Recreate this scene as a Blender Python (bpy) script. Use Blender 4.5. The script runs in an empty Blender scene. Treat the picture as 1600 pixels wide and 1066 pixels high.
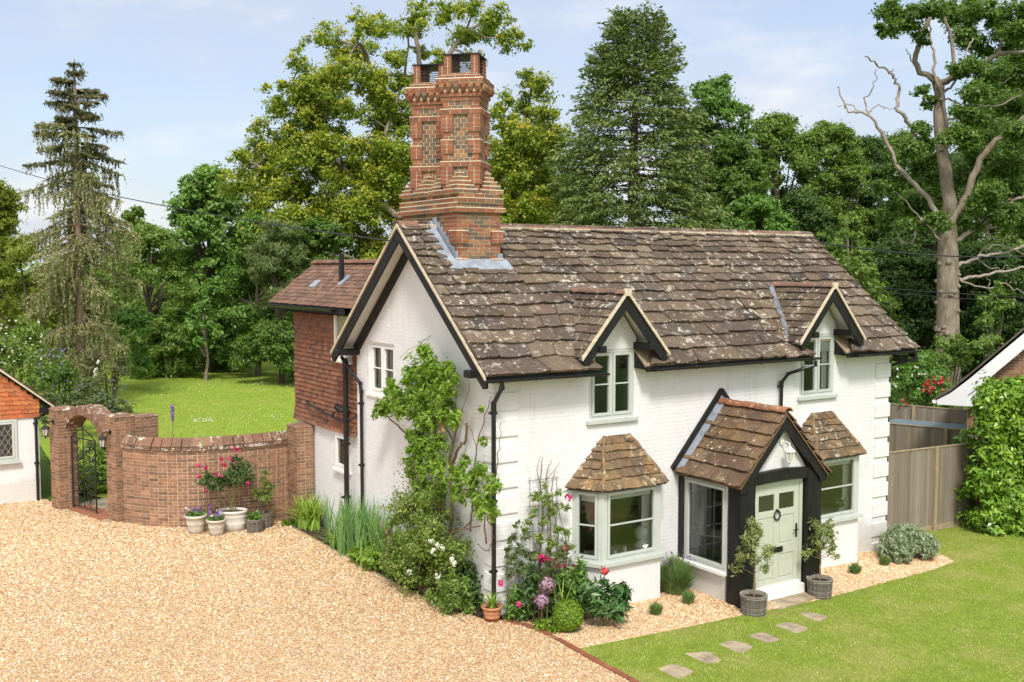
import bpy, bmesh, math, random
import numpy as np
from mathutils import Vector, Matrix
R = math.radians
rng = np.random.default_rng(7); random.seed(7)
sc = bpy.context.scene
COL = sc.collection

# ------------------------------------------------------------------ camera, sky, sun, exposure
CAMP = np.array([-9.3855, -14.9243, 6.1392]); YAW, PITCH, FPX = 0.99228, -0.0701, 1648.0
cam = bpy.data.cameras.new('camera'); cam.sensor_width = 36; cam.lens = FPX / 1600 * 36
cam.clip_start = 0.1; cam.clip_end = 3000
co = bpy.data.objects.new('camera', cam); COL.objects.link(co)
co.location = CAMP; co.rotation_euler = (math.pi / 2 + PITCH, 0, YAW - math.pi / 2)
sc.camera = co
SUN_EL, SUN_AZ = R(50), R(-119)            # azimuth of the sun seen from the cottage, from +x
w = bpy.data.worlds.new('World'); sc.world = w; w.use_nodes = True
nt = w.node_tree; nt.nodes.clear(); N = nt.nodes.new
out = N('ShaderNodeOutputWorld'); bg = N('ShaderNodeBackground'); bg.inputs['Strength'].default_value = 0.12
sky = N('ShaderNodeTexSky'); sky.sky_type = 'NISHITA'; sky.sun_disc = False
sky.sun_elevation = SUN_EL; sky.sun_rotation = math.pi / 2 - SUN_AZ
sky.air_density = 1.0; sky.dust_density = 1.6; sky.ozone_density = 1.2
tc = N('ShaderNodeTexCoord')
mp = N('ShaderNodeMapping'); mp.inputs['Scale'].default_value = (1.0, 1.0, 3.4); mp.inputs['Location'].default_value = (2.3, .7, 0.35)
n1 = N('ShaderNodeTexNoise'); n1.inputs['Scale'].default_value = 2.3; n1.inputs['Detail'].default_value = 9; n1.inputs['Roughness'].default_value = .58
rp = N('ShaderNodeValToRGB'); rp.color_ramp.elements[0].position = .36; rp.color_ramp.elements[1].position = .62
rp.color_ramp.elements[0].color = (.40, .40, .40, 1); rp.color_ramp.elements[1].color = (.93, .93, .93, 1)
mx = N('ShaderNodeMix'); mx.data_type = 'RGBA'
L_ = nt.links.new
def VM(op, a, b=None):
    q = N('ShaderNodeVectorMath'); q.operation = op; L_(a, q.inputs[0])
    if b is not None: q.inputs[1].default_value = b
    return q
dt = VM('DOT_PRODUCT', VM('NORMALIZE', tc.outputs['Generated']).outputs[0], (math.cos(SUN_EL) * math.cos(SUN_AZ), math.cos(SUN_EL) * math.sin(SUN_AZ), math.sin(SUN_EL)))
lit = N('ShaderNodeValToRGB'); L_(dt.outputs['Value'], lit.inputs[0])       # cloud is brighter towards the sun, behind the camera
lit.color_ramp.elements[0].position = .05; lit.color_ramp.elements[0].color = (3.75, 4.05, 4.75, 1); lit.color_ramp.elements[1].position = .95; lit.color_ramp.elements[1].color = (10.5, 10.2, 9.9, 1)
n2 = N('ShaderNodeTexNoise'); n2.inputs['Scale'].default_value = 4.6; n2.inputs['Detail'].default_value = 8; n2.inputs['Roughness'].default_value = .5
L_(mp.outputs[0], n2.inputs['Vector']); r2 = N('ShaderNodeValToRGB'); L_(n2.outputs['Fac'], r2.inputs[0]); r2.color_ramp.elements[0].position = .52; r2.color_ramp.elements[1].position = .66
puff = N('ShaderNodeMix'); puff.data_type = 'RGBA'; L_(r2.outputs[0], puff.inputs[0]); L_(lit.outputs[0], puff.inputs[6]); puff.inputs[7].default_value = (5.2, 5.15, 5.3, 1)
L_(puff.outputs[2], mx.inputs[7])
L_(tc.outputs['Generated'], mp.inputs['Vector']); L_(mp.outputs[0], n1.inputs['Vector']); L_(n1.outputs['Fac'], rp.inputs[0])
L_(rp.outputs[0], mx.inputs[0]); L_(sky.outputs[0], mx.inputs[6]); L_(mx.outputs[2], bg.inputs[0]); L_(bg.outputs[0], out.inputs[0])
sun = bpy.data.lights.new('sun', 'SUN'); sun.energy = 2.3; sun.angle = R(11); sun.color = (1, .965, .91)
so = bpy.data.objects.new('sun', sun); COL.objects.link(so)
sd = Vector((math.cos(SUN_EL) * math.cos(SUN_AZ), math.cos(SUN_EL) * math.sin(SUN_AZ), math.sin(SUN_EL)))
so.rotation_euler = sd.to_track_quat('Z', 'Y').to_euler(); so.location = (0, -20, 30)
vs = sc.view_settings; vs.view_transform = 'Standard'; vs.look = 'None'; vs.exposure = 0.63; vs.gamma = 1; vs.use_curve_mapping = False
sc.cycles.max_bounces = 6; sc.cycles.diffuse_bounces = 3; sc.cycles.glossy_bounces = 3; sc.cycles.transmission_bounces = 4
sc.cycles.transparent_max_bounces = 8

_f = np.array([math.cos(YAW) * math.cos(PITCH), math.sin(YAW) * math.cos(PITCH), math.sin(PITCH)])
_r = np.array([math.sin(YAW), -math.cos(YAW), 0.]); _u = np.cross(_r, _f)
def ray(u, v): return _f + (u - 800) / FPX * _r - (v - 533) / FPX * _u
def D(u, v, d): return CAMP + ray(u, v) * d                    # a place seen in direction (u, v), d metres away
def gz(x): return .19 - .035 * np.clip(x, -3, 14)               # the plot falls gently to the east
def AT(u, d):                                                   # a spot on the ground in direction u, d metres away
    p = D(u, 417, d); return float(p[0]), float(p[1]), float(gz(p[0]))
def HZ(u, v, x, y):
    r = ray(u, v); h = math.hypot(x - CAMP[0], y - CAMP[1]); return float(CAMP[2] + h * r[2] / math.hypot(r[0], r[1]))

# ------------------------------------------------------------------ objects
def tag(o, label=None, cat=None, group=None, kind=None):
    if label: o['label'] = label
    if cat: o['category'] = cat
    if group: o['group'] = group
    if kind: o['kind'] = kind
    return o
def thing(name, label, cat, loc=(0, 0, 0), group=None):
    o = bpy.data.objects.new(name, None); COL.objects.link(o); o.location = loc; o.empty_display_size = .2
    return tag(o, label, cat, group)
def root_of(p):
    v = Vector((0, 0, 0))
    while p is not None: v = v + Vector(p.location); p = p.parent
    return v
def link_mesh(name, me, parent, mats):
    o = bpy.data.objects.new(name, me); COL.objects.link(o)
    for m in mats: me.materials.append(m)
    if parent is not None: o.parent = parent
    return o
def auto_uv(me):
    n = len(me.loops)
    if n == 0: return
    co = np.empty(len(me.vertices) * 3, np.float32); me.vertices.foreach_get('co', co); co = co.reshape(-1, 3)
    li = np.empty(n, np.int32); me.loops.foreach_get('vertex_index', li)
    tot = np.empty(len(me.polygons), np.int32); me.polygons.foreach_get('loop_total', tot)
    nr = np.empty(len(me.polygons) * 3, np.float32); me.polygons.foreach_get('normal', nr); nr = np.repeat(nr.reshape(-1, 3), tot, 0)
    p = co[li]
    h = np.hypot(nr[:, 0], nr[:, 1]); flat = h < .3
    ux = np.where(flat, 1, -nr[:, 1] / np.maximum(h, 1e-6)); uy = np.where(flat, 0, nr[:, 0] / np.maximum(h, 1e-6))
    U = p[:, 0] * ux + p[:, 1] * uy
    sl = np.maximum(h, .3); V = np.where(flat, p[:, 1], p[:, 2] / sl)
    uv = me.uv_layers.new(name='UVMap'); uv.data.foreach_set('uv', np.stack([U, V], 1).astype(np.float32).ravel())
class MB:
    def __init__(s): s.v = []; s.f = []; s.m = []
    def add(s, vs, fs, mi=0):
        b = len(s.v); s.v.extend([tuple(map(float, q)) for q in vs]); s.f.extend([tuple(b + i for i in f) for f in fs]); s.m.extend([mi] * len(fs)); return s
    def hexa(s, a, mi=0):     # 8 corners: 4 bottom ccw then 4 top
        return s.add(a, [(3, 2, 1, 0), (4, 5, 6, 7), (0, 1, 5, 4), (1, 2, 6, 5), (2, 3, 7, 6), (3, 0, 4, 7)], mi)
    def box(s, x0, x1, y0, y1, z0, z1, mi=0):
        return s.hexa([(x0, y0, z0), (x1, y0, z0), (x1, y1, z0), (x0, y1, z0), (x0, y0, z1), (x1, y0, z1), (x1, y1, z1), (x0, y1, z1)], mi)
    def fb(s, F, a0, a1, b0, b1, c0, c1, mi=0):      # box in a frame (origin, u, v, n)
        o, u, v, n = F
        P = lambda a, b, c: o + u * a + v * b + n * c
        return s.hexa([P(a0, b0, c0), P(a1, b0, c0), P(a1, b0, c1), P(a0, b0, c1), P(a0, b1, c0), P(a1, b1, c0), P(a1, b1, c1), P(a0, b1, c1)], mi)
    def bevbox(s, x0, x1, y0, y1, z0, z1, b=.01, mi=0):
        vs = []
        for z, i in ((z0, b), (z0 + b, 0), (z1 - b, 0), (z1, b)):
            vs += [(x0 + i, y0 + i, z), (x1 - i, y0 + i, z), (x1 - i, y1 - i, z), (x0 + i, y1 - i, z)]
        fs = [(3, 2, 1, 0), (12, 13, 14, 15)]
        for k in range(3):
            for i in range(4): fs.append((k * 4 + i, k * 4 + (i + 1) % 4, k * 4 + 4 + (i + 1) % 4, k * 4 + 4 + i))
        return s.add(vs, fs, mi)
    def rotbox(s, cx, cy, a, b, ang, z0, z1, mi=0, a1=None, b1=None):
        a1 = a if a1 is None else a1; b1 = b if b1 is None else b1
        c, q = math.cos(ang), math.sin(ang); vs = []
        for z, A, B in ((z0, a, b), (z1, a1, b1)):
            for x, y in ((-A, -B), (A, -B), (A, B), (-A, B)): vs.append((cx + c * x - q * y, cy + q * x + c * y, z))
        return s.hexa(vs, mi)
    def prism(s, poly, d, mi=0):                     # polygon of 3-D points, swept by vector d
        n = len(poly); P = [np.array(q, float) for q in poly]; d = np.array(d, float)
        return s.add(P + [q + d for q in P], [tuple(range(n))[::-1], tuple(range(n, 2 * n))] + [(i, (i + 1) % n, n + (i + 1) % n, n + i) for i in range(n)], mi)
    def tube(s, pts, rad, n=8, mi=0, cap=True):
        P = [np.array(q, float) for q in pts]; m = len(P)
        if not hasattr(rad, '__len__'): rad = [rad] * m
        vs = []; side = None
        for i in range(m):
            t = P[min(i + 1, m - 1)] - P[max(i - 1, 0)]; t = t / (np.linalg.norm(t) + 1e-9)
            if side is None:
                side = np.cross(t, (0, 0, 1.) if abs(t[2]) < .9 else (1., 0, 0))
            side = side - t * (side @ t); side /= np.linalg.norm(side) + 1e-9
            up = np.cross(side, t)
            for k in range(n):
                a = 2 * math.pi * k / n; vs.append(P[i] + rad[i] * (math.cos(a) * side + math.sin(a) * up))
        fs = [(i * n + k, i * n + (k + 1) % n, (i + 1) * n + (k + 1) % n, (i + 1) * n + k) for i in range(m - 1) for k in range(n)]
        if cap: fs += [tuple(range(n))[::-1], tuple(range((m - 1) * n, m * n))]
        return s.add(vs, fs, mi)
    def lathe(s, c, prof, n=16, mi=0, sx=1, sy=1, ang=0):
        vs = []; m = len(prof)
        for r, z in prof:
            for k in range(n):
                a = 2 * math.pi * k / n; x, y = r * math.cos(a) * sx, r * math.sin(a) * sy
                vs.append((c[0] + x * math.cos(ang) - y * math.sin(ang), c[1] + x * math.sin(ang) + y * math.cos(ang), c[2] + z))
        fs = [(i * n + k, i * n + (k + 1) % n, (i + 1) * n + (k + 1) % n, (i + 1) * n + k) for i in range(m - 1) for k in range(n)]
        fs += [tuple(range(n))[::-1], tuple(range((m - 1) * n, m * n))]
        return s.add(vs, fs, mi)
    def build(s, name, mats, parent=None, smooth=False, uv=True):
        if not isinstance(mats, (list, tuple)): mats = [mats]
        me = bpy.data.meshes.new(name)
        me.from_pydata(s.v, [], s.f); me.update()
        if any(s.m): me.polygons.foreach_set('material_index', s.m)
        if smooth: me.polygons.foreach_set('use_smooth', [True] * len(s.f))
        if uv: auto_uv(me)
        if parent is not None:
            o = root_of(parent); me.transform(Matrix.Translation(-o))
        return link_mesh(name, me, parent, mats)
def raw_mesh(name, verts, nper, parent, mats, mi=None, smooth=False):
    """verts: (n*nper, 3) - n separate faces of nper corners"""
    verts = np.asarray(verts, np.float32).reshape(-1, 3)
    if parent is not None: verts = verts - np.array(root_of(parent), np.float32)
    n = len(verts) // nper; me = bpy.data.meshes.new(name)
    me.vertices.add(len(verts)); me.vertices.foreach_set('co', verts.ravel())
    me.loops.add(len(verts)); me.loops.foreach_set('vertex_index', np.arange(len(verts), dtype=np.int32))
    me.polygons.add(n); me.polygons.foreach_set('loop_start', np.arange(0, len(verts), nper, dtype=np.int32))
    if mi is not None: me.polygons.foreach_set('material_index', np.asarray(mi, np.int32))
    me.update(calc_edges=True); me.validate()
    if not isinstance(mats, (list, tuple)): mats = [mats]
    return link_mesh(name, me, parent, mats)
def indexed_mesh(name, verts, faces, parent, mats, smooth=False):
    verts = np.asarray(verts, np.float32).reshape(-1, 3); faces = np.asarray(faces, np.int32)
    if parent is not None: verts = verts - np.array(root_of(parent), np.float32)
    k = faces.shape[1]; me = bpy.data.meshes.new(name)
    me.vertices.add(len(verts)); me.vertices.foreach_set('co', verts.ravel())
    me.loops.add(faces.size); me.loops.foreach_set('vertex_index', faces.ravel())
    me.polygons.add(len(faces)); me.polygons.foreach_set('loop_start', np.arange(0, faces.size, k, dtype=np.int32))
    if smooth: me.polygons.foreach_set('use_smooth', np.ones(len(faces), bool))
    me.update(calc_edges=True)
    if not isinstance(mats, (list, tuple)): mats = [mats]
    return link_mesh(name, me, parent, mats)

# ------------------------------------------------------------------ materials
class G:                                    # a small node-graph helper
    def __init__(s, name):
        s.m = bpy.data.materials.new(name); s.m.use_nodes = True; s.t = s.m.node_tree; s.t.nodes.clear()
        s.out = s.t.nodes.new('ShaderNodeOutputMaterial'); s.p = s.t.nodes.new('ShaderNodeBsdfPrincipled')
        s.t.links.new(s.p.outputs[0], s.out.inputs[0]); s.tc = s.t.nodes.new('ShaderNodeTexCoord')
    def set(s, sock, v):
        if hasattr(v, 'links') or isinstance(v, bpy.types.NodeSocket): s.t.links.new(v, sock)
        elif isinstance(v, (tuple, list)) and len(v) == 3 and sock.type == 'RGBA': sock.default_value = (*v, 1)
        else: sock.default_value = v
    def n(s, typ, **k):
        nd = s.t.nodes.new(typ)
        for a, b in k.items(): setattr(nd, a, b)
        return nd
    def map(s, scale=(1, 1, 1), src='Object'):
        m = s.n('ShaderNodeMapping'); m.inputs['Scale'].default_value = scale; s.t.links.new(s.tc.outputs[src], m.inputs[0]); return m.outputs[0]
    def noise(s, scale, detail=4, rough=.55, vec=None, dist=0):
        t = s.n('ShaderNodeTexNoise'); t.inputs['Scale'].default_value = scale; t.inputs['Detail'].default_value = detail
        t.inputs['Roughness'].default_value = rough; t.inputs['Distortion'].default_value = dist
        s.t.links.new(vec if vec is not None else s.tc.outputs['Object'], t.inputs['Vector']); return t.outputs['Fac']
    def voro(s, scale, out='Color', feat='F1', vec=None):
        t = s.n('ShaderNodeTexVoronoi'); t.feature = feat; t.inputs['Scale'].default_value = scale
        s.t.links.new(vec if vec is not None else s.tc.outputs['Object'], t.inputs['Vector']); return t.outputs[out]
    def ramp(s, fac, stops, interp='LINEAR'):
        r = s.n('ShaderNodeValToRGB'); r.color_ramp.interpolation = interp; e = r.color_ramp.elements
        while len(e) < len(stops): e.new(.5)
        for i, (p, c) in enumerate(stops):
            e[i].position = p; e[i].color = (*c, 1) if len(c) == 3 else c
        s.t.links.new(fac, r.inputs[0]); return r.outputs[0]
    def mix(s, fac, a, b, mode='MIX'):
        m = s.n('ShaderNodeMix', data_type='RGBA', blend_type=mode); s.set(m.inputs[0], fac); s.set(m.inputs[6], a); s.set(m.inputs[7], b); return m.outputs[2]
    def math(s, op, a, b=0.):
        m = s.n('ShaderNodeMath', operation=op); s.set(m.inputs[0], a); s.set(m.inputs[1], b); return m.outputs[0]
    def step(s, fac, lo, hi): return s.ramp(fac, [(lo, (0, 0, 0)), (hi, (1, 1, 1))])
    def isl(s): return s.n('ShaderNodeNewGeometry').outputs['Random Per Island']
    def bump(s, h, strength=.3, dist=.02, nrm=None):
        b = s.n('ShaderNodeBump'); b.inputs['Strength'].default_value = strength; b.inputs['Distance'].default_value = dist
        s.t.links.new(h, b.inputs['Height'])
        if nrm is not None: s.t.links.new(nrm, b.inputs['Normal'])
        return b.outputs[0]
    def fin(s, col, rough=.6, nrm=None, spec=.3, metal=0):
        s.set(s.p.inputs['Base Color'], col); s.set(s.p.inputs['Roughness'], rough); s.p.inputs['Specular IOR Level'].default_value = spec
        s.p.inputs['Metallic'].default_value = metal
        if nrm is not None: s.t.links.new(nrm, s.p.inputs['Normal'])
        return s.m
M = {}
def plain(name, col, rough=.5, var=.12, scale=6, bump=.0, spec=.3, metal=0, streak=None):
    g = G(name); a = tuple(c * (1 - var) for c in col); b = tuple(min(1, c * (1 + var)) for c in col)
    vec = g.map(streak) if streak else None
    f = g.noise(scale, 5, .6, vec); c = g.ramp(f, [(.3, a), (.7, b)])
    M[name] = g.fin(c, rough, g.bump(f, bump, .02) if bump else None, spec, metal); return M[name]
def white_brick():
    g = G('painted_brick'); t = g.n('ShaderNodeTexBrick'); t.offset = .5
    for k, v in (('Scale', 1.), ('Mortar Size', .007), ('Brick Width', .225), ('Row Height', .075), ('Mortar Smooth', .6), ('Bias', 0)): t.inputs[k].default_value = v
    t.inputs['Color1'].default_value = (1, 1, 1, 1); t.inputs['Color2'].default_value = (.72, .72, .72, 1); t.inputs['Mortar'].default_value = (0, 0, 0, 1)
    nz = g.noise(3.0, 3); wv = g.n('ShaderNodeMix', data_type='VECTOR')
    uvn = g.n('ShaderNodeTexNoise'); uvn.inputs['Scale'].default_value = 2.5; g.t.links.new(g.tc.outputs['UV'], uvn.inputs['Vector'])
    va = g.n('ShaderNodeVectorMath', operation='MULTIPLY_ADD'); g.t.links.new(uvn.outputs['Color'], va.inputs[0]); va.inputs[1].default_value = (.05, .035, 0); g.t.links.new(g.tc.outputs['UV'], va.inputs[2])
    g.t.links.new(va.outputs[0], t.inputs['Vector'])
    f = g.noise(38, 4, .7); big = g.noise(.9, 5, .6); mid = g.noise(5, 4, .6, g.map((1, 1, .25)))
    col = g.ramp(big, [(.3, (.71, .708, .70)), (.7, (.77, .768, .76))]); col = g.mix(g.math('MULTIPLY', g.math('SUBTRACT', 1., t.outputs['Fac'] if False else g.step(t.outputs['Color'], .0, .5)), .06), col, (.58, .57, .54))
    xyz = g.n('ShaderNodeSeparateXYZ'); g.t.links.new(g.tc.outputs['Object'], xyz.inputs[0]); hgt = g.math('ADD', xyz.outputs[2], g.math('MULTIPLY', g.noise(3.5, 6, .7), -.9)); col = g.mix(g.math('MULTIPLY', g.math('SUBTRACT', 1., g.step(hgt, -.42, .12)), .38), col, (.45, .41, .31))
    strk = g.noise(4.5, 5, .65, g.map((1.6, 1.6, .16))); col = g.mix(g.math('MULTIPLY', g.step(strk, .55, .76), .38), col, (.50, .48, .42))
    col = g.mix(g.math('MULTIPLY', g.step(mid, .62, .8), .35), col, (.62, .60, .54))
    col = g.mix(g.math('MULTIPLY', g.step(g.noise(14, 3, .6), .71, .76), .5), col, (.50, .47, .40))
    b1 = g.bump(t.outputs['Color'], .42, .013); b2 = g.bump(f, .5, .014, b1); b3 = g.bump(nz, .35, .04, b2)
    M['white'] = g.fin(col, .62, b3, .25)
white_brick()
def render_white():
    g = G('white_render'); f = g.noise(22, 5, .7); big = g.noise(1.4, 4)
    col = g.ramp(big, [(.3, (.70, .695, .68)), (.7, (.76, .755, .74))]); col = g.mix(g.math('MULTIPLY', g.step(g.noise(6, 4), .6, .75), .3), col, (.64, .61, .55))
    M['render'] = g.fin(col, .65, g.bump(f, .6, .025), .2)
render_white()
plain('white_wood', (.80, .79, .75), .45, .05, 8, .05)
plain('sage', (.50, .53, .48), .38, .05, 5, .03)
plain('door_paint', (.50, .52, .42), .36, .05, 5, .03)
plain('black_timber', (.013, .0125, .012), .5, .5, 7, .35, .3, streak=(1, 1, .12))
plain('black_plastic', (.011, .011, .012), .33, .25, 9, .02, .5)
plain('iron', (.012, .012, .013), .45, .3, 20, .1, .5)
plain('lead', (.27, .30, .34), .42, .28, 5, .12, .5)
plain('lead_old', (.15, .16, .17), .6, .4, 5, .15, .4)
plain('cream_mortar', (.58, .50, .36), .8, .25, 18, .3)
plain('chimney_mortar', (.66, .57, .40), .85, .25, 25, .3)
plain('wall_mortar', (.68, .57, .41), .85, .25, 16, .3)
plain('interior', (.48, .46, .42), .8, .2, 3)
plain('interior_pale', (.78, .78, .76), .8, .15, 3)
plain('blind', (.72, .70, .66), .7, .05, 3)
plain('ceramic', (.78, .77, .73), .3, .06, 9, .15)
plain('soil', (.045, .03, .02), .95, .5, 14, .6)
plain('terracotta', (.45, .20, .105), .7, .3, 7, .15)
plain('cream_pot', (.53, .49, .41), .6, .14, 5, .12)
plain('galvanised', (.60, .58, .51), .5, .14, 4, .12, .4)
plain('stone_paving', (.33, .265, .18), .9, .4, 4, .35)
plain('grey_roof_felt', (.12, .095, .075), .8, .3, 5, .2)
plain('wire', (.03, .03, .032), .5, .2, 4)
plain('dark_room', (.018, .017, .016), .8, .2, 3)  # near-black, for sheets that stand in for unlit rooms
plain('slate_blue', (.15, .21, .24), .35, .15, 3, .05, .5)
plain('white_pvc', (.82, .82, .82), .3, .02, 3, 0, .4)
def wood():
    g = G('fence_wood'); v = g.map((9, 9, .55)); f = g.noise(3, 6, .6, v, .6); r = g.isl()
    c = g.ramp(r, [(0, (.22, .18, .13)), (.2, (.35, .29, .215)), (.45, (.25, .21, .165)), (.7, (.36, .27, .185)), (.85, (.29, .25, .20)), (1, (.44, .38, .30))])
    c = g.mix(g.math('MULTIPLY', f, .75), c, (.11, .085, .06)); c = g.mix(g.math('MULTIPLY', g.step(g.noise(1.1, 4), .5, .75), .4), c, (.17, .17, .13))
    M['fence'] = g.fin(c, .85, g.bump(f, .4, .01), .15)
    g = G('post_wood'); v = g.map((9, 9, .7)); f = g.noise(3, 6, .6, v, .6)
    M['post'] = g.fin(g.ramp(f, [(.25, (.23, .17, .10)), (.7, (.42, .34, .22))]), .85, g.bump(f, .3, .01), .15)
wood()
def brick(name, cols, rough=.8):
    g = G(name); r = g.isl(); n = len(cols)
    c = g.ramp(r, [(i / (n - 1), q) for i, q in enumerate(cols)]); f = g.noise(30, 4, .7); b = g.noise(2.2, 5, .65)
    c = g.mix(g.math('MULTIPLY', g.step(g.noise(5.5, 6, .7), .5, .72), .45), c, (.075, .06, .045)); c = g.mix(g.math('MULTIPLY', g.step(g.noise(13, 6, .7), .62, .7), .35), c, (.42, .36, .27))
    c = g.mix(g.math('MULTIPLY', f, .55), c, tuple(x * .45 for x in cols[0])); c = g.mix(g.math('MULTIPLY', g.step(b, .55, .8), .35), c, (.20, .16, .09))
    M[name] = g.fin(c, rough, g.bump(f, .45, .012), .2)
brick('wall_brick', [(.42, .225, .13), (.32, .165, .095), (.40, .22, .135), (.26, .145, .09), (.46, .265, .165), (.35, .185, .11), (.22, .125, .08), (.40, .225, .14)])
brick('wall_brick_brown', [(.30, .175, .105), (.21, .13, .085), (.36, .185, .11), (.15, .10, .07), (.27, .15, .09), (.40, .195, .11), (.18, .12, .085), (.34, .185, .115)])
brick('chimney_red', [(.36, .13, .065), (.28, .10, .052), (.40, .16, .08), (.24, .09, .055), (.34, .145, .08), (.30, .12, .07), (.20, .095, .065)])
brick('chimney_grey', [(.23, .165, .10), (.17, .13, .095), (.27, .185, .11), (.11, .09, .08), (.21, .14, .09), (.08, .072, .075)])
brick('chimney_orange', [(.38, .20, .10), (.32, .145, .07), (.40, .23, .12), (.26, .135, .075)])
brick('edging_brick', [(.34, .12, .06), (.26, .09, .05), (.40, .17, .09), (.2, .09, .06)])
def slabs(name, cols, lichen=.5, liccol=(.55, .52, .43), orange=0., moss=.0):
    g = G(name); r = g.isl(); n = len(cols)
    c = g.ramp(r, [(i / (n - 1), q) for i, q in enumerate(cols)])
    f = g.noise(9, 6, .65); g1 = g.noise(2.2, 3)
    c = g.mix(g.math('MULTIPLY', g.step(f, .45, .74), .36), c, tuple(x * 1.75 + .01 for x in cols[0]))
    c = g.mix(g.math('MULTIPLY', g.step(g.noise(26, 4), .45, .65), .5), c, tuple(x * .55 for x in cols[1]))
    if orange: c = g.mix(g.math('MULTIPLY', g.step(g.noise(3.4, 5, .65), .48, .66), orange), c, (.42, .235, .085))
    if moss: c = g.mix(g.math('MULTIPLY', g.step(g.noise(1.7, 5, .65), .55, .72), moss), c, (.085, .075, .018))
    # lichen: ragged pale blotches in patches, with a few rounder rosettes
    bl = g.noise(6.2, 9, .70, None, .6); patch = g.noise(1.3, 4, .6)
    spot = g.math('MULTIPLY', g.step(bl, .605 - .05 * lichen, .65 - .05 * lichen), g.step(patch, .40, .58))
    d = g.voro(6., 'Distance'); e = g.noise(26, 5, .7); s1 = g.math('ADD', d, g.math('MULTIPLY', g.math('SUBTRACT', e, .5), .55)); ros = g.math('MULTIPLY', g.math('SUBTRACT', 1., g.step(s1, .10, .22)), g.step(g.noise(2.1, 3), .50 - .05 * lichen, .58))
    c = g.mix(g.math('MULTIPLY', spot, .72), c, liccol); c = g.mix(g.math('MULTIPLY', ros, .8), c, tuple(min(1, q * 1.12) for q in liccol))
    c = g.mix(g.math('MULTIPLY', g.step(g.noise(.75, 5, .65), .46, .7), .24), c, tuple(x * 1.25 + .012 for x in cols[2]))
    M[name] = g.fin(c, .88, g.bump(f, .5, .02), .15)
slabs('roof_slab', [(.125, .092, .066), (.07, .052, .041), (.175, .128, .086), (.085, .062, .048), (.145, .104, .068), (.048, .039, .035), (.21, .16, .11), (.095, .077, .064), (.12, .085, .056)], 1.05, moss=.35)
slabs('porch_slab', [(.125, .085, .055), (.085, .055, .037), (.175, .115, .07), (.11, .07, .045), (.19, .14, .09)], .45, (.55, .48, .34), .28, .4)
slabs('bay_slab', [(.17, .12, .072), (.10, .073, .05), (.23, .155, .085), (.13, .09, .056), (.075, .058, .042)], 1., (.62, .53, .36), .4, .2)
slabs('bay_slab_grey', [(.15, .11, .065), (.095, .07, .045), (.19, .135, .08), (.11, .075, .05)], .9, (.62, .58, .47), .4)
slabs('ridge_tile', [(.16, .11, .08), (.22, .125, .085), (.13, .10, .08), (.27, .14, .095), (.11, .09, .075), (.18, .135, .10)], .6)
slabs('ridge_red', [(.32, .13, .065), (.22, .105, .06), (.36, .165, .085), (.17, .1, .065)], .6, moss=.3)
slabs('coping_lichen', [(.22, .13, .085), (.17, .10, .065), (.27, .155, .10), (.145, .095, .065)], 2.1, (.74, .71, .62))
slabs('coping', [(.22, .13, .085), (.17, .10, .065), (.27, .155, .10), (.145, .095, .065), (.24, .12, .075)], .9, (.66, .62, .52))
def tiles(name, cols):
    g = G(name); r = g.isl(); n = len(cols)
    c = g.ramp(r, [(i / (n - 1), q) for i, q in enumerate(cols)], 'CONSTANT'); f = g.noise(16, 5, .65)
    c = g.mix(g.math('MULTIPLY', g.step(f, .4, .75), .45), c, tuple(x * .5 for x in cols[1])); c = g.mix(g.math('MULTIPLY', g.step(g.noise(1.3, 4), .5, .75), .4), c, tuple(x * .6 for x in cols[0]))
    M[name] = g.fin(c, .8, g.bump(f, .3, .01), .2)
tiles('tile_hung', [(.27, .122, .07), (.20, .092, .056), (.31, .14, .08), (.235, .115, .07), (.16, .08, .055), (.28, .11, .06), (.22, .12, .08), (.36, .15, .08)])
tiles('wing_tile', [(.22, .12, .08), (.17, .10, .07), (.26, .145, .095), (.14, .09, .065), (.21, .13, .09), (.29, .145, .09)])
tiles('orange_tile', [(.50, .17, .06), (.42, .14, .055), (.54, .20, .075), (.36, .12, .05), (.46, .18, .075), (.52, .15, .06), (.33, .14, .07)])
tiles('dark_tile', [(.10, .072, .06), (.085, .06, .05), (.12, .085, .07), (.07, .055, .048)])
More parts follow.
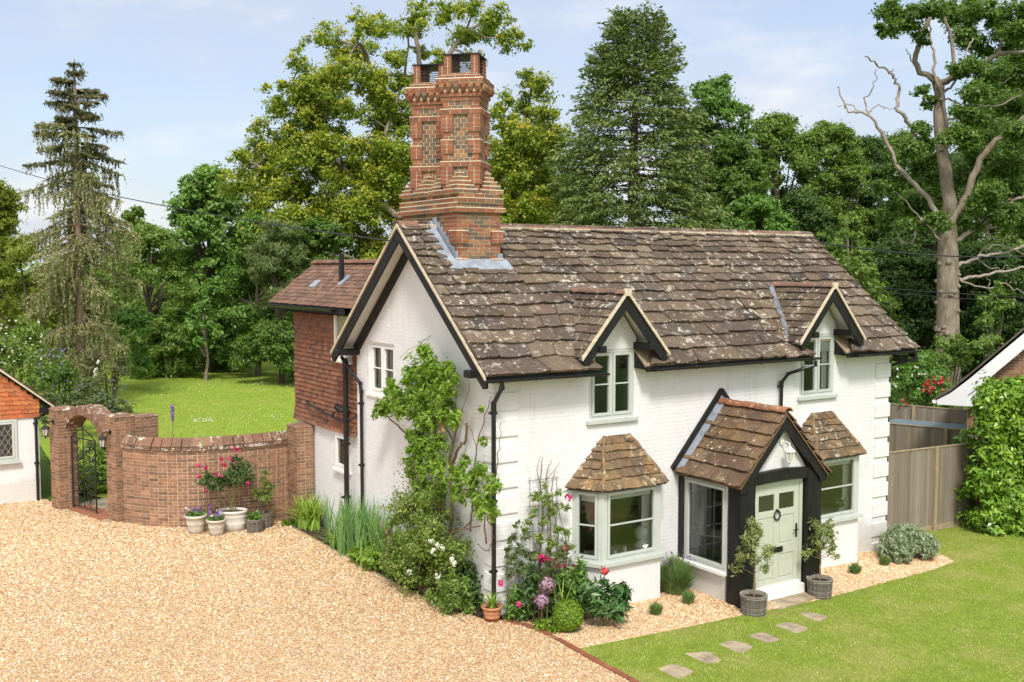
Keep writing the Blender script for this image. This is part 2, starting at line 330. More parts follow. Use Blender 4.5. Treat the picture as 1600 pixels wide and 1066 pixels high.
def gravel():
    g = G('gravel'); v = g.map((1, 1, 1)); wn = g.n('ShaderNodeTexNoise'); wn.inputs['Scale'].default_value = 40; g.t.links.new(v, wn.inputs['Vector'])
    va = g.n('ShaderNodeVectorMath', operation='MULTIPLY_ADD'); g.t.links.new(wn.outputs['Color'], va.inputs[0]); va.inputs[1].default_value = (.012, .012, 0); g.t.links.new(v, va.inputs[2])
    c1 = g.voro(36, 'Color', vec=va.outputs[0]); sp = g.n('ShaderNodeSeparateColor'); g.t.links.new(c1, sp.inputs[0])
    col = g.ramp(sp.outputs[0], [(0, (.30, .16, .075)), (.12, (.60, .36, .17)), (.3, (.68, .48, .28)), (.45, (.54, .28, .11)), (.62, (.72, .56, .37)), (.8, (.66, .42, .20)), (.93, (.80, .70, .56)), (1, (.26, .18, .12))])
    d = g.voro(36, 'Distance', vec=va.outputs[0])
    ed = g.voro(36, 'Distance', 'DISTANCE_TO_EDGE', vec=va.outputs[0])
    col = g.mix(g.math('SUBTRACT', 1., g.step(ed, .02, .11)), col, (.20, .12, .06))
    big = g.noise(.35, 6, .6); col = g.mix(g.math('MULTIPLY', g.step(big, .42, .68), .42), col, (.38, .26, .14)); col = g.mix(g.math('MULTIPLY', g.step(g.noise(2.8, 6, .7), .58, .75), .35), col, (.28, .19, .10))
    h = g.math('SUBTRACT', 1., d)
    M['gravel'] = g.fin(col, .75, g.bump(h, .8, .02), .25)
    g = G('gravel_stone'); r = g.isl()
    col = g.ramp(r, [(0, (.32, .17, .08)), (.12, (.62, .37, .17)), (.3, (.70, .50, .29)), (.45, (.55, .29, .11)), (.62, (.75, .60, .41)), (.8, (.68, .44, .21)), (.93, (.83, .75, .62)), (1, (.30, .22, .15))])
    M['stone'] = g.fin(col, .65, None, .3)
gravel()
def lawnmat(name, a, b, c3, patch, scale=1.):
    g = G(name); f = g.noise(.55 * scale, 5, .6); f2 = g.noise(5 * scale, 5, .7); f3 = g.noise(70, 3, .7)
    col = g.ramp(f2, [(.3, a), (.55, b), (.75, c3)]); col = g.mix(g.math('MULTIPLY', g.step(f, .5, .72), .7), col, patch)
    col = g.mix(g.math('MULTIPLY', f3, .55), col, tuple(x * .35 for x in a))
    M[name] = g.fin(col, .9, g.bump(f3, .8, .03), .1)
lawnmat('lawn', (.20, .27, .035), (.27, .35, .05), (.33, .40, .07), (.45, .42, .14))
lawnmat('back_lawn_mat', (.23, .34, .04), (.30, .41, .05), (.35, .44, .07), (.38, .42, .095), .5)
lawnmat('field', (.07, .13, .02), (.10, .17, .03), (.12, .19, .03), (.14, .17, .05), .3)
def grassblade():
    g = G('grass_blade'); r = g.isl(); c = g.ramp(r, [(0, (.24, .36, .042)), (.5, (.30, .42, .052)), (.85, (.35, .46, .075)), (1, (.45, .49, .14))])
    f = g.noise(.55, 5, .6); f2 = g.noise(1.7, 6, .65); c = g.mix(g.math('MULTIPLY', g.step(f, .46, .66), .75), c, (.50, .44, .16)); c = g.mix(g.math('MULTIPLY', g.step(f2, .53, .66), .75), c, (.60, .50, .25)); c = g.mix(g.math('MULTIPLY', g.math('SUBTRACT', 1., g.step(f2, .33, .45)), .5), c, (.17, .28, .035))
    M['blade'] = g.fin(c, .95, None, .05)
grassblade()
LEAF = dict(lf_conifer=2.3, lf_rose=1.8, lf_spruce=2.4, lf_sprucetop=1.8, lf_dark=2.1, lf_woods=2.6, lf_oak=1.85, lf_mid=1.75, lf_chestnut=1.7, lf_shrub=1.8, lf_pollard=2.1, lf_gold=1.65, lf_laurel=1.4, lf_olive=1.3, lf_lavender=1.45, lf_lavgreen=1.25, lf_light=1.3, lf_yellow=1.2, lf_willow=1.2, lf_wisteria=1.25)
def leaf(name, cols, trans=.42, rough=.5, patch=None, pscale=.5):
    if name.startswith('lf_'): cols = [tuple(min(.6, q * LEAF.get(name, 1.45)) for q in c) for c in cols]
    g = G(name); r = g.isl(); n = len(cols)
    c = g.ramp(r, [(i / (n - 1), q) for i, q in enumerate(cols)])
    if patch: c = g.mix(g.math('MULTIPLY', g.step(g.noise(pscale, 3), .48, .64), .75), c, patch)
    g.fin(c, rough, None, .35)
    t = g.n('ShaderNodeBsdfTranslucent'); g.set(t.inputs[0], g.mix(1., c, (1.1, 1.25, .55), 'MULTIPLY'))
    m = g.n('ShaderNodeMixShader'); m.inputs[0].default_value = trans
    g.t.links.new(g.p.outputs[0], m.inputs[1]); g.t.links.new(t.outputs[0], m.inputs[2]); g.t.links.new(m.outputs[0], g.out.inputs[0])
    M[name] = g.m
leaf('lf_oak', [(.04, .074, .015), (.058, .102, .02), (.08, .132, .026), (.115, .165, .036)])
leaf('lf_mid', [(.05, .10, .02), (.075, .145, .03), (.10, .18, .035), (.14, .22, .05)])
leaf('lf_light', [(.09, .15, .03), (.13, .21, .04), (.17, .25, .05), (.22, .29, .08)])
leaf('lf_dark', [(.022, .042, .012), (.032, .06, .015), (.044, .078, .018), (.062, .10, .024)])
leaf('lf_woods', [(.04, .068, .014), (.056, .09, .018), (.076, .112, .022), (.105, .14, .028)])
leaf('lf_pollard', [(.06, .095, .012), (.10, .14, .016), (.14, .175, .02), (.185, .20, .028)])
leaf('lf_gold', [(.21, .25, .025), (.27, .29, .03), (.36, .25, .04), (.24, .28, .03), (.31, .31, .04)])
leaf('lf_conifer', [(.04, .058, .016), (.058, .082, .021), (.078, .10, .027), (.10, .12, .035)], .15)
leaf('lf_spruce', [(.075, .085, .03), (.105, .11, .042), (.135, .13, .058), (.165, .15, .08)], .2)
leaf('lf_sprucetop', [(.045, .052, .02), (.065, .07, .026), (.085, .082, .03), (.10, .075, .045)], .15)
leaf('lf_yellow', [(.15, .19, .025), (.20, .24, .03), (.26, .28, .04), (.13, .18, .03)])
leaf('lf_willow', [(.13, .17, .06), (.17, .21, .08), (.21, .25, .10), (.12, .17, .06)])
leaf('lf_chestnut', [(.06, .12, .025), (.10, .18, .04), (.14, .23, .055), (.19, .27, .08)])
leaf('lf_laurel', [(.075, .155, .012), (.11, .21, .018), (.15, .26, .025), (.23, .33, .05)], .22, .28)
leaf('lf_wisteria', [(.10, .19, .02), (.15, .26, .028), (.21, .33, .04), (.28, .37, .07)])
leaf('lf_shrub', [(.06, .10, .02), (.10, .15, .03), (.14, .19, .04), (.20, .23, .06)])
leaf('lf_rose', [(.03, .06, .022), (.045, .085, .028), (.065, .11, .032), (.10, .13, .05)])
leaf('lf_rosepale', [(.10, .13, .06), (.14, .17, .07), (.09, .13, .04), (.13, .13, .07)])
leaf('lf_peony', [(.03, .075, .022), (.04, .10, .028), (.065, .13, .034), (.09, .16, .05)], .2, .35)
leaf('lf_box', [(.09, .16, .015), (.14, .22, .02), (.19, .28, .03), (.11, .18, .02)])
leaf('lf_olive', [(.15, .19, .075), (.21, .25, .10), (.26, .29, .11), (.32, .33, .14)])
leaf('lf_iris', [(.07, .15, .045), (.10, .20, .06), (.14, .25, .075), (.20, .27, .09)], .2)
leaf('lf_daylily', [(.11, .20, .025), (.15, .26, .03), (.21, .31, .04), (.28, .33, .06)], .2)
leaf('lf_lavender', [(.13, .18, .09), (.17, .22, .12), (.22, .27, .15), (.26, .30, .19)], .1)
leaf('lf_lavgreen', [(.08, .15, .04), (.11, .19, .05), (.15, .22, .07), (.18, .25, .09)], .1)
leaf('fl_white', [(.75, .75, .68), (.8, .8, .74), (.7, .72, .6)], .2)
leaf('fl_pink', [(.62, .03, .17), (.55, .02, .12), (.72, .07, .26)], .2)
leaf('fl_coral', [(.70, .09, .09), (.62, .06, .08), (.75, .16, .14)], .2)
leaf('fl_red', [(.40, .015, .02), (.5, .03, .03), (.55, .06, .04)], .2)
leaf('fl_purple', [(.28, .13, .42), (.36, .18, .50), (.22, .10, .34)], .2)
leaf('fl_blue', [(.20, .20, .42), (.28, .27, .5), (.35, .33, .5)], .2)
leaf('fl_allium', [(.45, .27, .36), (.38, .22, .32), (.52, .36, .42)], .2)
leaf('fl_dry', [(.50, .30, .14), (.58, .38, .19), (.42, .24, .11)], .2)
def bark(name, a, b, scale=6, st=(1, 1, .35)):
    g = G(name); f = g.noise(scale, 6, .65, g.map(st)); c = g.ramp(f, [(.3, a), (.7, b)]); M[name] = g.fin(c, .9, g.bump(f, .7, .05), .15)
bark('bark_oak', (.13, .105, .075), (.30, .25, .185)); bark('bark_dead', (.22, .18, .14), (.42, .36, .30)); bark('bark_dark', (.06, .05, .035), (.14, .11, .08))
bark('bark_spruce', (.13, .095, .06), (.26, .19, .125)); bark('stem', (.14, .10, .06), (.28, .20, .12), 20); bark('stem_green', (.14, .14, .05), (.24, .22, .09), 20)
def glass():
    g = G('window_glass'); g.t.nodes.remove(g.p)
    tr = g.n('ShaderNodeBsdfTransparent'); tr.inputs[0].default_value = (.86, .9, .88, 1)
    gl = g.n('ShaderNodeBsdfGlossy'); gl.inputs['Roughness'].default_value = .015; gl.inputs[0].default_value = (.95, .97, .95, 1)
    fr = g.n('ShaderNodeFresnel'); fr.inputs[0].default_value = 1.5
    m = g.n('ShaderNodeMixShader'); g.t.links.new(g.math('ADD', g.math('MULTIPLY', fr.outputs[0], 1.5), .05), m.inputs[0]); g.t.links.new(tr.outputs[0], m.inputs[1]); g.t.links.new(gl.outputs[0], m.inputs[2]); g.t.links.new(m.outputs[0], g.out.inputs[0])
    M['glass'] = g.m
glass()
def wicker():
    g = G('wicker'); w1 = g.n('ShaderNodeTexWave'); w1.bands_direction = 'Z'; w1.inputs['Scale'].default_value = 22; w1.inputs['Distortion'].default_value = 3; w1.inputs['Detail'].default_value = 2
    g.t.links.new(g.tc.outputs['Object'], w1.inputs['Vector']); f = g.noise(20, 4)
    c = g.ramp(w1.outputs['Fac'], [(.2, (.20, .175, .145)), (.7, (.56, .52, .46))]); c = g.mix(g.math('MULTIPLY', f, .35), c, (.40, .36, .31))
    c = g.mix(1., c, g.ramp(g.isl(), [(0, (.45, .43, .40)), (.5, (.8, .78, .74)), (1, (1.2, 1.15, 1.08))]), 'MULTIPLY')
    M['wicker'] = g.fin(c, .8, g.bump(w1.outputs['Fac'], .8, .02), .2)
wicker()

# ------------------------------------------------------------------ foliage helpers
def unit(a): return a / (np.linalg.norm(a, axis=-1, keepdims=True) + 1e-9)
def leaf_quads(P, A, Nn, Ls, Ws):
    """diamond leaves: centre P, long axis A, normal Nn"""
    B = unit(np.cross(Nn, A)); Ls = Ls[:, None]; Ws = Ws[:, None]
    fold = np.cross(A, B) * Ws * .18
    return np.stack([P - A * Ls * .5, P + B * Ws * .5 + fold - A * Ls * .06, P + A * Ls * .5 - fold, P - B * Ws * .5 + fold - A * Ls * .06], 1).reshape(-1, 3)
def clump_points(clumps, n, shell=.45):
    C = np.array([c[:3] for c in clumps], float); Rr = np.array([c[3:6] if len(c) >= 6 else (c[3],) * 3 for c in clumps], float)
    wgt = np.prod(Rr, 1) ** (2 / 3); idx = rng.choice(len(clumps), n, p=wgt / wgt.sum())
    if len(clumps) == 1:
        d = unit(rng.normal(size=(n, 3))); rad = (shell + (1 - shell) * rng.random(n)) ** .8
        return C[idx] + d * Rr[idx] * rad[:, None], d, idx, rad
    K = 9                                             # every cluster breaks up into uneven sprays
    so = unit(rng.normal(size=(len(clumps), K, 3))) * (.35 + .75 * rng.random((len(clumps), K, 1))); sr = .20 + .34 * rng.random((len(clumps), K))
    k = rng.integers(0, K, n); off = so[idx, k] + rng.normal(size=(n, 3)) * sr[idx, k][:, None] * np.array([.72, .72, .58])
    rad = np.linalg.norm(off, axis=1); d = unit(off)
    return C[idx] + off * Rr[idx], d, idx, rad
def foliage(name, mats, clumps, n, L, W, parent, out=.5, up=.35, rnd=.8, shell=.45, tip=0., tipmin=.1, droop=0., zmin=None, mi_of=None):
    P, d, idx, rad = clump_points(clumps, n, shell)
    if zmin is not None:
        k = P[:, 2] > zmin; P, d, rad, idx = P[k], d[k], rad[k], idx[k]
    m = len(P)
    Nn = unit(d * out + np.array([0, 0, up]) + rng.normal(size=(m, 3)) * rnd * .6)
    A = rng.normal(size=(m, 3)) + d * .6; A[:, 2] -= droop; A = unit(A - Nn * (A * Nn).sum(1, keepdims=True))
    s = .65 + .7 * rng.random(m)
    mi = None
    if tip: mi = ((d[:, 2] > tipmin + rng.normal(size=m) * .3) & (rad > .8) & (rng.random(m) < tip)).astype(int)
    return raw_mesh(name, leaf_quads(P, A, Nn, L * s, W * s), 4, parent, mats, mi)
def petals(name, mat, centres, r, per, parent, size=None):
    C = np.repeat(np.array(centres, float), per, 0); m = len(C); d = unit(rng.normal(size=(m, 3)))
    P = C + d * r * (.35 + .65 * rng.random((m, 1))); A = unit(np.cross(d, rng.normal(size=(m, 3)))); s = np.full(m, size or r * 1.1)
    return raw_mesh(name, leaf_quads(P, A, d, s, s), 4, parent, mat)
def blades(name, mat, base, H, lean, W, parent, seg=4, curl=1.6):
    """arching strap leaves: base (n,3), heights H (n), lean vectors (n,2)"""
    n = len(base); t = np.linspace(0, 1, seg + 1)
    side = np.stack([-lean[:, 1], lean[:, 0]], 1); side = side / (np.linalg.norm(side, axis=1, keepdims=True) + 1e-6)
    tw = rng.normal(size=(n,)) * .6; c, s = np.cos(tw), np.sin(tw); side = np.stack([side[:, 0] * c - side[:, 1] * s, side[:, 0] * s + side[:, 1] * c], 1)
    V = []
    for k in t:
        xy = base[:, :2] + lean * (k ** curl); L = np.linalg.norm(lean, axis=1)
        z = base[:, 2] + H * (k - .42 * k ** 3 * np.clip(L / np.maximum(H, .01), 0, 1.6))
        wd = W * (1 - .92 * k ** 2)
        for sg in (-1, 1): V.append(np.concatenate([xy + side * (sg * wd / 2), z[:, None]], 1))
    V = np.stack(V, 1); F = []
    b = np.arange(n) * 2 * (seg + 1)
    for k in range(seg): F.append(np.stack([b + 2 * k, b + 2 * k + 1, b + 2 * k + 3, b + 2 * k + 2], 1))
    return indexed_mesh(name, V.reshape(-1, 3), np.concatenate(F), parent, mat)
def limb(mb, pts, r0, r1, n=7, wob=0., sub=4, mi=0):
    P = np.array(pts, float); Q = [P[0]]
    for i in range(len(P) - 1):                      # Catmull-Rom through the points
        p0, p1, p2, p3 = P[max(i - 1, 0)], P[i], P[i + 1], P[min(i + 2, len(P) - 1)]
        for k in range(1, sub + 1):
            t = k / sub; Q.append(.5 * ((2 * p1) + (-p0 + p2) * t + (2 * p0 - 5 * p1 + 4 * p2 - p3) * t * t + (-p0 + 3 * p1 - 3 * p2 + p3) * t ** 3))
    Q = np.array(Q)
    if wob: Q[1:-1] += rng.normal(size=Q[1:-1].shape) * wob
    mb.tube(Q, list(np.linspace(r0, r1, len(Q))), n, mi); return Q
# ------------------------------------------------------------------ the ground
def sheet(name, poly, mat, dz):
    bm = bmesh.new(); bm.faces.new([bm.verts.new((x, y, 0)) for x, y in poly])
    for xs in (-3, 14):
        bmesh.ops.bisect_plane(bm, geom=bm.verts[:] + bm.edges[:] + bm.faces[:], plane_co=(xs, 0, 0), plane_no=(1, 0, 0))
    bmesh.ops.triangulate(bm, faces=[f for f in bm.faces if len(f.verts) > 4])
    for v in bm.verts: v.co.z = float(gz(v.co.x)) + dz
    bmesh.ops.recalc_face_normals(bm, faces=bm.faces)
    if sum(f.normal.z for f in bm.faces) < 0: bmesh.ops.reverse_faces(bm, faces=bm.faces)
    me = bpy.data.meshes.new(name); bm.to_mesh(me); bm.free(); o = link_mesh(name, me, None, [mat]); return tag(o, kind='structure')
sheet('ground', [(-900, -300), (900, -300), (900, 1400), (-900, 1400)], M['field'], -.05)
EDGE = [(.02, -.25), (.22, -.7), (.28, -1.27), (.24, -2.0), (.21, -2.46), (.18, -3.4), (.15, -5), (.1, -14)]   # brick edging of the drive
WALLP = [(-3.80, 9.90), (-3.52, 9.42), (-3.18, 9.02), (-2.72, 8.70), (-2.2, 8.52), (-1.6, 8.43), (-1.0, 8.42), (-.5, 8.45), (0.0, 8.5)]
GW = np.array([.254, -.965]); GJ = np.array([.965, .254])
drive = [(-.6, 8.6)] + [(-.6, y) for y in (5.8, 3.4)] + [(-.5, .8), (-.2, -.1)] + EDGE + [(-40, -14), (-40, 13.6), (-4.9, 13.6), (-4.7, 12.4), (-3.9, 10.3), (-3.6, 9.6), (-2.7, 8.8), (-1.6, 8.6)]
sheet('gravel_drive', drive, M['gravel'], .0)
bed = [(x + .06, y) for x, y in EDGE[:4]] + [(2.2, -2.02), (4.0, -2.0), (6.0, -2.0), (8.4, -1.78), (9.8, -1.66), (10.75, -1.45), (11.1, -.9), (11.0, -.2), (10.5, .4), (10.3, .3), (0.1, .3)]
sheet('gravel_bed', bed, M['gravel'], .004)
lawn = [(.30, -2.0)] + [(x + .06, y) for x, y in EDGE[4:]] + [(60, -14), (60, .9), (10.4, .9), (10.5, .4), (11.0, -.2), (11.1, -.9), (10.75, -1.45), (9.8, -1.66), (8.4, -1.78), (6.0, -2.0), (4.0, -2.0), (2.2, -2.02)]
sheet('front_lawn', lawn, M['lawn'], .008)
sheet('back_lawn', [(-4.2, 14.5), (-3.2, 11.5), (-2.2, 9.4), (0, 9.2), (4, 10.2), (42, 25), (60, 60), (30, 62), (-1, 52), (-3, 30)], M['back_lawn_mat'], .006)
sheet('planting_bed', [(-.6, 8.6), (-.6, 5.8), (-.6, 3.4), (-.5, .8), (-.2, -.1), (.02, -.25), (.12, -.3), (.6, -.9), (1.6, -.9), (1.6, .3), (0.1, .3), (0.1, 8.6)], M['soil'], .012)
sheet('garden_path', [(-4.9, 12.2), (-4.1, 10.1), (-2.6, 10.8), (-3.2, 13)], M['stone_paving'], .01)
# gravel stones, grass blades
def inside(poly, P):
    x, y = P[:, 0], P[:, 1]; r = np.zeros(len(P), bool); n = len(poly)
    for i in range(n):
        (x0, y0), (x1, y1) = poly[i], poly[(i + 1) % n]
        c = ((y0 > y) != (y1 > y)) & (x < (x1 - x0) * (y - y0) / (y1 - y0 + 1e-12) + x0); r ^= c
    return r
def in_view(P, m=60):
    d = np.c_[P, gz(P[:, 0])] - CAMP; wz = d @ _f; u = 800 + FPX * (d @ _r) / wz; v = 533 - FPX * (d @ _u) / wz
    return (wz > 1) & (u > -m) & (u < 1600 + m) & (v < 1066 + m)
def pebbles(name, poly, box, n, dz, size, keep=None):
    P = np.c_[rng.uniform(box[0], box[1], n), rng.uniform(box[2], box[3], n)]; P = P[inside(poly, P) & in_view(P)]; n = len(P)
    d = np.hypot(P[:, 0] - CAMP[0], P[:, 1] - CAMP[1]); s = size * (.6 + .8 * rng.random(n)) * np.clip(d / 18, .85, 1.3)
    a = rng.random(n) * 6.283; q = .55 + .5 * rng.random(n); h = .35 + .35 * rng.random(n); c, sn = np.cos(a), np.sin(a)
    base = np.array([(1, .1, 0), (.3, .9, .1), (-.75, .65, -.05), (-.95, -.35, .1), (-.1, -1, 0), (.7, -.7, -.1), (.3, .25, 1), (-.35, -.2, .95)])
    X = base[:, 0][None] * s[:, None]; Y = base[:, 1][None] * (s * q)[:, None]; Z = base[:, 2][None] * (s * h)[:, None]
    tl = rng.normal(size=(n, 1)) * .25; Z = Z + X * tl
    V = np.stack([P[:, :1] + X * c[:, None] - Y * sn[:, None], P[:, 1:] + X * sn[:, None] + Y * c[:, None], gz(P[:, :1]) + dz + (s * h * .2)[:, None] + Z], 2)
    tri = np.array([(0, 1, 6), (1, 2, 7), (1, 7, 6), (2, 3, 7), (3, 4, 7), (4, 6, 7), (4, 5, 6), (5, 0, 6)])
    F = (np.arange(n)[:, None, None] * 8 + tri[None]).reshape(-1, 3)
    o = indexed_mesh(name, V.reshape(-1, 3), F, None, M['stone']); tag(o, kind='stuff', label='loose golden gravel stones lying over the ' + ('drive' if 'drive' in name else 'beds before the cottage'), cat='gravel')
pebbles('drive_gravel_stones', drive, (-16, .4, -10, 13.5), 230000, .0, .017)
pebbles('bed_gravel_stones', bed, (0, 11.2, -2.1, .3), 38000, .004, .017)
STONES = [(.87, -3.50, .33, .24, .2), (1.68, -3.24, .34, .25, -.3), (2.47, -3.13, .36, .25, .15), (3.22, -3.03, .30, .24, -.1), (4.02, -2.9, .37, .25, .1), (4.87, -2.68, .30, .22, .5)]
def grass(name, poly, box, n, h, wdt, label, cat='grass', avoid=True, near=None):
    P = np.c_[rng.uniform(box[0], box[1], n), rng.uniform(box[2], box[3], n)]; k = inside(poly, P) & in_view(P)
    if avoid:
        for x, y, a, b, g_ in STONES: k &= ((P[:, 0] - x) / (a - .035)) ** 2 + ((P[:, 1] - y) / (b - .025)) ** 2 > 1 - .35 * rng.random(n)
        k &= ~((P[:, 0] > 4.25) & (P[:, 0] < 6.3) & (P[:, 1] > -2.2))
    P = P[k]; n = len(P)
    H = h * (.5 + .9 * rng.random(n)); a = rng.random(n) * 6.283; l = H * (.2 + .8 * rng.random(n)); wv = wdt * (.6 + .8 * rng.random(n)); b = rng.random(n) * 6.283
    z = gz(P[:, 0])
    V = np.stack([np.c_[P[:, 0] - np.cos(b) * wv, P[:, 1] - np.sin(b) * wv, z], np.c_[P[:, 0] + np.cos(b) * wv, P[:, 1] + np.sin(b) * wv, z], np.c_[P[:, 0] + np.cos(a) * l, P[:, 1] + np.sin(a) * l, z + H]], 1).reshape(-1, 3)
    o = raw_mesh(name, V, 3, None, M['blade']); tag(o, kind='stuff', label=label, cat=cat)
grass('lawn_grass', lawn, (.2, 22, -8, .9), 260000, .026, .007, 'short mown grass growing on the front lawn')
grass('back_lawn_grass', [(-3.2, 30), (-3.0, 11.5), (-2.2, 9.4), (0, 9.2), (12, 20), (34, 60), (-1, 52)], (-6, 36, 9, 62), 120000, .06, .014, 'mown grass of the large garden behind the wall', avoid=False)
def daisies():
    P = []
    for u, v, n, s in ((400, 588, 26, 14), (312, 655, 34, 9), (300, 600, 6, 50), (430, 645, 14, 18), (350, 620, 6, 60), (445, 592, 16, 8)):
        for _ in range(n):
            uu, vv = u + random.gauss(0, s), v + random.gauss(0, s * .25)
            d = (CAMP[2] - .2) / ((vv - 417) / FPX); p = D(uu, 417, d)
            if p[1] > 12: P.append((p[0], p[1], gz(p[0]) + .05))
    tag(petals('daisies', M['fl_white'], P, .025, 3, None, .045), 'tiny white daisies scattered over the back lawn', 'daisies', kind='stuff')
daisies()
# ------------------------------------------------------------------ builders for slabs and bricks
def slab_rows(mb, o, u, s, n, gauges, edges, wid, th=.03, jit=.02, mi=0, over=.09, tilt=1.5, gap=.013):
    """rows of stone slabs on a slope; edges(t) -> list of (u0, u1) at distance t up the slope"""
    o = np.array(o, float); u = np.array(u, float); s = np.array(s, float); n = np.array(n, float); t = 0.
    for k, g_ in enumerate(gauges):
        E0, E1 = edges(t), edges(t + g_)
        if len(E0) != len(E1): E1 = E0
        for (a0, a1), (b0, b1) in zip(E0, E1):
            Ln = max(a1 - a0, b1 - b0)
            if Ln < .04: continue
            ws = []; x = -random.random() * .5 * wid(k)
            while x < Ln: q = wid(k) * random.uniform(.7, 1.35); ws.append((x, x + q)); x += q
            for x0, x1 in ws:
                x0 = max(0., x0); x1 = min(Ln, x1)
                if x1 - x0 < .05: continue
                f0, f1 = x0 / Ln, x1 / Ln
                ua, ub = a0 + (a1 - a0) * f0 + gap / 2, a0 + (a1 - a0) * f1 - gap / 2
                va, vb = b0 + (b1 - b0) * f0 + gap / 2, b0 + (b1 - b0) * f1 - gap / 2
                h = th * random.uniform(.8, 1.3); lo = -random.uniform(0, jit); lift = th * tilt * random.uniform(.8, 1.2); sk = random.gauss(0, jit * .25)
                m_ = 5; front = []
                for i in range(m_):
                    f = i / (m_ - 1); e = lo + sk * (f - .5) * 2 + random.gauss(0, jit * .22) + (jit * random.uniform(-.1, .55) if i in (0, m_ - 1) else 0)
                    front.append((ua + (ub - ua) * f, t + e, lift + random.gauss(0, .003)))
                back = [(vb, t + g_ + over, .0), (va, t + g_ + over, .0)]
                top = [o + u * a + s * b + n * (c + h) for a, b, c in front + back]
                bot = [o + u * a + s * b + n * c for a, b, c in front + back]
                q = len(top)
                mb.add(bot + top, [tuple(range(q, 2 * q))] + [(i, (i + 1) % q, q + (i + 1) % q, q + i) for i in range(q)], mi)
        t += g_
def brick_face(mb, o, u, n, L, z0, rows, ch=.075, mi=0, proud=.007, joint=.011, kind='english', w_=.225, clip=None, depth=.03):
    o = np.array(o, float); u = np.array(u, float); n = np.array(n, float)
    for r in range(rows):
        if kind == 'english': bw = w_ if r % 2 == 0 else w_ / 2; off = 0 if r % 2 == 0 else -bw / 2
        else: bw = w_; off = -(r % 2) * bw / 2
        x = off
        while x < L - .01:
            a, b = max(x, 0), min(x + bw, L); x += bw
            if b - a < .035: continue
            z = z0 + r * ch
            if clip and not clip((a + b) / 2, z + ch / 2): continue
            pr = proud + random.gauss(0, .0012); j = joint / 2
            F = (o + np.array([0, 0, z]), u, np.array([0, 0, 1.]), n)
            mb.fb(F, a + (j if a > 0 else 0), b - (j if b < L else 0), j, ch - j, -depth, pr, mi)
def win_unit(parent, name, o, u, n, W, H, lights, mat='sage', fr=.055, sash=.05, bar=(.5,), sill=None, pane_back=.03, depth=.09, open_last=0., leaded=0):
    """casement window in the plane (o, u, z) facing n: frame part with sashes, panes and sill below it"""
    F = (np.array(o, float), np.array(u, float), np.array([0, 0, 1.]), np.array(n, float)); m = M[mat]
    mb = MB()
    mb.fb(F, 0, fr, 0, H, -depth, 0); mb.fb(F, W - fr, W, 0, H, -depth, 0); mb.fb(F, fr, W - fr, 0, fr, -depth, 0); mb.fb(F, fr, W - fr, H - fr, H, -depth, 0)
    k = len(lights); wl = (W - 2 * fr - (k - 1) * fr * .55) / sum(lights); xs = []; x = fr
    for i, l in enumerate(lights):
        xs.append((x, x + wl * l)); x += wl * l
        if i < k - 1: mb.fb(F, x, x + fr * .55, fr, H - fr, -depth, 0); x += fr * .55
    fo = mb.build(name, m, parent)
    for i, (a, b) in enumerate(xs):
        s = MB(); q = .006; a += q; b -= q; c0, c1 = fr + q, H - fr - q; pr = .014
        s.fb(F, a, a + sash, c0, c1, -.05, pr); s.fb(F, b - sash, b, c0, c1, -.05, pr); s.fb(F, a + sash, b - sash, c0, c0 + sash, -.05, pr); s.fb(F, a + sash, b - sash, c1 - sash, c1, -.05, pr)
        for f in bar: zc = c0 + (c1 - c0) * f; s.fb(F, a + sash, b - sash, zc - .011, zc + .011, -.04, -.002)
        s.build('sash', m, fo)
        p = MB(); P = lambda a_, b_, c_: F[0] + F[1] * a_ + F[2] * b_ + F[3] * c_
        p.add([P(a + sash, c0 + sash, -pane_back), P(b - sash, c0 + sash, -pane_back), P(b - sash, c1 - sash, -pane_back), P(a + sash, c1 - sash, -pane_back)], [(0, 1, 2, 3)])
        p.build('pane', M['glass'], fo)
        if leaded:
            l_ = MB(); ww, hh = b - a - 2 * sash, c1 - c0 - 2 * sash
            for sg in (1, -1):
                for t in np.arange(-hh, ww + hh, leaded):
                    x0, x1 = t, t + sg * hh * .6; y0, y1 = 0., hh
                    lo_, hi_ = 0., 1.
                    dx = x1 - x0
                    for lim, sgn in ((0, 1), (ww, -1)):
                        if abs(dx) > 1e-6:
                            tt = (lim - x0) / dx
                            if dx * sgn > 0: lo_ = max(lo_, tt)
                            else: hi_ = min(hi_, tt)
                    if hi_ - lo_ > .03: l_.tube([P(a + sash + x0 + dx * q_, c0 + sash + hh * q_, -.026) for q_ in (lo_, hi_)], .0055, 4)
            l_.build('leading', M['lead'], fo)
    if sill:
        s = MB(); e, dp, hh = sill; s.fb(F, -e, W + e, -hh, -.004, -depth, dp); s.fb(F, -e * .6, W + e * .6, -hh - .02, -hh - .002, -depth, dp * .75); s.build('sill', m, fo)
    return fo

# ------------------------------------------------------------------ the cottage
Lc, Wc = 10.35, 5.436; K = 2.587 / 3.106; EZ, OV, GV = 4.327, .388, .419; RZ, RY = 6.914, 2.718
def zroof(y): return EZ + (y + OV) * K
sl = math.hypot(1, K); SV = np.array([0, 1 / sl, K / sl]); NV = np.array([0, -K / sl, 1 / sl])
cottage = thing('cottage', 'white painted brick cottage with mossy stone slab roof and tall twin brick chimney', 'house', (5.1, 2.7, 0))
D1, D2, DZ2 = 2.52, 7.985, .06
WIN1 = (2.005, 3.035, 3.40, 4.655); WIN2 = (7.468, 8.510, 3.455, 4.735)
BAYS = (2.60, 8.10); PX0, PX1, PY = 4.163, 6.25, -1.55
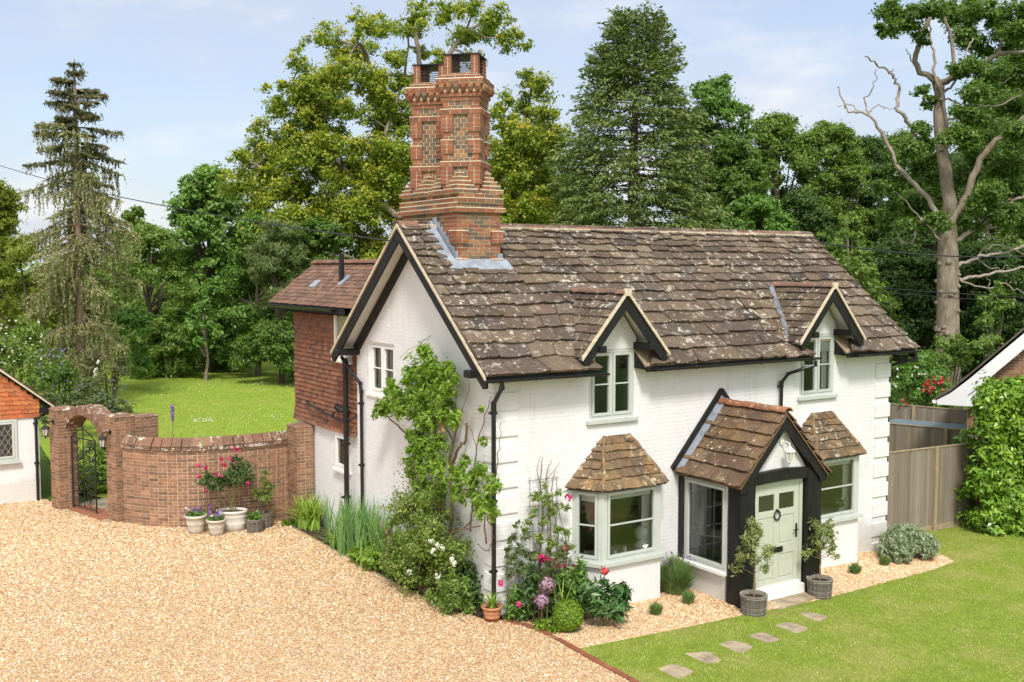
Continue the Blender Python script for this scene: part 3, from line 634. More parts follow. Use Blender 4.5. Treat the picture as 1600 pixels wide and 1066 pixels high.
# walls
wl = MB()
def panel(axis, val, n, rects, holes, th=.3):
    """wall of one rectangle with rectangular holes, split into cells; n = outward sign"""
    a0, a1, b0, b1 = rects; A = sorted({a0, a1} | {h for q in holes for h in q[:2] if a0 < h < a1}); B = sorted({b0, b1} | {h for q in holes for h in q[2:] if b0 < h < b1})
    def P(a, b, c): return (a, val + c, b) if axis == 1 else (val + c, a, b)
    for i in range(len(A) - 1):
        for j in range(len(B) - 1):
            ca, cb = (A[i] + A[i + 1]) / 2, (B[j] + B[j + 1]) / 2
            if any(q[0] < ca < q[1] and q[2] < cb < q[3] for q in holes): continue
            q = [P(A[i], B[j], 0), P(A[i + 1], B[j], 0), P(A[i + 1], B[j + 1], 0), P(A[i], B[j + 1], 0)]
            wl.add(q, [(0, 1, 2, 3) if (axis == 1) == (n < 0) else (3, 2, 1, 0)])
            q = [P(A[i], B[j], -n * th), P(A[i + 1], B[j], -n * th), P(A[i + 1], B[j + 1], -n * th), P(A[i], B[j + 1], -n * th)]
            wl.add(q, [(0, 1, 2, 3) if (axis == 1) != (n < 0) else (3, 2, 1, 0)], 1)
    for (x0, x1, z0, z1) in holes:
        for (p, q) in (((x0, z0), (x1, z0)), ((x1, z0), (x1, z1)), ((x1, z1), (x0, z1)), ((x0, z1), (x0, z0))):
            wl.add([P(*p, 0), P(*q, 0), P(*q, -n * th), P(*p, -n * th)], [(0, 1, 2, 3) if (axis == 1) == (n < 0) else (3, 2, 1, 0)])
bayholes = [(b - .82, b + .82, .93, 2.2) for b in BAYS]
panel(1, 0, -1, (0, Lc, -.6, 4.62), [WIN1[:3] + (4.62,), WIN2[:3] + (4.62,)] + bayholes + [(4.32, 5.78, .2, 2.25)])
GWIN = (3.70, 4.87, 3.55, 4.61)
panel(0, 0, -1, (0, Wc, -.6, 4.62), [GWIN[:3] + (4.615,)])
wl.add([(0, 0, 4.62), (0, Wc, 4.62), (0, RY, 4.62 + RY * K)], [(2, 1, 0)])
wl.add([(Lc, 0, -.6), (Lc, Wc, -.6), (Lc, Wc, 4.62), (Lc, RY, 4.62 + RY * K), (Lc, 0, 4.62)], [(0, 1, 2, 3, 4)])
wl.add([(0, Wc, -.6), (Lc, Wc, -.6), (Lc, Wc, 4.62), (0, Wc, 4.62)], [(3, 2, 1, 0)])
wl.box(.3, Lc - .3, .3, Wc - .3, -.1, .18, 1); wl.box(.3, Lc - .3, .3, Wc - .3, 2.55, 2.7, 1)
wl.build('wall', [M['white'], M['interior']], cottage)
# corner quoins
for x0, sx, zt in ((0, 1, 4.42), (Lc, -1, 4.2)):
    q = MB(); z = 3.71 - .003
    while z + .42 < zt: z += .444
    while z > -.35:
        a, b = (x0 - .025, x0 + .47) if sx > 0 else (x0 - .47, x0 + .025)
        q.bevbox(a, b, -.03, .30, z - .0, z + .315, .012)
        z -= .444
    q.build('corner_quoins', M['white'], cottage)
# windows
win_unit(cottage, 'window', (WIN1[0], -.0, WIN1[2]), (1, 0, 0), (0, -1, 0), WIN1[1] - WIN1[0], WIN1[3] - WIN1[2], (1, 1), sill=(.07, .07, .07))
win_unit(cottage, 'window', (WIN2[0], -.0, WIN2[2]), (1, 0, 0), (0, -1, 0), WIN2[1] - WIN2[0], WIN2[3] - WIN2[2], (1, 1), sill=(.07, .07, .07))
b = MB(); b.box(WIN2[0] + .58, WIN2[1] - .1, .06, .07, 4.36, 4.66); b.build('roller_blind', M['blind'], cottage); b = MB(); b.box(WIN2[1] - .27, WIN2[1] - .1, .10, .12, WIN2[2] + .05, 4.4); b.build('curtain', M['blind'], cottage)
gw = win_unit(cottage, 'window', (0.05, GWIN[1], GWIN[2]), (0, -1, 0), (-1, 0, 0), GWIN[1] - GWIN[0], GWIN[3] - GWIN[2], (1, 1), mat='white_wood', sill=(.05, .09, .06))
bl = MB(); bl.box(.16, .17, GWIN[0] + .1, GWIN[1] - .1, GWIN[2] + .05, GWIN[3]); bl.build('venetian_blind', M['galvanised'], gw)
# roof
CH = dict(x0=.36, x1=1.34, y0=1.85, y1=4.06)
def main_edges(t):
    y = -OV + t * SV[1]; z = EZ + t * SV[2]; cuts = []
    for c, dz, wn in ((D1, 0, WIN1), (D2, DZ2, WIN2)):
        if z < 4.54 + dz - .03: cuts.append((wn[0] - .03, wn[1] + .03))
        elif z < 5.66 + dz - .04: hw = (5.66 + dz - z) / 1.12 * .97 - .06; cuts.append((c - hw, c + hw))
    if y > CH['y0'] - .14: cuts.append((CH['x0'] - .16, CH['x1'] + .12))
    E, x = [], -GV
    for a, b in sorted(cuts): E.append((x, a)); x = b
    E.append((x, Lc + GV)); return [e for e in E if e[1] - e[0] > .05]
gau = [.40, .37, .35, .33, .315, .30, .285, .27, .255, .24, .225, .21, .20, .19, .18]; tot = 4.042
gau = [g_ * tot / sum(gau) for g_ in gau]
rf = MB(); random.seed(11)
slab_rows(rf, (0, -OV, EZ), (1, 0, 0), SV, NV, gau, main_edges, lambda k: .60 - .017 * k, .034, .05, tilt=1.75)
SB = np.array([0, -1 / sl, K / sl]); NB = np.array([0, K / sl, 1 / sl])
slab_rows(rf, (0, Wc + OV, EZ), (1, 0, 0), SB, NB, gau, lambda t: [(-GV, CH['x0'] - .1), (CH['x1'] + .1, Lc + GV)] if Wc + OV - t * SV[1] < CH['y1'] + .1 else [(-GV, Lc + GV)], lambda k: .58 - .017 * k, .03, .035)
roof = rf.build('roof', M['roof_slab'], cottage)
dk = MB(); e = .02
def deckq(x0, x1, y0, y1): dk.add([(x0, y0, zroof(y0) - e), (x1, y0, zroof(y0) - e), (x1, y1, zroof(y1) - e), (x0, y1, zroof(y1) - e), (x0, y0, zroof(y0) - e - .05), (x1, y0, zroof(y0) - e - .05), (x1, y1, zroof(y1) - e - .05), (x0, y1, zroof(y1) - e - .05)], [(0, 1, 2, 3), (7, 6, 5, 4), (0, 4, 5, 1), (1, 5, 6, 2), (2, 6, 7, 3), (3, 7, 4, 0)])
for a, b in ((-GV + .02, WIN1[0] - .01), (WIN1[1] + .01, WIN2[0] - .01), (WIN2[1] + .01, Lc + GV - .02)): deckq(a, b, -OV + .07, .001)
deckq(-GV + .02, Lc + GV - .02, .002, RY)
dk.add([(-GV + .02, Wc + OV - .02, EZ - e), (Lc + GV - .02, Wc + OV - .02, EZ - e), (Lc + GV - .02, RY, RZ - e), (-GV + .02, RY, RZ - e)], [(0, 1, 2, 3)])
dk.build('roof_deck', M['post'], roof)
for xs in (WIN1[0] - .02, WIN1[1] + .0, WIN2[0] - .02, WIN2[1] + .0):     # boards closing the roof where it is cut for the windows
    ck = MB(); ck.prism([(xs, -OV + .03, zroof(-OV) - .05), (xs, -.002, zroof(0) - .05), (xs, -.002, zroof(0) - .36), (xs, -.12, zroof(0) - .36)], (.02, 0, 0)); ck.build('cheek_board', M['black_timber'], roof)
fs = MB()
for a, b in ((-GV + .05, WIN1[0] - .01), (WIN1[1] + .01, WIN2[0] - .01), (WIN2[1] + .01, Lc + GV - .05)): fs.box(a, b, -OV + .035, -OV + .065, EZ - .085, EZ + .012)
fs.build('fascia', M['black_timber'], roof)
rt = MB(); x = -GV - .01; random.seed(5)
def half_round(mb, x0, x1, y, z, r=.13, axis=0, dip=0.):
    n = 8; vs = []
    for x_, dz in ((x0, 0), (x1, dip)):
        for ro in (r, r - .025):
            for k in range(n + 1):
                a = math.pi * k / n; c, s_ = ro * math.cos(a), ro * .75 * math.sin(a)
                vs.append((x_, y + c, z + s_ - .02 + dz) if axis == 0 else (y + c, x_, z + s_ - .02 + dz))
    m_ = n + 1; fsx = []
    for k in range(n): fsx += [(k, k + 1, 2 * m_ + k + 1, 2 * m_ + k), (m_ + k, 3 * m_ + k, 3 * m_ + k + 1, m_ + k + 1), (k, m_ + k, m_ + k + 1, k + 1), (2 * m_ + k, 2 * m_ + k + 1, 3 * m_ + k + 1, 3 * m_ + k)]
    mb.add(vs, fsx if axis == 0 else [f[::-1] for f in fsx])
while x < Lc + GV - .02:
    b = min(x + random.uniform(.36, .44), Lc + GV + .01)
    if b > CH['x0'] and x < CH['x1']:
        if rt.v and x < 1: rt.build('ridge_tiles', M['ridge_tile'], roof)
        rt = MB()
    else: zs = lambda q: RZ + .005 - .035 * math.sin(math.pi * min(1, max(0, (q - 1.3) / 9.4))) + .006 * math.sin(q * 5); half_round(rt, x, b - .012, RY, zs(x) + random.gauss(0, .005), .14, 0, zs(b) - zs(x))
    x = b
rt.build('ridge_tiles', M['ridge_tile'], roof)
rm = MB(); rm.box(CH['x1'], Lc + GV - .01, RY - .15, RY + .15, RZ - .09, RZ + .005); rm.box(-GV + .02, CH['x0'], RY - .13, RY + .13, RZ - .08, RZ + .02)
for xs in (-GV - .012, Lc + GV - .02):                # mortar of the verges
    for sgn in (1, -1):
        y0 = -OV if sgn > 0 else Wc + OV
        A = [(xs, y0, EZ - .035), (xs, RY, RZ - .035), (xs, RY, RZ + .035), (xs, y0, EZ + .03)]
        rm.prism(A, (.032, 0, 0))
rm.build('mortar_bedding', M['cream_mortar'], roof)
# barge boards of the gables
for xs, t in ((-GV + .02, .045), (Lc + GV - .06, .045)):
    for sgn in (1, -1):
        y0 = -OV - .0 if sgn > 0 else Wc + OV
        b = MB(); b.prism([(xs, y0, EZ - .05), (xs, RY, RZ - .05), (xs, RY, RZ - .30), (xs, y0 + sgn * .10, EZ - .19), (xs, y0 + sgn * .0, EZ - .17)], (t, 0, 0)); b.build('barge_board', M['black_timber'], cottage)
for sgn in (1, -1):                                 # soffit and wall-side trim under the left verge
    y0, y1 = (.0, RY) if sgn > 0 else (Wc, RY)
    b = MB(); q = -.10
    b.prism([(-GV + .07, y0 - sgn * .3, zroof(0) - .25 - .09 + .0), (-.006, y0 - sgn * .3, zroof(0) - .25 - .09), (-.006, y1, RZ - .09), (-GV + .07, y1, RZ - .09)], (0, 0, -.02))
    b.build('soffit', M['white_wood'], cottage)
    b = MB(); b.prism([(-.07, y0 - sgn * .02, 4.62 - .14), (-.07, y1, RZ - .13), (-.07, y1, RZ - .34), (-.07, y0 + sgn * .1, 4.62 - .28)], (.065, 0, 0)); b.build('wall_rafter', M['black_timber'], cottage)
    yb = .05 if sgn > 0 else Wc - .05
    b = MB(); b.bevbox(-GV - .08, -.003, yb - .11, yb + .11, 4.30, 4.43, .015); b.build('wall_plate_end', M['black_timber'], cottage)
# dormers
def dormer(c, dz):
    d = MB(); zf, za, hw, y0 = 4.54 + dz, 5.66 + dz, .97, -.42; m_ = math.hypot(hw, za - zf)
    su = np.array([hw / m_, 0, (za - zf) / m_])
    yv = lambda z: -OV + (z - EZ) / K
    for sg in (1, -1):
        s_ = su * np.array([sg, 1, 1]); n_ = np.array([-sg * (za - zf) / m_, 0, hw / m_])
        slab_rows(d, (c - sg * hw, y0, zf), (0, 1, 0), s_, n_, [m_ / 8] * 8, lambda t: [(0.0, yv(zf + t * su[2]) - y0 + .10)], lambda k: .30, .022, .014, over=.06, gap=.006)
    if 1:
        o = d.build('dormer_roof', M['roof_slab'], cottage)
    r = MB(); y = y0 - .02
    while y < 1.28:
        half_round(r, y, y + .27, c, za + .035 + random.gauss(0, .004), .10, 1); y += .28
    r.build('dormer_ridge_tiles', M['ridge_tile'], o)
    k = MB()
    for sg in (1, -1):
        P = lambda x, y, z: (c + sg * x, y, z)
        k.add([P(-hw + .02, y0 + .03, zf - .015), P(0, y0 + .03, za - .015), P(0, yv(za) + .1, za - .015), P(-hw + .02, yv(zf) + .1, zf - .015)], [(0, 1, 2, 3) if sg > 0 else (3, 2, 1, 0)])
    k.build('dormer_deck', M['white_wood'], o)
    v = MB()
    for sg in (1, -1):                              # mortar of the dormer verge
        P = lambda x, z: (c + sg * x, y0 - .03, z)
        v.prism([P(-hw - .02, zf - .02), P(0, za + .01), P(0, za + .075), P(-hw - .03, zf + .045)], (0, .035, 0))
    v.rotbox(c, y0 - .012, .075, .02, 0, za - .03, za + .10); v.build('verge_mortar', M['cream_mortar'], o)
    for sg in (1, -1):
        b = MB(); P = lambda x, z: (c + sg * x, y0 + .006, z)
        b.prism([P(-hw + .0, zf - .03), P(0, za - .03), P(0, za - .27), P(-hw + .13, zf - .11), P(-hw + .03, zf - .11)], (0, .04, 0)); b.build('dormer_barge_board', M['black_timber'], cottage)
        b = MB(); xa = c + sg * .56; b.bevbox(xa - .07, xa + .07, y0 - .05, -.001, 4.645 + dz, 4.765 + dz, .01); b.build('dormer_bracket', M['black_timber'], cottage)
    p = MB(); wz = 4.658 + dz if dz == 0 else 4.738
    p.add([(c - .56, -.004, wz), (c + .56, -.004, wz), (c + .56, -.004, wz + .2), (c, -.004, za - .06), (c - .56, -.004, wz + .2)], [(0, 1, 2, 3, 4)])
    p.add([(c - .56, .1, wz), (c + .56, .1, wz), (c + .56, .1, wz + .2), (c, .1, za - .06), (c - .56, .1, wz + .2)], [(4, 3, 2, 1, 0)])
    p.build('dormer_gable', M['render'], cottage)
    f = MB()
    f.prism([(c - hw - .01, -.05, 4.63 + dz), (c - hw + .13, -.02, 4.70 + dz), (c - .12, 1.16, 5.69 + dz), (c - .24, 1.17, 5.66 + dz)], (0, -.004, .012)); f.build('lead_valley', M['lead_old'], o)
dormer(D1, 0); dormer(D2, DZ2)
# gutters and pipes
def gutter(parent, a, b, r=.045, name='gutter'):
    g_ = MB(); a = np.array(a, float); b = np.array(b, float); d = unit(b - a); s_ = np.cross(d, (0, 0, 1.)); n = 7; vs = []
    for p in (a, b):
        for ro in (r, r - .008):
            for k in range(n + 1):
                t = math.pi + math.pi * k / n; vs.append(p + s_ * ro * math.cos(t) + np.array([0, 0, 1]) * ro * math.sin(t))
    m_ = n + 1; f = []
    for k in range(n): f += [(k, k + 1, 2 * m_ + k + 1, 2 * m_ + k), (m_ + k, 3 * m_ + k, 3 * m_ + k + 1, m_ + k + 1), (k, m_ + k, m_ + k + 1, k + 1), (2 * m_ + k, 2 * m_ + k + 1, 3 * m_ + k + 1, 3 * m_ + k)]
    for k in (0, n): f.append((k, m_ + k, 3 * m_ + k, 2 * m_ + k))
    f += [tuple(range(m_)), tuple(range(2 * m_, 3 * m_))]; g_.add(vs, f); L = np.linalg.norm(b - a); k = .15
    while k < L:
        p = a + d * k; g_.tube([p - s_ * r * 1.1 - np.array([0, 0, .0]), p - np.array([0, 0, r * 1.12]), p + s_ * r * 1.1], .01, 5); k += .85
    return g_.build(name, M['black_plastic'], parent)
def pipe(parent, pts, r=.038, name='downpipe', clips=()):
    p = MB(); p.tube(pts, r, 10)
    for q in pts[1:-1]: p.tube([np.array(q) - (0, 0, r * .9), np.array(q) + (0, 0, r * .9)], r * 1.25, 10)
    for z in clips:
        x, y = pts[-1][0], pts[-1][1]; p.tube([(x, y, z - .03), (x, y, z + .03)], r * 1.32, 10); p.box(x - r * 1.8, x + r * 1.8, y - .01, y + .01 + r, z - .018, z + .018)
    return p.build(name, M['black_plastic'], parent)
GZ = EZ - .035; GY = -OV - .045
gutter(cottage, (-GV - .02, GY, GZ), (WIN1[0] + .10, GY, GZ - .01)); gutter(cottage, (WIN1[1] + .14, GY, GZ), (WIN2[0] + .12, GY, GZ + .01)); gutter(cottage, (WIN2[1] + .22, GY, GZ), (Lc + GV + .05, GY, GZ + .01))
pipe(cottage, [(-.12, GY, GZ - .05), (-.12, GY, GZ - .13), (-.07, -.10, 3.86), (-.065, -.09, 3.78), (-.065, -.09, .2)], .040, clips=(3.7, 2.2, 1.0))
pipe(cottage, [(WIN2[0] - .02, GY, GZ - .05), (WIN2[0] - .02, GY + .02, GZ - .14), (6.95, -.16, 3.98), (6.86, -.07, 3.80), (6.86, -.06, 2.3)], .036, clips=(3.72, 2.6))
pipe(cottage, [(Lc + GV - .08, GY, GZ - .05), (Lc + GV - .08, GY, GZ - .17), (Lc + .12, .06, 3.95), (Lc + .08, .08, 3.6), (Lc + .08, .08, -.2)], .036)
pipe(cottage, [(-.22, Wc + OV - .1, 4.24), (-.2, Wc + .2, 4.14), (-.07, Wc - .30, 3.72), (-.06, Wc - .33, 3.55), (-.06, Wc - .33, .2)], .036, clips=(3.3, 2.0, .9))
fl = MB(); fl.box(Lc + .12, Lc + .3, -.2, .0, 4.05, 4.2); fl.rotbox(Lc + .2, -.22, .12, .03, 0, 4.02, 4.2); fl.build('security_light', M['black_plastic'], cottage)
# bay windows
def bay(c, mat, items):
    yb, hf, hw = -.50, .68, .96; z0, z1, zr0, zr1 = .86, .93, 2.20, 3.06
    g0 = float(gz(c)) - .3
    b = MB(); b.prism([(c - hw, .02, g0), (c - hf, yb, g0), (c + hf, yb, g0), (c + hw, .02, g0)], (0, 0, z0 - g0)); o = b.build('bay_window', M['render'], cottage)
    s_ = MB(); s_.prism([(c - hw - .09, .0, z0 + .002), (c - hf - .055, yb - .085, z0 + .002), (c + hf + .055, yb - .085, z0 + .002), (c + hw + .09, .0, z0 + .002)], (0, 0, z1 - z0)); s_.build('bay_sill', M['sage'], o)
    f = MB(); T = .07
    def rail(p, q, za, zb, t0, t1):
        p = np.array(p); q = np.array(q); d = unit(q - p); n_ = np.array([d[1], -d[0]])
        Fr = (np.array([p[0], p[1], 0]), np.array([d[0], d[1], 0]), np.array([0, 0, 1.]), np.array([n_[0], n_[1], 0])); return Fr, np.linalg.norm(q - p)
    corners = [(c - hw, 0.0), (c - hf, yb), (c + hf, yb), (c + hw, 0.0)]
    for i in range(3):
        Fr, L = rail(corners[i], corners[i + 1], 0, 0, 0, 0); mg = .12 if i == 1 else .075; zz = z1 + .004
        f.fb(Fr, 0, L, zz, zz + .05, -.08, -.004); f.fb(Fr, 0, L, zr0 - .03, zr0 + .05, -.08, -.004)
        f.fb(Fr, .0, mg, zz + .05, zr0 - .03, -.08, -.002); f.fb(Fr, L - mg, L, zz + .05, zr0 - .03, -.08, -.002)
        a, bb = mg, L - mg; c0, c1 = zz + .05, zr0 - .03; q = .055
        for (A0, A1, B0, B1) in ((a + .006, a + q, c0 + .006, c1 - .006), (bb - q, bb - .006, c0 + .006, c1 - .006), (a + q, bb - q, c0 + .006, c0 + q), (a + q, bb - q, c1 - q, c1 - .006)): f.fb(Fr, A0, A1, B0, B1, -.05, .012)
        zc = (c0 + c1) / 2; f.fb(Fr, a + q, bb - q, zc - .012, zc + .012, -.045, -.004)
        p = MB(); P = lambda x, z: Fr[0] + Fr[1] * x + Fr[2] * z - Fr[3] * .03
        p.add([P(a + q, c0 + q), P(bb - q, c0 + q), P(bb - q, c1 - q), P(a + q, c1 - q)], [(0, 1, 2, 3)]); p.build('bay_pane', M['glass'], o)
        r_ = MB(); r_.fb(Fr, a + q, bb - q, c1 - q - (.10 if i else .13), c1 - q, -.10, -.09); r_.build('roller_blind', M['blind'], o)
    f.build('bay_frame', M['sage'], o)
    cu = MB(); vs_ = [(c + .36 + .30 * q / 10, -.34 + .025 * (q % 2), zz) for zz in (.95, 2.15) for q in range(11)]; cu.add(vs_, [(q, q + 1, q + 12, q + 11) for q in range(10)]); cu.build('curtain', M['blind'], o)
    k = MB(); k.box(c - .64, c + .64, -.455, .25, .90, .935); k.build('window_board', M['white_wood'], o)
    # hipped slab roof
    r = MB(); e = 1.10; ef, ye = .725, -.60; tp = .285; zt = zr1; zb = zr0 + .02
    def facet(p0, p1, q1, q0):
        p0, p1, q1, q0 = map(lambda z: np.array(z, float), (p0, p1, q1, q0)); u_ = unit(p1 - p0); h = (q0 - p0) - u_ * ((q0 - p0) @ u_); H = np.linalg.norm(h); s2 = h / H; n2 = np.cross(u_, s2)
        W0 = np.linalg.norm(p1 - p0); a, b2 = (q0 - p0) @ u_, (q1 - p0) @ u_
        slab_rows(r, p0, u_, s2, n2, [H / 6.0 * q for q in (1.25, 1.1, 1.02, .95, .88, .8)], lambda t: [(a * t / H, W0 + (b2 - W0) * t / H)], lambda k: .30, .026, .02, over=.03, gap=.004, tilt=1.5)
        r.add([p0, p1, q1, q0], [(0, 1, 2, 3)])
    facet((c - e, .0, zb), (c - ef, ye, zb), (c - tp, -.03, zt), (c - tp - .02, .0, zt)); facet((c - ef, ye, zb), (c + ef, ye, zb), (c + tp, -.03, zt), (c - tp, -.03, zt)); facet((c + ef, ye, zb), (c + e, .0, zb), (c + tp + .02, .0, zt), (c + tp, -.03, zt))
    r.add([(c - e, 0, zb - .012), (c - ef, ye, zb - .012), (c + ef, ye, zb - .012), (c + e, 0, zb - .012)], [(3, 2, 1, 0)])
    r.build('bay_roof', M[mat], o)
    for sg in (1, -1):
        h = MB(); limb(h, [(c + sg * ef, ye, zb + .035), (c + sg * (ef + tp) / 2, (ye - .03) / 2, (zb + zt) / 2 + .045), (c + sg * tp, -.04, zt + .03)], .045, .035, 6, .008, 4)
        h.build('hip_mortar', M['bay_slab'], o)
    m_ = MB(); m_.prism([(c - e - .05, -.003, zb - .02), (c - tp - .05, -.003, zt + .05), (c + tp + .05, -.003, zt + .05), (c + e + .05, -.003, zb - .02), (c + e - .02, -.003, zb), (c + tp - .01, -.003, zt), (c - tp + .01, -.003, zt), (c - e + .02, -.003, zb)], (0, -.035, 0)); m_.build('wall_fillet', M['white_wood'], o)
bay(BAYS[0], 'bay_slab', 0); bay(BAYS[1], 'bay_slab_grey', 1)
# porch
po = MB(); gp = -.3
po.box(PX0 + .02, PX0 + .14, PY + .3, -.002, gp, .56); po.box(PX1 - .14, PX1 - .02, PY + .3, -.002, gp, 2.25); po.box(PX0 + .14, PX1 - .14, PY + .12, -.003, gp, .17, 1)
porch = po.build('porch', [M['white'], M['stone_paving']], cottage)
b = MB(); b.prism([(PX0 + .36, PY + .02, 2.40), (PX1 - .30, PY + .02, 2.40), ((PX0 + PX1) / 2 + .02, PY + .02, 3.36)], (0, .06, 0)); b.build('porch_gable', M['render'], porch)
for xa, xb, tw in ((PX0 - .02, PX0 + .345, .03), (PX1 - .36, PX1 + .02, -.01)):
    b = MB(); vs = []; random.seed(int(xa * 10))
    for z in (gp, .4, .9, 1.4, 1.9, 2.35):
        j = [random.gauss(0, .008) for _ in range(4)]; bulge = .05 * math.exp(-((z - .15) / .5) ** 2) if tw > 0 else 0
        vs += [(xa + j[0] - tw * .3, PY - .10 + j[1] - bulge, z), (xb + j[2], PY - .10 + j[1] - bulge, z), (xb + j[2], PY + .12 + j[3], z), (xa + j[0] - tw * .3, PY + .20 + j[3], z)]
    fx = [(k * 4 + i, k * 4 + (i + 1) % 4, k * 4 + 4 + (i + 1) % 4, k * 4 + 4 + i) for k in range(5) for i in range(4)] + [(20, 21, 22, 23)]; b.add(vs, fx); b.build('porch_post', M['black_timber'], porch)
b = MB(); vs = []; n = 8                              # cambered tie beam over the door
for i in range(n + 1):
    x = PX0 + .3 + (PX1 - PX0 - .56) * i / n; cmb = .045 * math.sin(math.pi * i / n); y0, y1 = PY - .085, PY + .14
    vs += [(x, y0, 2.205 + cmb * .5), (x, y1, 2.205 + cmb * .5), (x, y1, 2.40 + cmb), (x, y0, 2.40 + cmb)]
b.add(vs, [(i * 4 + k, i * 4 + (k + 1) % 4, i * 4 + 4 + (k + 1) % 4, i * 4 + 4 + k)[::-1] for i in range(n) for k in range(4)] + [(3, 2, 1, 0), tuple(n * 4 + k for k in range(4))][0:2]); b.build('tie_beam', M['black_timber'], porch)
pc = 5.225; pe, pz0, pz1, py0 = 1.17, 2.24, 3.48, -1.74
for sg in (1, -1):
    b = MB(); P = lambda x, z: (pc + sg * x, py0 + .05, z); b.prism([P(-pe + .04, pz0 - .02), P(0, pz1 - .05), P(0, pz1 - .28), P(-pe + .24, pz0 - .03), P(-pe + .2, pz0 - .13), P(-pe + .06, pz0 - .12)], (0, .05, 0)); b.build('porch_barge_board', M['black_timber'], porch)
    b = MB(); xx = pc - sg * .965; b.box(xx - .05, xx + .05, PY - .0, -.003, 2.2, 2.30); b.build('eaves_beam', M['black_timber'], porch)
r = MB(); m_ = math.hypot(pe, pz1 - pz0); random.seed(3)
for sg in (1, -1):
    s_ = np.array([sg * pe / m_, 0, (pz1 - pz0) / m_]); n_ = np.array([-sg * (pz1 - pz0) / m_, 0, pe / m_])
    slab_rows(r, (pc - sg * pe, py0, pz0), (0, 1, 0), s_, n_, [m_ / 6.4 * q for q in (1.2, 1.12, 1.05, 1, 1, 1.03)], lambda t: [(0, -py0 - .0)], lambda k: .40, .03, .022, over=.04, tilt=1.6)
    A = [(pc - sg * (pe - .02), py0 + .02, pz0), (pc, py0 + .02, pz1 - .01), (pc, -.002, pz1 - .01), (pc - sg * (pe - .02), -.002, pz0)]; r.prism(A, (0, 0, -.035))
pr = r.build('porch_roof', M['porch_slab'], porch)
r = MB(); y = py0 - .01
while y < -.2: half_round(r, y, y + .36, pc, pz1 + .045 + random.gauss(0, .006), .115, 1); y += .37
r.build('porch_ridge_tiles', M['ridge_red'], pr)
f = MB(); P = lambda x, z, y: (pc + x, y, z)
for sg in (1, -1):
    f.prism([P(-sg * (pe + .06), pz0 + .08, -.004), P(0, pz1 + .22, -.004), P(0, pz1 + .03, -.004), P(-sg * (pe + .02), pz0 - .05, -.004)], (0, -.03, 0))
    f.prism([P(-sg * (pe + .02), pz0 + .05, -.036), P(0, pz1 + .10, -.036), P(0, pz1 + .10, -.20), P(-sg * (pe + .02), pz0 + .05, -.20)], (0, 0, .02))
f.build('lead_flashing', M['lead'], pr)
f = MB()
for sg in (1, -1): f.prism([P(-sg * (pe + .11), pz0 + .12, -.003), P(-sg * .03, pz1 + .30, -.003), P(0, pz1 + .30, -.003), P(0, pz1 + .18, -.003), P(-sg * (pe + .05), pz0 + .04, -.003)], (0, -.045, 0))
f.build('flashing_edge', M['black_timber'], pr)
pw = win_unit(porch, 'porch_window', (PX0 + .005, -.16, .60), (0, -1, 0), (-1, 0, 0), 1.14, 1.60, (1,), mat='sage', bar=(), fr=.05, sash=.055)
b = MB(); b.box(PX0 - .09, PX0 + .16, PY + .22, -.06, .545, .598); b.build('porch_sill', M['white_wood'], porch)
b = MB(); b.box(PX0 - .01, PX0 + .13, -.16, -.004, .56, 2.2); b.build('wall_post', M['black_timber'], porch)
# glazed inner door seen through the porch window
ix0, ix1, iz0, iz1 = 4.30, 5.42, .2, 2.25
b = MB(); b.box(4.35, 5.78, .12, .14, .2, 2.3); b.build('dark_door_sheet', M['grey_roof_felt'], porch)  # dark sheet added behind the white bars, standing in for an unlit room
b = MB(); Fd = (np.array([ix0, .03, iz0]), np.array([1., 0, 0]), np.array([0, 0, 1.]), np.array([0, -1., 0])); W_, H_ = ix1 - ix0, iz1 - iz0
for a0, a1, b0, b1 in ((0, .06, 0, H_), (W_ - .06, W_, 0, H_), (.06, W_ - .06, H_ - .06, H_), (W_ / 2 - .07, W_ / 2 + .07, 0, H_ - .06), (.06, W_ - .06, 0, .14)): b.fb(Fd, a0, a1, b0, b1, -.04, 0)
for half in (0, 1):
    xa = .06 + half * (W_ / 2 + .01); xb = xa + W_ / 2 - .13
    b.fb(Fd, (xa + xb) / 2 - .013, (xa + xb) / 2 + .013, .14, H_ - .06, -.03, -.005)
    for k in range(1, 5): zc = .14 + (H_ - .2) * k / 5; b.fb(Fd, xa, xb, zc - .013, zc + .013, -.031, -.004)
idr = b.build('inner_door', M['white_wood'], porch)
# front door
DX0, DX1, DZ0, DZ1, DY = 4.525, 5.87, .17, 2.205, PY + .03
Fd = (np.array([DX0, DY, DZ0]), np.array([1., 0, 0]), np.array([0, 0, 1.]), np.array([0, -1., 0])); W_, H_ = DX1 - DX0, DZ1 - DZ0
lf = MB(); t = .075; a0, a1, b1 = t + .008, W_ - t - .008, H_ - t - .006; c0 = .045
gx = [(a0 + .12, (a0 + a1) / 2 - .06), ((a0 + a1) / 2 + .06, a1 - .12)]; rows = [(.20, .66), (.84, 1.38), (1.50, 1.80)]
cells_x = [a0] + [q for g_ in gx for q in g_] + [a1]; cells_z = [c0] + [q for g_ in rows for q in g_] + [b1]
for i in range(5):
    for j in range(7):
        if i % 2 == 1 and j % 2 == 1:
            if j == 5: continue
            x0_, x1_, z0_, z1_ = cells_x[i], cells_x[i + 1], cells_z[j], cells_z[j + 1]
            lf.fb(Fd, x0_, x1_, z0_, z1_, -.045, -.014); lf.fb(Fd, x0_ + .035, x1_ - .035, z0_ + .035, z1_ - .035, -.0139, -.003)
        else: lf.fb(Fd, cells_x[i], cells_x[i + 1], cells_z[j], cells_z[j + 1], -.045, .0)
front_door = lf.build('front_door', M['door_paint'], cottage)
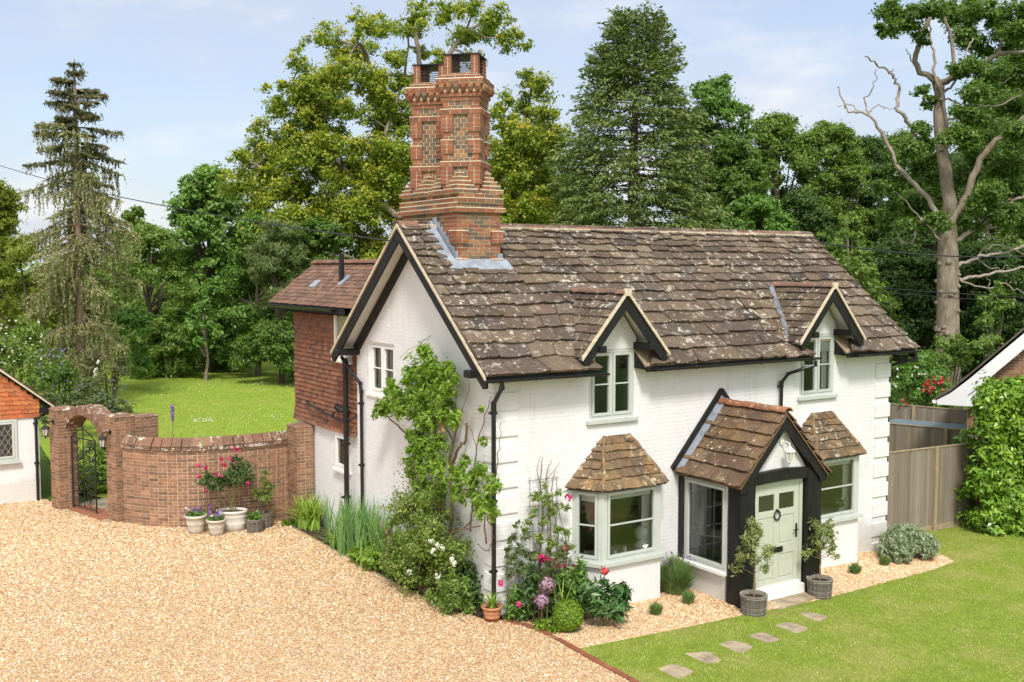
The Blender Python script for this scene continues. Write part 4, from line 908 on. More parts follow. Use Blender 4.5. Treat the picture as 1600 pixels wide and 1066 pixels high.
f = MB(); f.fb(Fd, 0, t, 0, H_, -.07, .02); f.fb(Fd, W_ - t, W_, 0, H_, -.07, .02); f.fb(Fd, t, W_ - t, H_ - t, H_, -.07, .02); f.build('door_frame', M['door_paint'], front_door)
f = MB(); f.fb(Fd, -.02, W_ + .02, -.14, .035, -.07, .10); f.fb(Fd, t, W_ - t, .038, .10, .002, .05); f.build('threshold', M['white_wood'], front_door)
for g_ in gx:
    p = MB(); P = lambda x, z: Fd[0] + Fd[1] * x + Fd[2] * z - Fd[3] * .02; p.add([P(g_[0], rows[2][0]), P(g_[1], rows[2][0]), P(g_[1], rows[2][1]), P(g_[0], rows[2][1])], [(0, 1, 2, 3)]); p.build('door_pane', M['glass'], front_door)
mid = Fd[0] + Fd[1] * (a0 + a1) / 2
f = MB(); cc = mid + np.array([0, -.025, 1.40]); f.tube([cc + np.array([.075 * math.cos(k / 14 * 6.283), 0, .085 * math.sin(k / 14 * 6.283)]) for k in range(15)], .014, 6); f.tube([cc + (0, .03, .085), cc + (0, -.012, .085)], .03, 8); f.build('door_knocker', M['iron'], front_door)
f = MB(); f.box(mid[0] - .17, mid[0] + .17, DY - .016, DY - .002, DZ0 + .70, DZ0 + .80); f.box(mid[0] - .13, mid[0] + .13, DY - .022, DY - .0165, DZ0 + .725, DZ0 + .775); f.build('letterbox', M['iron'], front_door)
f = MB(); hx = DX0 + a1 - .06; f.box(hx - .02, hx + .02, DY - .014, DY - .002, DZ0 + .92, DZ0 + 1.18); f.tube([(hx, DY - .01, DZ0 + 1.07), (hx, DY - .05, DZ0 + 1.07), (hx - .11, DY - .055, DZ0 + 1.07)], .012, 6); f.build('door_handle', M['iron'], front_door)
# ------------------------------------------------------------------ chimney
random.seed(21)
CM = ['chimney_red', 'chimney_grey', 'chimney_orange', 'chimney_mortar']; CMm = [M[q] for q in CM]
def ring(mb, cx, cy, ax, ay, ang, z, ch, mi, bw=.22, shift=0., top=False, depth=.06):
    """one course of bricks round a rectangle of half sizes ax, ay; mi: material, or a function of the place along the face"""
    ca, sa = math.cos(ang), math.sin(ang)
    rot = lambda x, y: np.array([ca * x - sa * y, sa * x + ca * y, 0.])
    mb.rotbox(cx, cy, ax - .008, ay - .008, ang, z, z + ch, 3)
    for k in range(4):
        A, B = ((ax, ay), (ay, ax), (ax, ay), (ay, ax))[k]; t = ang + k * math.pi / 2
        u_ = np.array([math.cos(t), math.sin(t), 0]); n_ = np.array([math.sin(t), -math.cos(t), 0]); o = np.array([cx, cy, z]) + n_ * B - u_ * A; L = 2 * A
        nb = max(2, int(round(L / bw))); w_ = L / nb; xs = [0.] + [w_ * (i + (.5 if shift else 0)) for i in range(1 - (1 if shift else 0), nb + (0 if shift else 0))] + [L]
        xs = sorted(set(round(q, 4) for q in xs))
        for a, b in zip(xs[:-1], xs[1:]):
            m_ = mi((a + b) / 2 / L) if callable(mi) else mi
            mb.fb((o, u_, np.array([0, 0, 1.]), n_), a + (.006 if a > 0 else 0), b - (.006 if b < L else 0), .007, ch - .007, -depth, abs(random.gauss(0, .0015)), m_)
chim = MB(); bx, by = (CH['x0'] + CH['x1']) / 2, (CH['y0'] + CH['y1']) / 2; hx, hy = (CH['x1'] - CH['x0']) / 2, (CH['y1'] - CH['y0']) / 2
def mixm(*w): return lambda f: random.choices((0, 1, 2), w)[0]
z, i, ch = 5.99, 0, .0725
def basef(f): return 0 if f < .2 or f > .8 else random.choices((0, 1, 2), (1, 5, 4))[0]
while z < 7.11:
    ring(chim, bx, by, hx - .02, hy - .02, 0, z, ch, basef, .21, i % 2); z += ch; i += 1
ztop = z
for (za, zb) in ((6.06, 6.28), (6.58, 6.80)):          # brick blocks on the corners of the base
    for sx in (-1, 1):
        for sy in (-1, 1):
            zz = za
            while zz < zb - .01: ring(chim, bx + sx * (hx - .105), by + sy * (hy - .105), .13, .13, 0, zz, ch, 0, .25, 0); zz += ch
            chim.rotbox(bx + sx * (hx - .105), by + sy * (hy - .105), .135, .135, 0, zz, zz + .02, 3)
for k, (d, c_) in enumerate(((.05, mixm(8, 2, 2)), (.02, mixm(6, 5, 2)))):
    ring(chim, bx, by, hx + d, hy + d, 0, z, ch, c_, .21, k); chim.rotbox(bx, by, hx + d + .004, hy + d + .004, 0, z + ch, z + ch + .016, 3); z += ch + .016
S1, S2 = (bx, 2.35), (bx, 3.555)
base_o = chim.build('chimney', CMm, cottage)
br = MB()
for cx, cy in (S1, S2):                                 # stepped broaches from square to diagonal
    zz = z; d = .0
    for k in range(3):
        ring(br, cx, cy, hx - d, .56 - d, 0, zz, ch, mixm(4, 3, 4), .2, k % 2); br.rotbox(cx, cy, hx - d + .004, .56 - d + .004, 0, zz + ch, zz + ch + .014, 3); zz += ch + .014; d += .055
    for sx in (-1, 1):
        for sy in (-1, 1):
            q = zz - .09; h = .235; px, py = cx + sx * .285, cy + sy * .285
            while h > .05: ring(br, px, py, h, h, 0, q, ch * .86, mixm(5, 2, 4), .17, 0); br.rotbox(px, py, h + .003, h + .003, 0, q + ch * .86, q + ch * .86 + .016, 3); q += ch * .86 + .016; h -= .044
            br.lathe((px, py, q - .01), [(.045, 0), (.05, .03), (.03, .055), (.01, .065)], 8, 2)
br.build('stepped_broach', CMm, base_o)
pat = 'FFPPPPBFFPPPFFPPPPBFFRQ'
def stack(cx, cy):
    s_ = MB(); A = math.pi / 4; zz = 7.52; core = .345; zt = 9.36; c_ = (zt - zz) / len(pat); prev = ''
    for k, p in enumerate(pat):
        if p in 'FP': ring(s_, cx, cy, core, core, A, zz, c_, lambda f: 0 if f < .24 or f > .76 else random.choices((0, 1, 2), (0, 6, 2))[0], .125, k % 2)
        if p == 'P':
            for sx in (-1, 1):
                for sy in (-1, 1):
                    q = core - .085; ox, oy = sx * q, sy * q; ring(s_, cx + (ox - oy) * .70711, cy + (ox + oy) * .70711, .118, .118, A, zz, c_, 0, .24 if k % 2 else .12, 0)
                    if k + 1 < len(pat) and pat[k + 1] != 'P' and pat[k + 1] != 'B': s_.rotbox(cx + (ox - oy) * .70711, cy + (ox + oy) * .70711, .121, .121, A, zz + c_, zz + c_ + .016, 3)
        if p in 'BRQ':
            q = {'B': .045, 'R': .02, 'Q': .05}[p]; ring(s_, cx, cy, core + q, core + q, A, zz, c_, 0, .22, 0); s_.rotbox(cx, cy, core + q + .004, core + q + .004, A, zz + c_, zz + c_ + .014, 3)
        zz += c_
    o = s_.build('chimney_stack', CMm, cottage)
    h = MB(); zz = zt + .012; q = core + .07           # bull-nosed dentils
    h.rotbox(cx, cy, core + .03, core + .03, A, zz, zz + .115, 3)
    for k in range(4):
        t = A + k * math.pi / 2; u_ = np.array([math.cos(t), math.sin(t), 0]); n_ = np.array([math.sin(t), -math.cos(t), 0])
        for j in range(6):
            a = -q + .07 + (2 * q - .14) * j / 5; c0 = np.array([cx, cy, 0]) + u_ * a + n_ * (core + .015)
            h.tube([c0 + (0, 0, zz + .002)  , c0 + n_ * .055 + (0, 0, zz + .03), c0 + n_ * .07 + (0, 0, zz + .07), c0 + n_ * .06 + (0, 0, zz + .115)], [.035, .052, .058, .056], 7, random.choice((0, 2, 1)))
    zz += .117
    for k, d in enumerate((.10, .11)): ring(h, cx, cy, core + d, core + d, A, zz, .05, mixm(8, 1, 2), .2, k); zz += .05
    h.rotbox(cx, cy, core + .115, core + .115, A, zz, zz + .018, 3, core + .09, core + .09); zz += .018
    ring(h, cx, cy, core + .045, core + .045, A, zz, .05, 0, .2, 1); h.rotbox(cx, cy, core + .05, core + .05, A, zz + .05, zz + .066, 3, core + .0, core + .0); zz += .066
    zb = zz; ring(h, cx, cy, core - .02, core - .02, A, zz - .004, .04, 0, .2, 0)
    for sx in (-1, 1):
        for sy in (-1, 1):
            z2 = zb + .036; ox, oy = sx * (core - .09), sy * (core - .09)
            for k in range(5): ring(h, cx + (ox - oy) * .70711, cy + (ox + oy) * .70711, .07, .07, A, z2, .066, 0, .2, 0); z2 += .066
    h.build('chimney_cap', CMm, o)
    t = MB(); t.rotbox(cx, cy, core + .0, core + .0, A, z2 + .002, z2 + .022); t.rotbox(cx, cy, core - .16, core - .16, A, zb - .05, zb + .06); t.build('cap_slab', M['iron'], o)
    g_ = MB(); H = z2 - zb
    for k in range(4):
        tt = A + k * math.pi / 2; u_ = np.array([math.cos(tt), math.sin(tt), 0]); n_ = np.array([math.sin(tt), -math.cos(tt), 0]); Fr = (np.array([cx, cy, zb]) + n_ * (core - .07), u_, np.array([0, 0, 1.]), n_)
        for j in range(11): a = -.20 + .4 * j / 10; g_.fb(Fr, a - .003, a + .003, .03, H, -.003, .003)
        for j in range(9): b = .05 + (H - .06) * j / 8; g_.fb(Fr, -.21, .21, b - .003, b + .003, .004, .008)
    g_.build('wire_guard', M['iron'], o)
stack(*S1); stack(*S2)
f = MB()                                                # lead round the chimney
yA = CH['y0'] - .02
f.prism([(CH['x0'] - .26, yA - .22, zroof(yA - .22) + .07), (CH['x1'] + .16, yA - .22, zroof(yA - .22) + .07), (CH['x1'] + .10, yA + .02, zroof(yA + .02) + .085), (CH['x0'] - .18, yA + .02, zroof(yA + .02) + .085)], (0, 0, .012))
n = 8
for k in range(n):
    ya = CH['y0'] - .05 + (RY - CH['y0'] + .0) * k / n; yb2 = ya + (RY - CH['y0']) / n + .04
    f.prism([(CH['x0'] - .30, ya, zroof(ya) + .065 + .004 * (k % 2)), (CH['x0'] - .05, ya, zroof(ya) + .095), (CH['x0'] - .05, yb2, zroof(yb2) + .095), (CH['x0'] - .30, yb2, zroof(yb2) + .065)], (0, 0, .01))
    f.box(CH['x0'] - .012 - .003 * (k % 2), CH['x0'] + .012, ya + .03, yb2 + .02, zroof(ya) + .04, zroof(yb2) + .16)
f.box(CH['x1'] - .10, CH['x1'] + .0125, CH['y0'] - .014, CH['y0'] + .1, zroof(CH['y0']), zroof(CH['y0']) + .20); f.box(CH['x0'] - .013, CH['x0'] + .1, CH['y0'] - .014, CH['y0'] + .1, zroof(CH['y0']), zroof(CH['y0']) + .13)
f.build('chimney_flashing', M['lead'], base_o)
# ------------------------------------------------------------------ rear wing, tile hung above painted brick
XW = .06
w_ = MB(); w_.box(XW, 3.2, Wc + .003, 9.0, -.4, 5.35); ww = w_.build('wing_wall', [M['white']], cottage)
random.seed(31); t = MB(); ya, yb2, zb, zt = Wc + .02, 9.02, 2.52, 5.30; rows = 27; g_ = (zt - zb) / rows
for r in range(rows):
    z0 = zb + r * g_; bell = .05 * max(0, 1 - r / 4.) ** 2; x = -.17 * random.random() - (.085 if r % 2 else 0)
    while x < yb2 - ya:
        a, b = max(0, x), min(x + .17, yb2 - ya); x += .17
        if b - a < .03: continue
        yc_ = yb2 - (a + b) / 2
        if 5.70 < yc_ < 6.60 and 4.10 < z0 + g_ * .6 < 5.27: continue
        j = random.gauss(0, .003); zz = z0 + random.gauss(0, .003)
        t.hexa([(XW - .055 - bell + j, yb2 - b + .002, zz), (XW - .055 - bell + j, yb2 - a - .002, zz), (XW - .02 - bell, yb2 - a - .002, zz), (XW - .02 - bell, yb2 - b + .002, zz),
                (XW - .022 - bell * .6 + j, yb2 - b + .002, zz + g_ + .03), (XW - .022 - bell * .6 + j, yb2 - a - .002, zz + g_ + .03), (XW - .004, yb2 - a - .002, zz + g_ + .03), (XW - .004, yb2 - b + .002, zz + g_ + .03)])
th = t.build('tile_hanging', M['tile_hung'], cottage)
t = MB(); t.box(XW - .018, XW + .0, ya, yb2 - .02, zb + .06, zt); t.box(XW - .07, XW - .001, ya, yb2, zb - .02, zb + .03); t.build('tile_batten', M['wall_mortar'], th)
WE, WEZ, WRX, WRZ, WV = -.27, 5.27, .95, 6.22, 9.95
r = MB(); m_ = math.hypot(WRX - WE, WRZ - WEZ); s_ = np.array([(WRX - WE) / m_, 0, (WRZ - WEZ) / m_]); n_ = np.array([-(WRZ - WEZ) / m_, 0, (WRX - WE) / m_])
slab_rows(r, (WE, WV, WEZ), (0, -1, 0), s_, n_, [m_ / 12] * 12, lambda t: [(t * .04, 5.2)], lambda k: .17, .013, .004, over=.05, tilt=1.2, gap=.004)
s2 = s_ * np.array([-1, 1, 1]); n2 = n_ * np.array([-1, 1, 1])
slab_rows(r, (2 * WRX - WE, WV, WEZ), (0, -1, 0), s2, n2, [m_ / 8] * 8, lambda t: [(t * .04, 5.2)], lambda k: .25, .013, .004, over=.05, tilt=1.2, gap=.004)
A = [(WE + .02, WV - .02, WEZ - .005), (WRX, WV - .02, WRZ - .005), (2 * WRX - WE, WV - .02, WEZ - .005)]; r.prism(A, (0, -5.2, 0))
wr = r.build('wing_roof', M['wing_tile'], cottage)
r = MB(); y = WV - .03
while y > 4.9: half_round(r, y - .30, y, WRX, WRZ + .03, .11, 1); y -= .31
r.build('wing_ridge_tiles', M['wing_tile'], wr)
for (y, xx, a, b) in ((8.35, .30, .20, .10), (6.98, .42, .12, .13)): r = MB(); z = WEZ + (xx - WE) * (WRZ - WEZ) / (WRX - WE) + .035; r.prism([(xx - b, y - a, z - b * .78), (xx + b, y - a * .7, z + b * .78), (xx + b, y + a, z + b * .78), (xx - b, y + a * .8, z - b * .78)], (0, 0, .012)); r.build('lead_patch', M['lead'], wr)
p = MB(); fx, fy = .42, 7.12; p.tube([(fx, fy, 5.6), (fx, fy, 6.42)], .062, 12); p.tube([(fx, fy, 6.0), (fx, fy, 6.05)], .072, 12); p.tube([(fx, fy, 6.3), (fx, fy, 6.44)], .052, 12); p.build('flue_pipe', M['black_plastic'], wr)
gt = gutter(cottage, (WE - .05, WV + .05, WEZ - .03), (WE - .05, Wc + .5, WEZ - .03), .06, 'wing_gutter')
f = MB(); f.box(WE + .02, WE + .05, Wc + .05, WV - .1, WEZ - .16, WEZ - .01); f.box(WE + .02, XW, Wc + .05, 9.0, WEZ - .16, WEZ - .14); f.build('wing_fascia', M['black_timber'], wr)
win_unit(cottage, 'wing_window', (XW - .075, 6.58, 4.14), (0, -1, 0), (-1, 0, 0), .86, 1.08, (1,), mat='white_wood', bar=(), sill=(.05, .05, .06), depth=.07)
wi = win_unit(cottage, 'wing_window', (XW - .05, 6.66, 1.70), (0, -1, 0), (-1, 0, 0), .72, .80, (1,), mat='white_wood', bar=(), sill=(.05, .05, .06), depth=.048)
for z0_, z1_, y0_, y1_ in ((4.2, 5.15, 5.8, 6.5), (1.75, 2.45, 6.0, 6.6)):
    b = MB(); b.box(XW - .012, XW + .003, y0_, y1_, z0_, z1_); b.build('dark_backing', M['dark_room'], wi)  # near-black sheet behind each pane, the room's darkness put into its colour
px = XW - .17
pipe(cottage, [(px, 5.78, 4.2), (px, 5.78, 3.0), (px, 5.78, .1)], .055, 'soil_pipe', clips=(3.05, 2.35, 1.2))
p = MB(); p.tube([(px, 5.78, 3.06), (px, 6.20, 3.10)], .055, 10); p.tube([(px, 6.20, 3.10), (px, 6.26, 3.10)], .068, 10)
p.tube([(px + .02, 5.78, 2.78), (px + .02, 7.2, 2.90), (px + .02, 8.0, 3.0), (px + .08, 8.1, 3.02)], .026, 8); p.tube([(px + .01, 6.5, 2.86), (px + .01, 6.42, 2.98), (XW, 6.38, 3.0)], .024, 8); p.tube([(px, 5.78, 2.85), (px + .02, 5.5, 2.92), (XW, 5.42, 3.08)], .022, 8); p.build('waste_pipe', M['black_plastic'], cottage)
b = MB(); b.box(XW - .075, XW - .03, 7.02, 7.16, 2.66, 2.86); b.build('vent_grille', M['tile_hung'], cottage)
# ------------------------------------------------------------------ garden wall and gate
random.seed(41)
def path_pts(pts, step=.05):
    P = np.array(pts, float); Q = [P[0]]
    for i in range(len(P) - 1):
        p0, p1, p2, p3 = P[max(i - 1, 0)], P[i], P[i + 1], P[min(i + 2, len(P) - 1)]
        for t in np.linspace(0, 1, 13)[1:]: Q.append(.5 * ((2 * p1) + (-p0 + p2) * t + (2 * p0 - 5 * p1 + 4 * p2 - p3) * t * t + (-p0 + 3 * p1 - 3 * p2 + p3) * t ** 3))
    Q = np.array(Q); L = np.r_[0, np.cumsum(np.linalg.norm(np.diff(Q, axis=0), axis=1))]
    def at(s):
        x = np.interp(s, L, Q[:, 0]); y = np.interp(s, L, Q[:, 1]); d = np.array([np.interp(s + .03, L, Q[:, 0]) - np.interp(s - .03, L, Q[:, 0]), np.interp(s + .03, L, Q[:, 1]) - np.interp(s - .03, L, Q[:, 1])])
        d = d / np.linalg.norm(d); return np.array([x, y]), np.array([d[1], -d[0]])      # point, normal to the drive side
    return at, L[-1]
at, WL = path_pts(WALLP)
gw_ = thing('garden_wall', 'curved red brick garden wall with lichen spotted tile coping beside the drive', 'wall', (-2.2, 8.6, .26)); TH = .225
b = MB(); zb, zt = 0.05, 2.03; ch = .0745; r = 0; z = zb
def curved_box(mb, s0, s1, n0, n1, z0, z1, mi=0, k=1):
    ss = np.linspace(s0, s1, k + 1)
    for a, c in zip(ss[:-1], ss[1:]):
        pa, na = at(a); pc_, nc = at(c); v = []
        for zz in (z0, z1):
            for p, n_, d in ((pa, na, n1), (pc_, nc, n1), (pc_, nc, n0), (pa, na, n0)): q = p + n_ * d; v.append((q[0], q[1], zz))
        mb.hexa(v, mi)
curved_box(b, 0, WL, -TH, -.004, zb, zt, 1, 60)
while z < zt - .01:
    bw = .225 if r % 2 else .1125; s_ = -bw * random.random() * .0 - (bw / 2 if r % 2 else 0)
    while s_ < WL:
        a0, a1 = max(0, s_), min(WL, s_ + bw); s_ += bw
        if a1 - a0 < .03: continue
        curved_box(b, a0 + .006, a1 - .006, -TH + .02, .003 + abs(random.gauss(0, .0025)), z + .006, z + ch - .006, 2 if r % 2 and random.random() < .8 else 0)
    z += ch; r += 1
b.build('brickwork', [M['wall_brick'], M['wall_mortar'], M['wall_brick_brown']], gw_)
c = MB(); cz = MB(); s_ = -.02
while s_ < WL - .08:
    a1 = min(s_ + random.uniform(.2, .235), WL)
    a0 = max(s_, 0)
    for k in (0, 1):                                   # two rows of creasing tiles, then a sloping row
        curved_box(cz, a0 + .004, a1 - .004, -TH - .05 + k * .02, .06 - k * .025 + random.gauss(0, .004), zt + k * .038, zt + k * .038 + .034)
    pa, na = at(a0 + .004); pc_, nc = at(a1 - .004); q = []
    for zz, ns in ((zt + .075, (.045, -TH - .045)), (zt + .16, (-.02, -TH + .02)), ): pass
    prof = [(.045, zt + .076), (.05, zt + .10), (-.10, zt + .275 + random.gauss(0, .006)), (-TH + .10, zt + .275), (-TH - .05, zt + .1), (-TH - .045, zt + .076)]
    A = [(pa[0] + na[0] * d, pa[1] + na[1] * d, zz) for d, zz in prof]; B = [(pc_[0] + nc[0] * d, pc_[1] + nc[1] * d, zz) for d, zz in prof]; m_ = len(prof)
    c.add(A + B, [tuple(range(m_)), tuple(range(2 * m_ - 1, m_ - 1, -1))] + [(i, m_ + i, m_ + (i + 1) % m_, (i + 1) % m_) for i in range(m_)]); s_ += .228 if a1 < WL else 1
c.build('coping', M['coping'], gw_); cz.build('creasing_tiles', M['coping_lichen'], gw_)
def pier(parent, cx, cy, hx_, hy_, ang, z0, z1, name='pier', capm=True):
    p = MB(); z = z0; k = 0; c_ = .0745
    while z < z1 - .02:
        h = min(c_, z1 - z); p.rotbox(cx, cy, hx_ - .006, hy_ - .006, ang, z, z + h, 1)
        for q in range(4):
            A, B = ((hx_, hy_), (hy_, hx_))[q % 2]; t = ang + q * math.pi / 2; u_ = np.array([math.cos(t), math.sin(t), 0]); n_ = np.array([math.sin(t), -math.cos(t), 0]); o = np.array([cx, cy, z]) + n_ * B - u_ * A; L = 2 * A; bw = .225 if (k + q) % 2 else .1125; nb = max(1, round(L / bw))
            for j in range(nb): p.fb((o, u_, np.array([0, 0, 1.]), n_), L * j / nb + (.005 if j else 0), L * (j + 1) / nb - (.005 if j < nb - 1 else 0), .006, h - .006, -.04, abs(random.gauss(0, .0015)), 2 if random.random() < .45 else 0)
        z += h; k += 1
    return p.build(name, [M['wall_brick'], M['wall_mortar'], M['wall_brick_brown']], parent)
pier(gw_, -.19, 8.20, .21, .30, 0, .05, 2.44, 'end_pier'); c = MB(); c.rotbox(-.19, 8.2, .22, .31, 0, 2.44, 2.49, 0, .18, .27); c.build('pier_cap', M['coping'], gw_)
gate_arch = thing('gate_arch', 'brick archway with two square piers over the garden gate', 'archway', (-4.3, 11.2, .29))
GA = math.atan2(GW[1], GW[0]); CL, CR = np.array([-4.79, 12.0]), np.array([-3.92, 9.98])
pw_, pd = .46, .46
cL = CL - GW * pw_ / 2 + GJ * pd / 2; cR = CR - GW * pw_ / 2 + GJ * pd / 2
pier(gate_arch, cL[0], cL[1], pw_ / 2, pd / 2, GA, .0, 2.70); pier(gate_arch, cR[0], cR[1], pw_ / 2, pd / 2, GA, .0, 2.70)
cS = cR + GW * .12 + GJ * .52; pier(gate_arch, cS[0], cS[1], .17, .28, GA, .0, 2.66, 'return_pier'); c = MB(); c.rotbox(cS[0], cS[1], .18, .29, GA, 2.66, 2.70, 0, .15, .26); c.build('pier_cap', M['coping'], gate_arch)
for q, zt_ in ((cL, 2.70), (cR, 2.70)):
    c = MB(); c.rotbox(q[0], q[1], pw_ / 2 + .012, pd / 2 + .012, GA, zt_, zt_ + .06, 0, pw_ / 2 - .03, pd / 2 - .03); c.build('pier_cap', M['coping'], gate_arch)
A0 = CL; A1 = CR - GW * pw_; span = np.linalg.norm(A1 - A0); rise = .42; Ra = (span ** 2 / 4 + rise ** 2) / (2 * rise); mid_ = (A0 + A1) / 2; zc = 2.66 - Ra; half = math.asin(span / 2 / Ra)
a = MB(); nb = 25
for k in range(nb):
    t0, t1 = -half + 2 * half * k / nb, -half + 2 * half * (k + 1) / nb; g_ = .0035
    for m__, (ta, tb, n0, n1, r0, r1) in enumerate(((t0 + g_, t1 - g_, 0., pd - .02, Ra, Ra + .225 + random.gauss(0, .003)), (t0, t1, .012, pd - .03, Ra + .004, Ra + .216))):
        v = []
        for dd in (n0, n1):
            for (tt, rr) in ((ta, r0), (tb, r0), (tb, r1), (ta, r1)): p = mid_ + GW * math.sin(tt) * rr + GJ * dd; v.append((p[0], p[1], zc + rr * math.cos(tt)))
        a.hexa(v, m__)
a.build('arch_ring', [M['coping'], M['wall_mortar']], gate_arch)
a = MB(); q = mid_ + GJ * .25; a.rotbox(q[0], q[1], span / 2, .28, GA, .15, .315); a.build('threshold', M['edging_brick'], gate_arch)
b = MB(); q = cL + np.array([-.02, .52]); b.rotbox(q[0], q[1], .12, .30, .1, 0, 2.2); b.build('side_wall', M['wall_brick'], gate_arch)
# wrought iron gate standing ajar
hp = CL + GJ * .30 + GW * .04; ge = np.array([-4.16, 11.02]); gd = ge - hp; GLn = np.linalg.norm(gd); gd = gd / GLn
gate = thing('garden_gate', 'black wrought iron scrollwork gate standing ajar under the brick arch', 'gate', (hp[0], hp[1], .33))
Fg = (np.array([hp[0], hp[1], .33]), np.array([gd[0], gd[1], 0]), np.array([0, 0, 1.]), np.array([gd[1], -gd[0], 0])); P = lambda a, b, c=0: Fg[0] + Fg[1] * a + Fg[2] * b + Fg[3] * c
g_ = MB(); HG = 1.72
for a_, h_ in ((.0, HG + .02), (GLn, HG + .02)): g_.tube([P(a_, 0), P(a_, h_)], .02, 6)
g_.tube([P(GLn * .5, .05), P(GLn * .5, HG + .30)], .014, 6)
for z in (.06, HG): g_.tube([P(0, z), P(GLn, z)], .015, 6)
g_.tube([P(GLn * k / 12, HG + .22 * math.sin(math.pi * k / 12)) for k in range(13)], .013, 6); g_.tube([P(GLn * .5, HG + .25), P(GLn * .5, HG + .36)], [.03, .004], 6)
g_.build('gate_frame', M['iron'], gate)
s_ = MB()
def scroll(a, b, r, t0, sg):
    s_.tube([P(a + sg * r * (1 - k / 22) * math.cos(t0 + k * .5), b + r * (1 - k / 22) * math.sin(t0 + k * .5)) for k in range(18)], .0085, 5)
for k in range(8):
    for q in (.25, .75):
        zc_ = .2 + k * .2; scroll(GLn * q - .09, zc_, .085, 0, 1); scroll(GLn * q + .09, zc_ + .06, .085, 3.1, -1)
for q in (.25, .75): s_.tube([P(GLn * q, .06), P(GLn * q, HG)], .010, 5)
s_.build('scrollwork', M['iron'], gate)
def lantern(name, label, base, out_, mat='iron', scale=1.):
    o = np.array(base, float); d = np.array(out_, float); l = thing(name, label, 'wall lamp', tuple(o), None); S = scale
    b = MB(); sd_ = np.cross(d, (0, 0, 1)); b.tube([o - d * .0, o + d * .03 * S], .05 * S, 10); b.tube([o + d * .02 * S, o + d * .10 * S + (0, 0, .02 * S), o + d * .2 * S + (0, 0, .0), o + d * .2 * S - (0, 0, .06 * S)], .012 * S, 6); b.build('bracket', M[mat], l)
    c = o + d * .2 * S - np.array([0, 0, .06 * S])
    b = MB(); b.lathe(c, [(.012 * S, .02 * S), (.03 * S, 0), (.045 * S, -.02 * S), (.10 * S, -.07 * S), (.10 * S, -.085 * S)], 6); b.build('lamp_cap', M[mat], l)
    b = MB(); b.lathe(c, [(.078 * S, -.085 * S), (.05 * S, -.25 * S)], 6); b.build('lamp_glass', M['lamp_glass'], l)
    b = MB()
    for k in range(6): t = k * math.pi / 3; e_ = np.array([math.cos(t), math.sin(t), 0]); b.tube([c + e_ * .082 * S - (0, 0, .08 * S), c + e_ * .053 * S - (0, 0, .255 * S)], .007 * S, 4)
    b.lathe(c, [(.055 * S, -.25 * S), (.05 * S, -.27 * S), (.015 * S, -.29 * S), (.012 * S, -.33 * S)], 6); b.build('lamp_cage', M[mat], l)
gl_ = G('lamp_glass'); M['lamp_glass'] = gl_.fin((.50, .48, .42), .15, None, .5)
q = cL - GW * .0 - GJ * pd / 2; lantern('wall_lantern', 'black lantern on the left gate pier, beside the outbuilding', (q[0], q[1], 2.42), -np.append(GJ, 0))
q = cR - GW * .0 - GJ * pd / 2; lantern('wall_lantern', 'black lantern on the right gate pier, next to the curved wall', (q[0], q[1], 2.36), -np.append(GJ, 0))
lantern('wall_lantern', 'white lantern in the porch gable above the front door', (5.27, PY + .015, 2.93), (0, -1, 0), 'white_wood', 1.05)
# ------------------------------------------------------------------ outbuilding on the left
gz0 = .2; ob = thing('outbuilding', 'white painted outbuilding with orange tile hung gable and leaded window', 'outbuilding', (-7.5, 16, .29)); YG = 13.5; XG = -4.98; RXg, RZg = -8.6, 5.95; sg_ = (RZg - 2.75) / (-4.72 - RXg)
b = MB(); b.prism([(-12.2, YG, -.2), (XG, YG, -.2), (XG, YG, 2.72), (RXg, YG, RZg - .15), (-12.2, YG, 2.72)], (0, 5, 0)); b.build('wall', M['white'], ob)
random.seed(51); t = MB(); g_ = .115; z = 2.40; r = 0
while z < 5.7:
    xr = min(XG + .02, RXg + (RZg - .2 - z) / sg_); xl = -12.0; x = xr + (.085 if r % 2 else 0)
    while x > max(xl, -9.5):
        a, b_ = x - .165, min(x, xr); x -= .17
        if b_ - a < .03: continue
        k = max(0, 1 - (xr - b_) / .75) * .05 if z > 2.6 else 0
        t.hexa([(a, YG - .045, z), (b_, YG - .045, z - k), (b_, YG - .02, z - k), (a, YG - .02, z), (a, YG - .022, z + g_ + .03), (b_, YG - .022, z + g_ + .03 - k), (b_, YG - .003, z + g_ + .03 - k), (a, YG - .003, z + g_ + .03)])
    z += g_; r += 1
t.build('tile_hanging', M['orange_tile'], ob)
r = MB(); m_ = math.hypot(-4.62 - RXg, RZg - 2.66); s_ = np.array([-(-4.62 - RXg) / m_, 0, (RZg - 2.66) / m_]); n_ = np.array([(RZg - 2.66) / m_, 0, (-4.62 - RXg) / m_])
slab_rows(r, (-4.62, YG - .16, 2.66), (0, 1, 0), s_, n_, [m_ / 42] * 42, lambda t: [(0, 4.6)], lambda k: .17, .012, .004, over=.04, tilt=1.2, gap=.003)
r.prism([(-4.64, YG - .14, 2.655), (RXg, YG - .14, RZg - .005), (RXg, YG - .14, RZg - .06), (-4.64, YG - .14, 2.60)], (0, 4.6, 0)); r.prism([(RXg, YG - .14, RZg - .005), (-12.5, YG - .14, 2.655), (-12.5, YG - .14, 2.60), (RXg, YG - .14, RZg - .06)], (0, 4.6, 0)); r.build('roof', M['dark_tile'], ob)
v = MB(); v.prism([(-4.63, YG - .165, 2.61), (-4.63, YG - .165, 2.66), (RXg, YG - .165, RZg), (RXg, YG - .165, RZg - .07)], (0, .03, 0)); v.build('verge_mortar', M['cream_mortar'], ob)
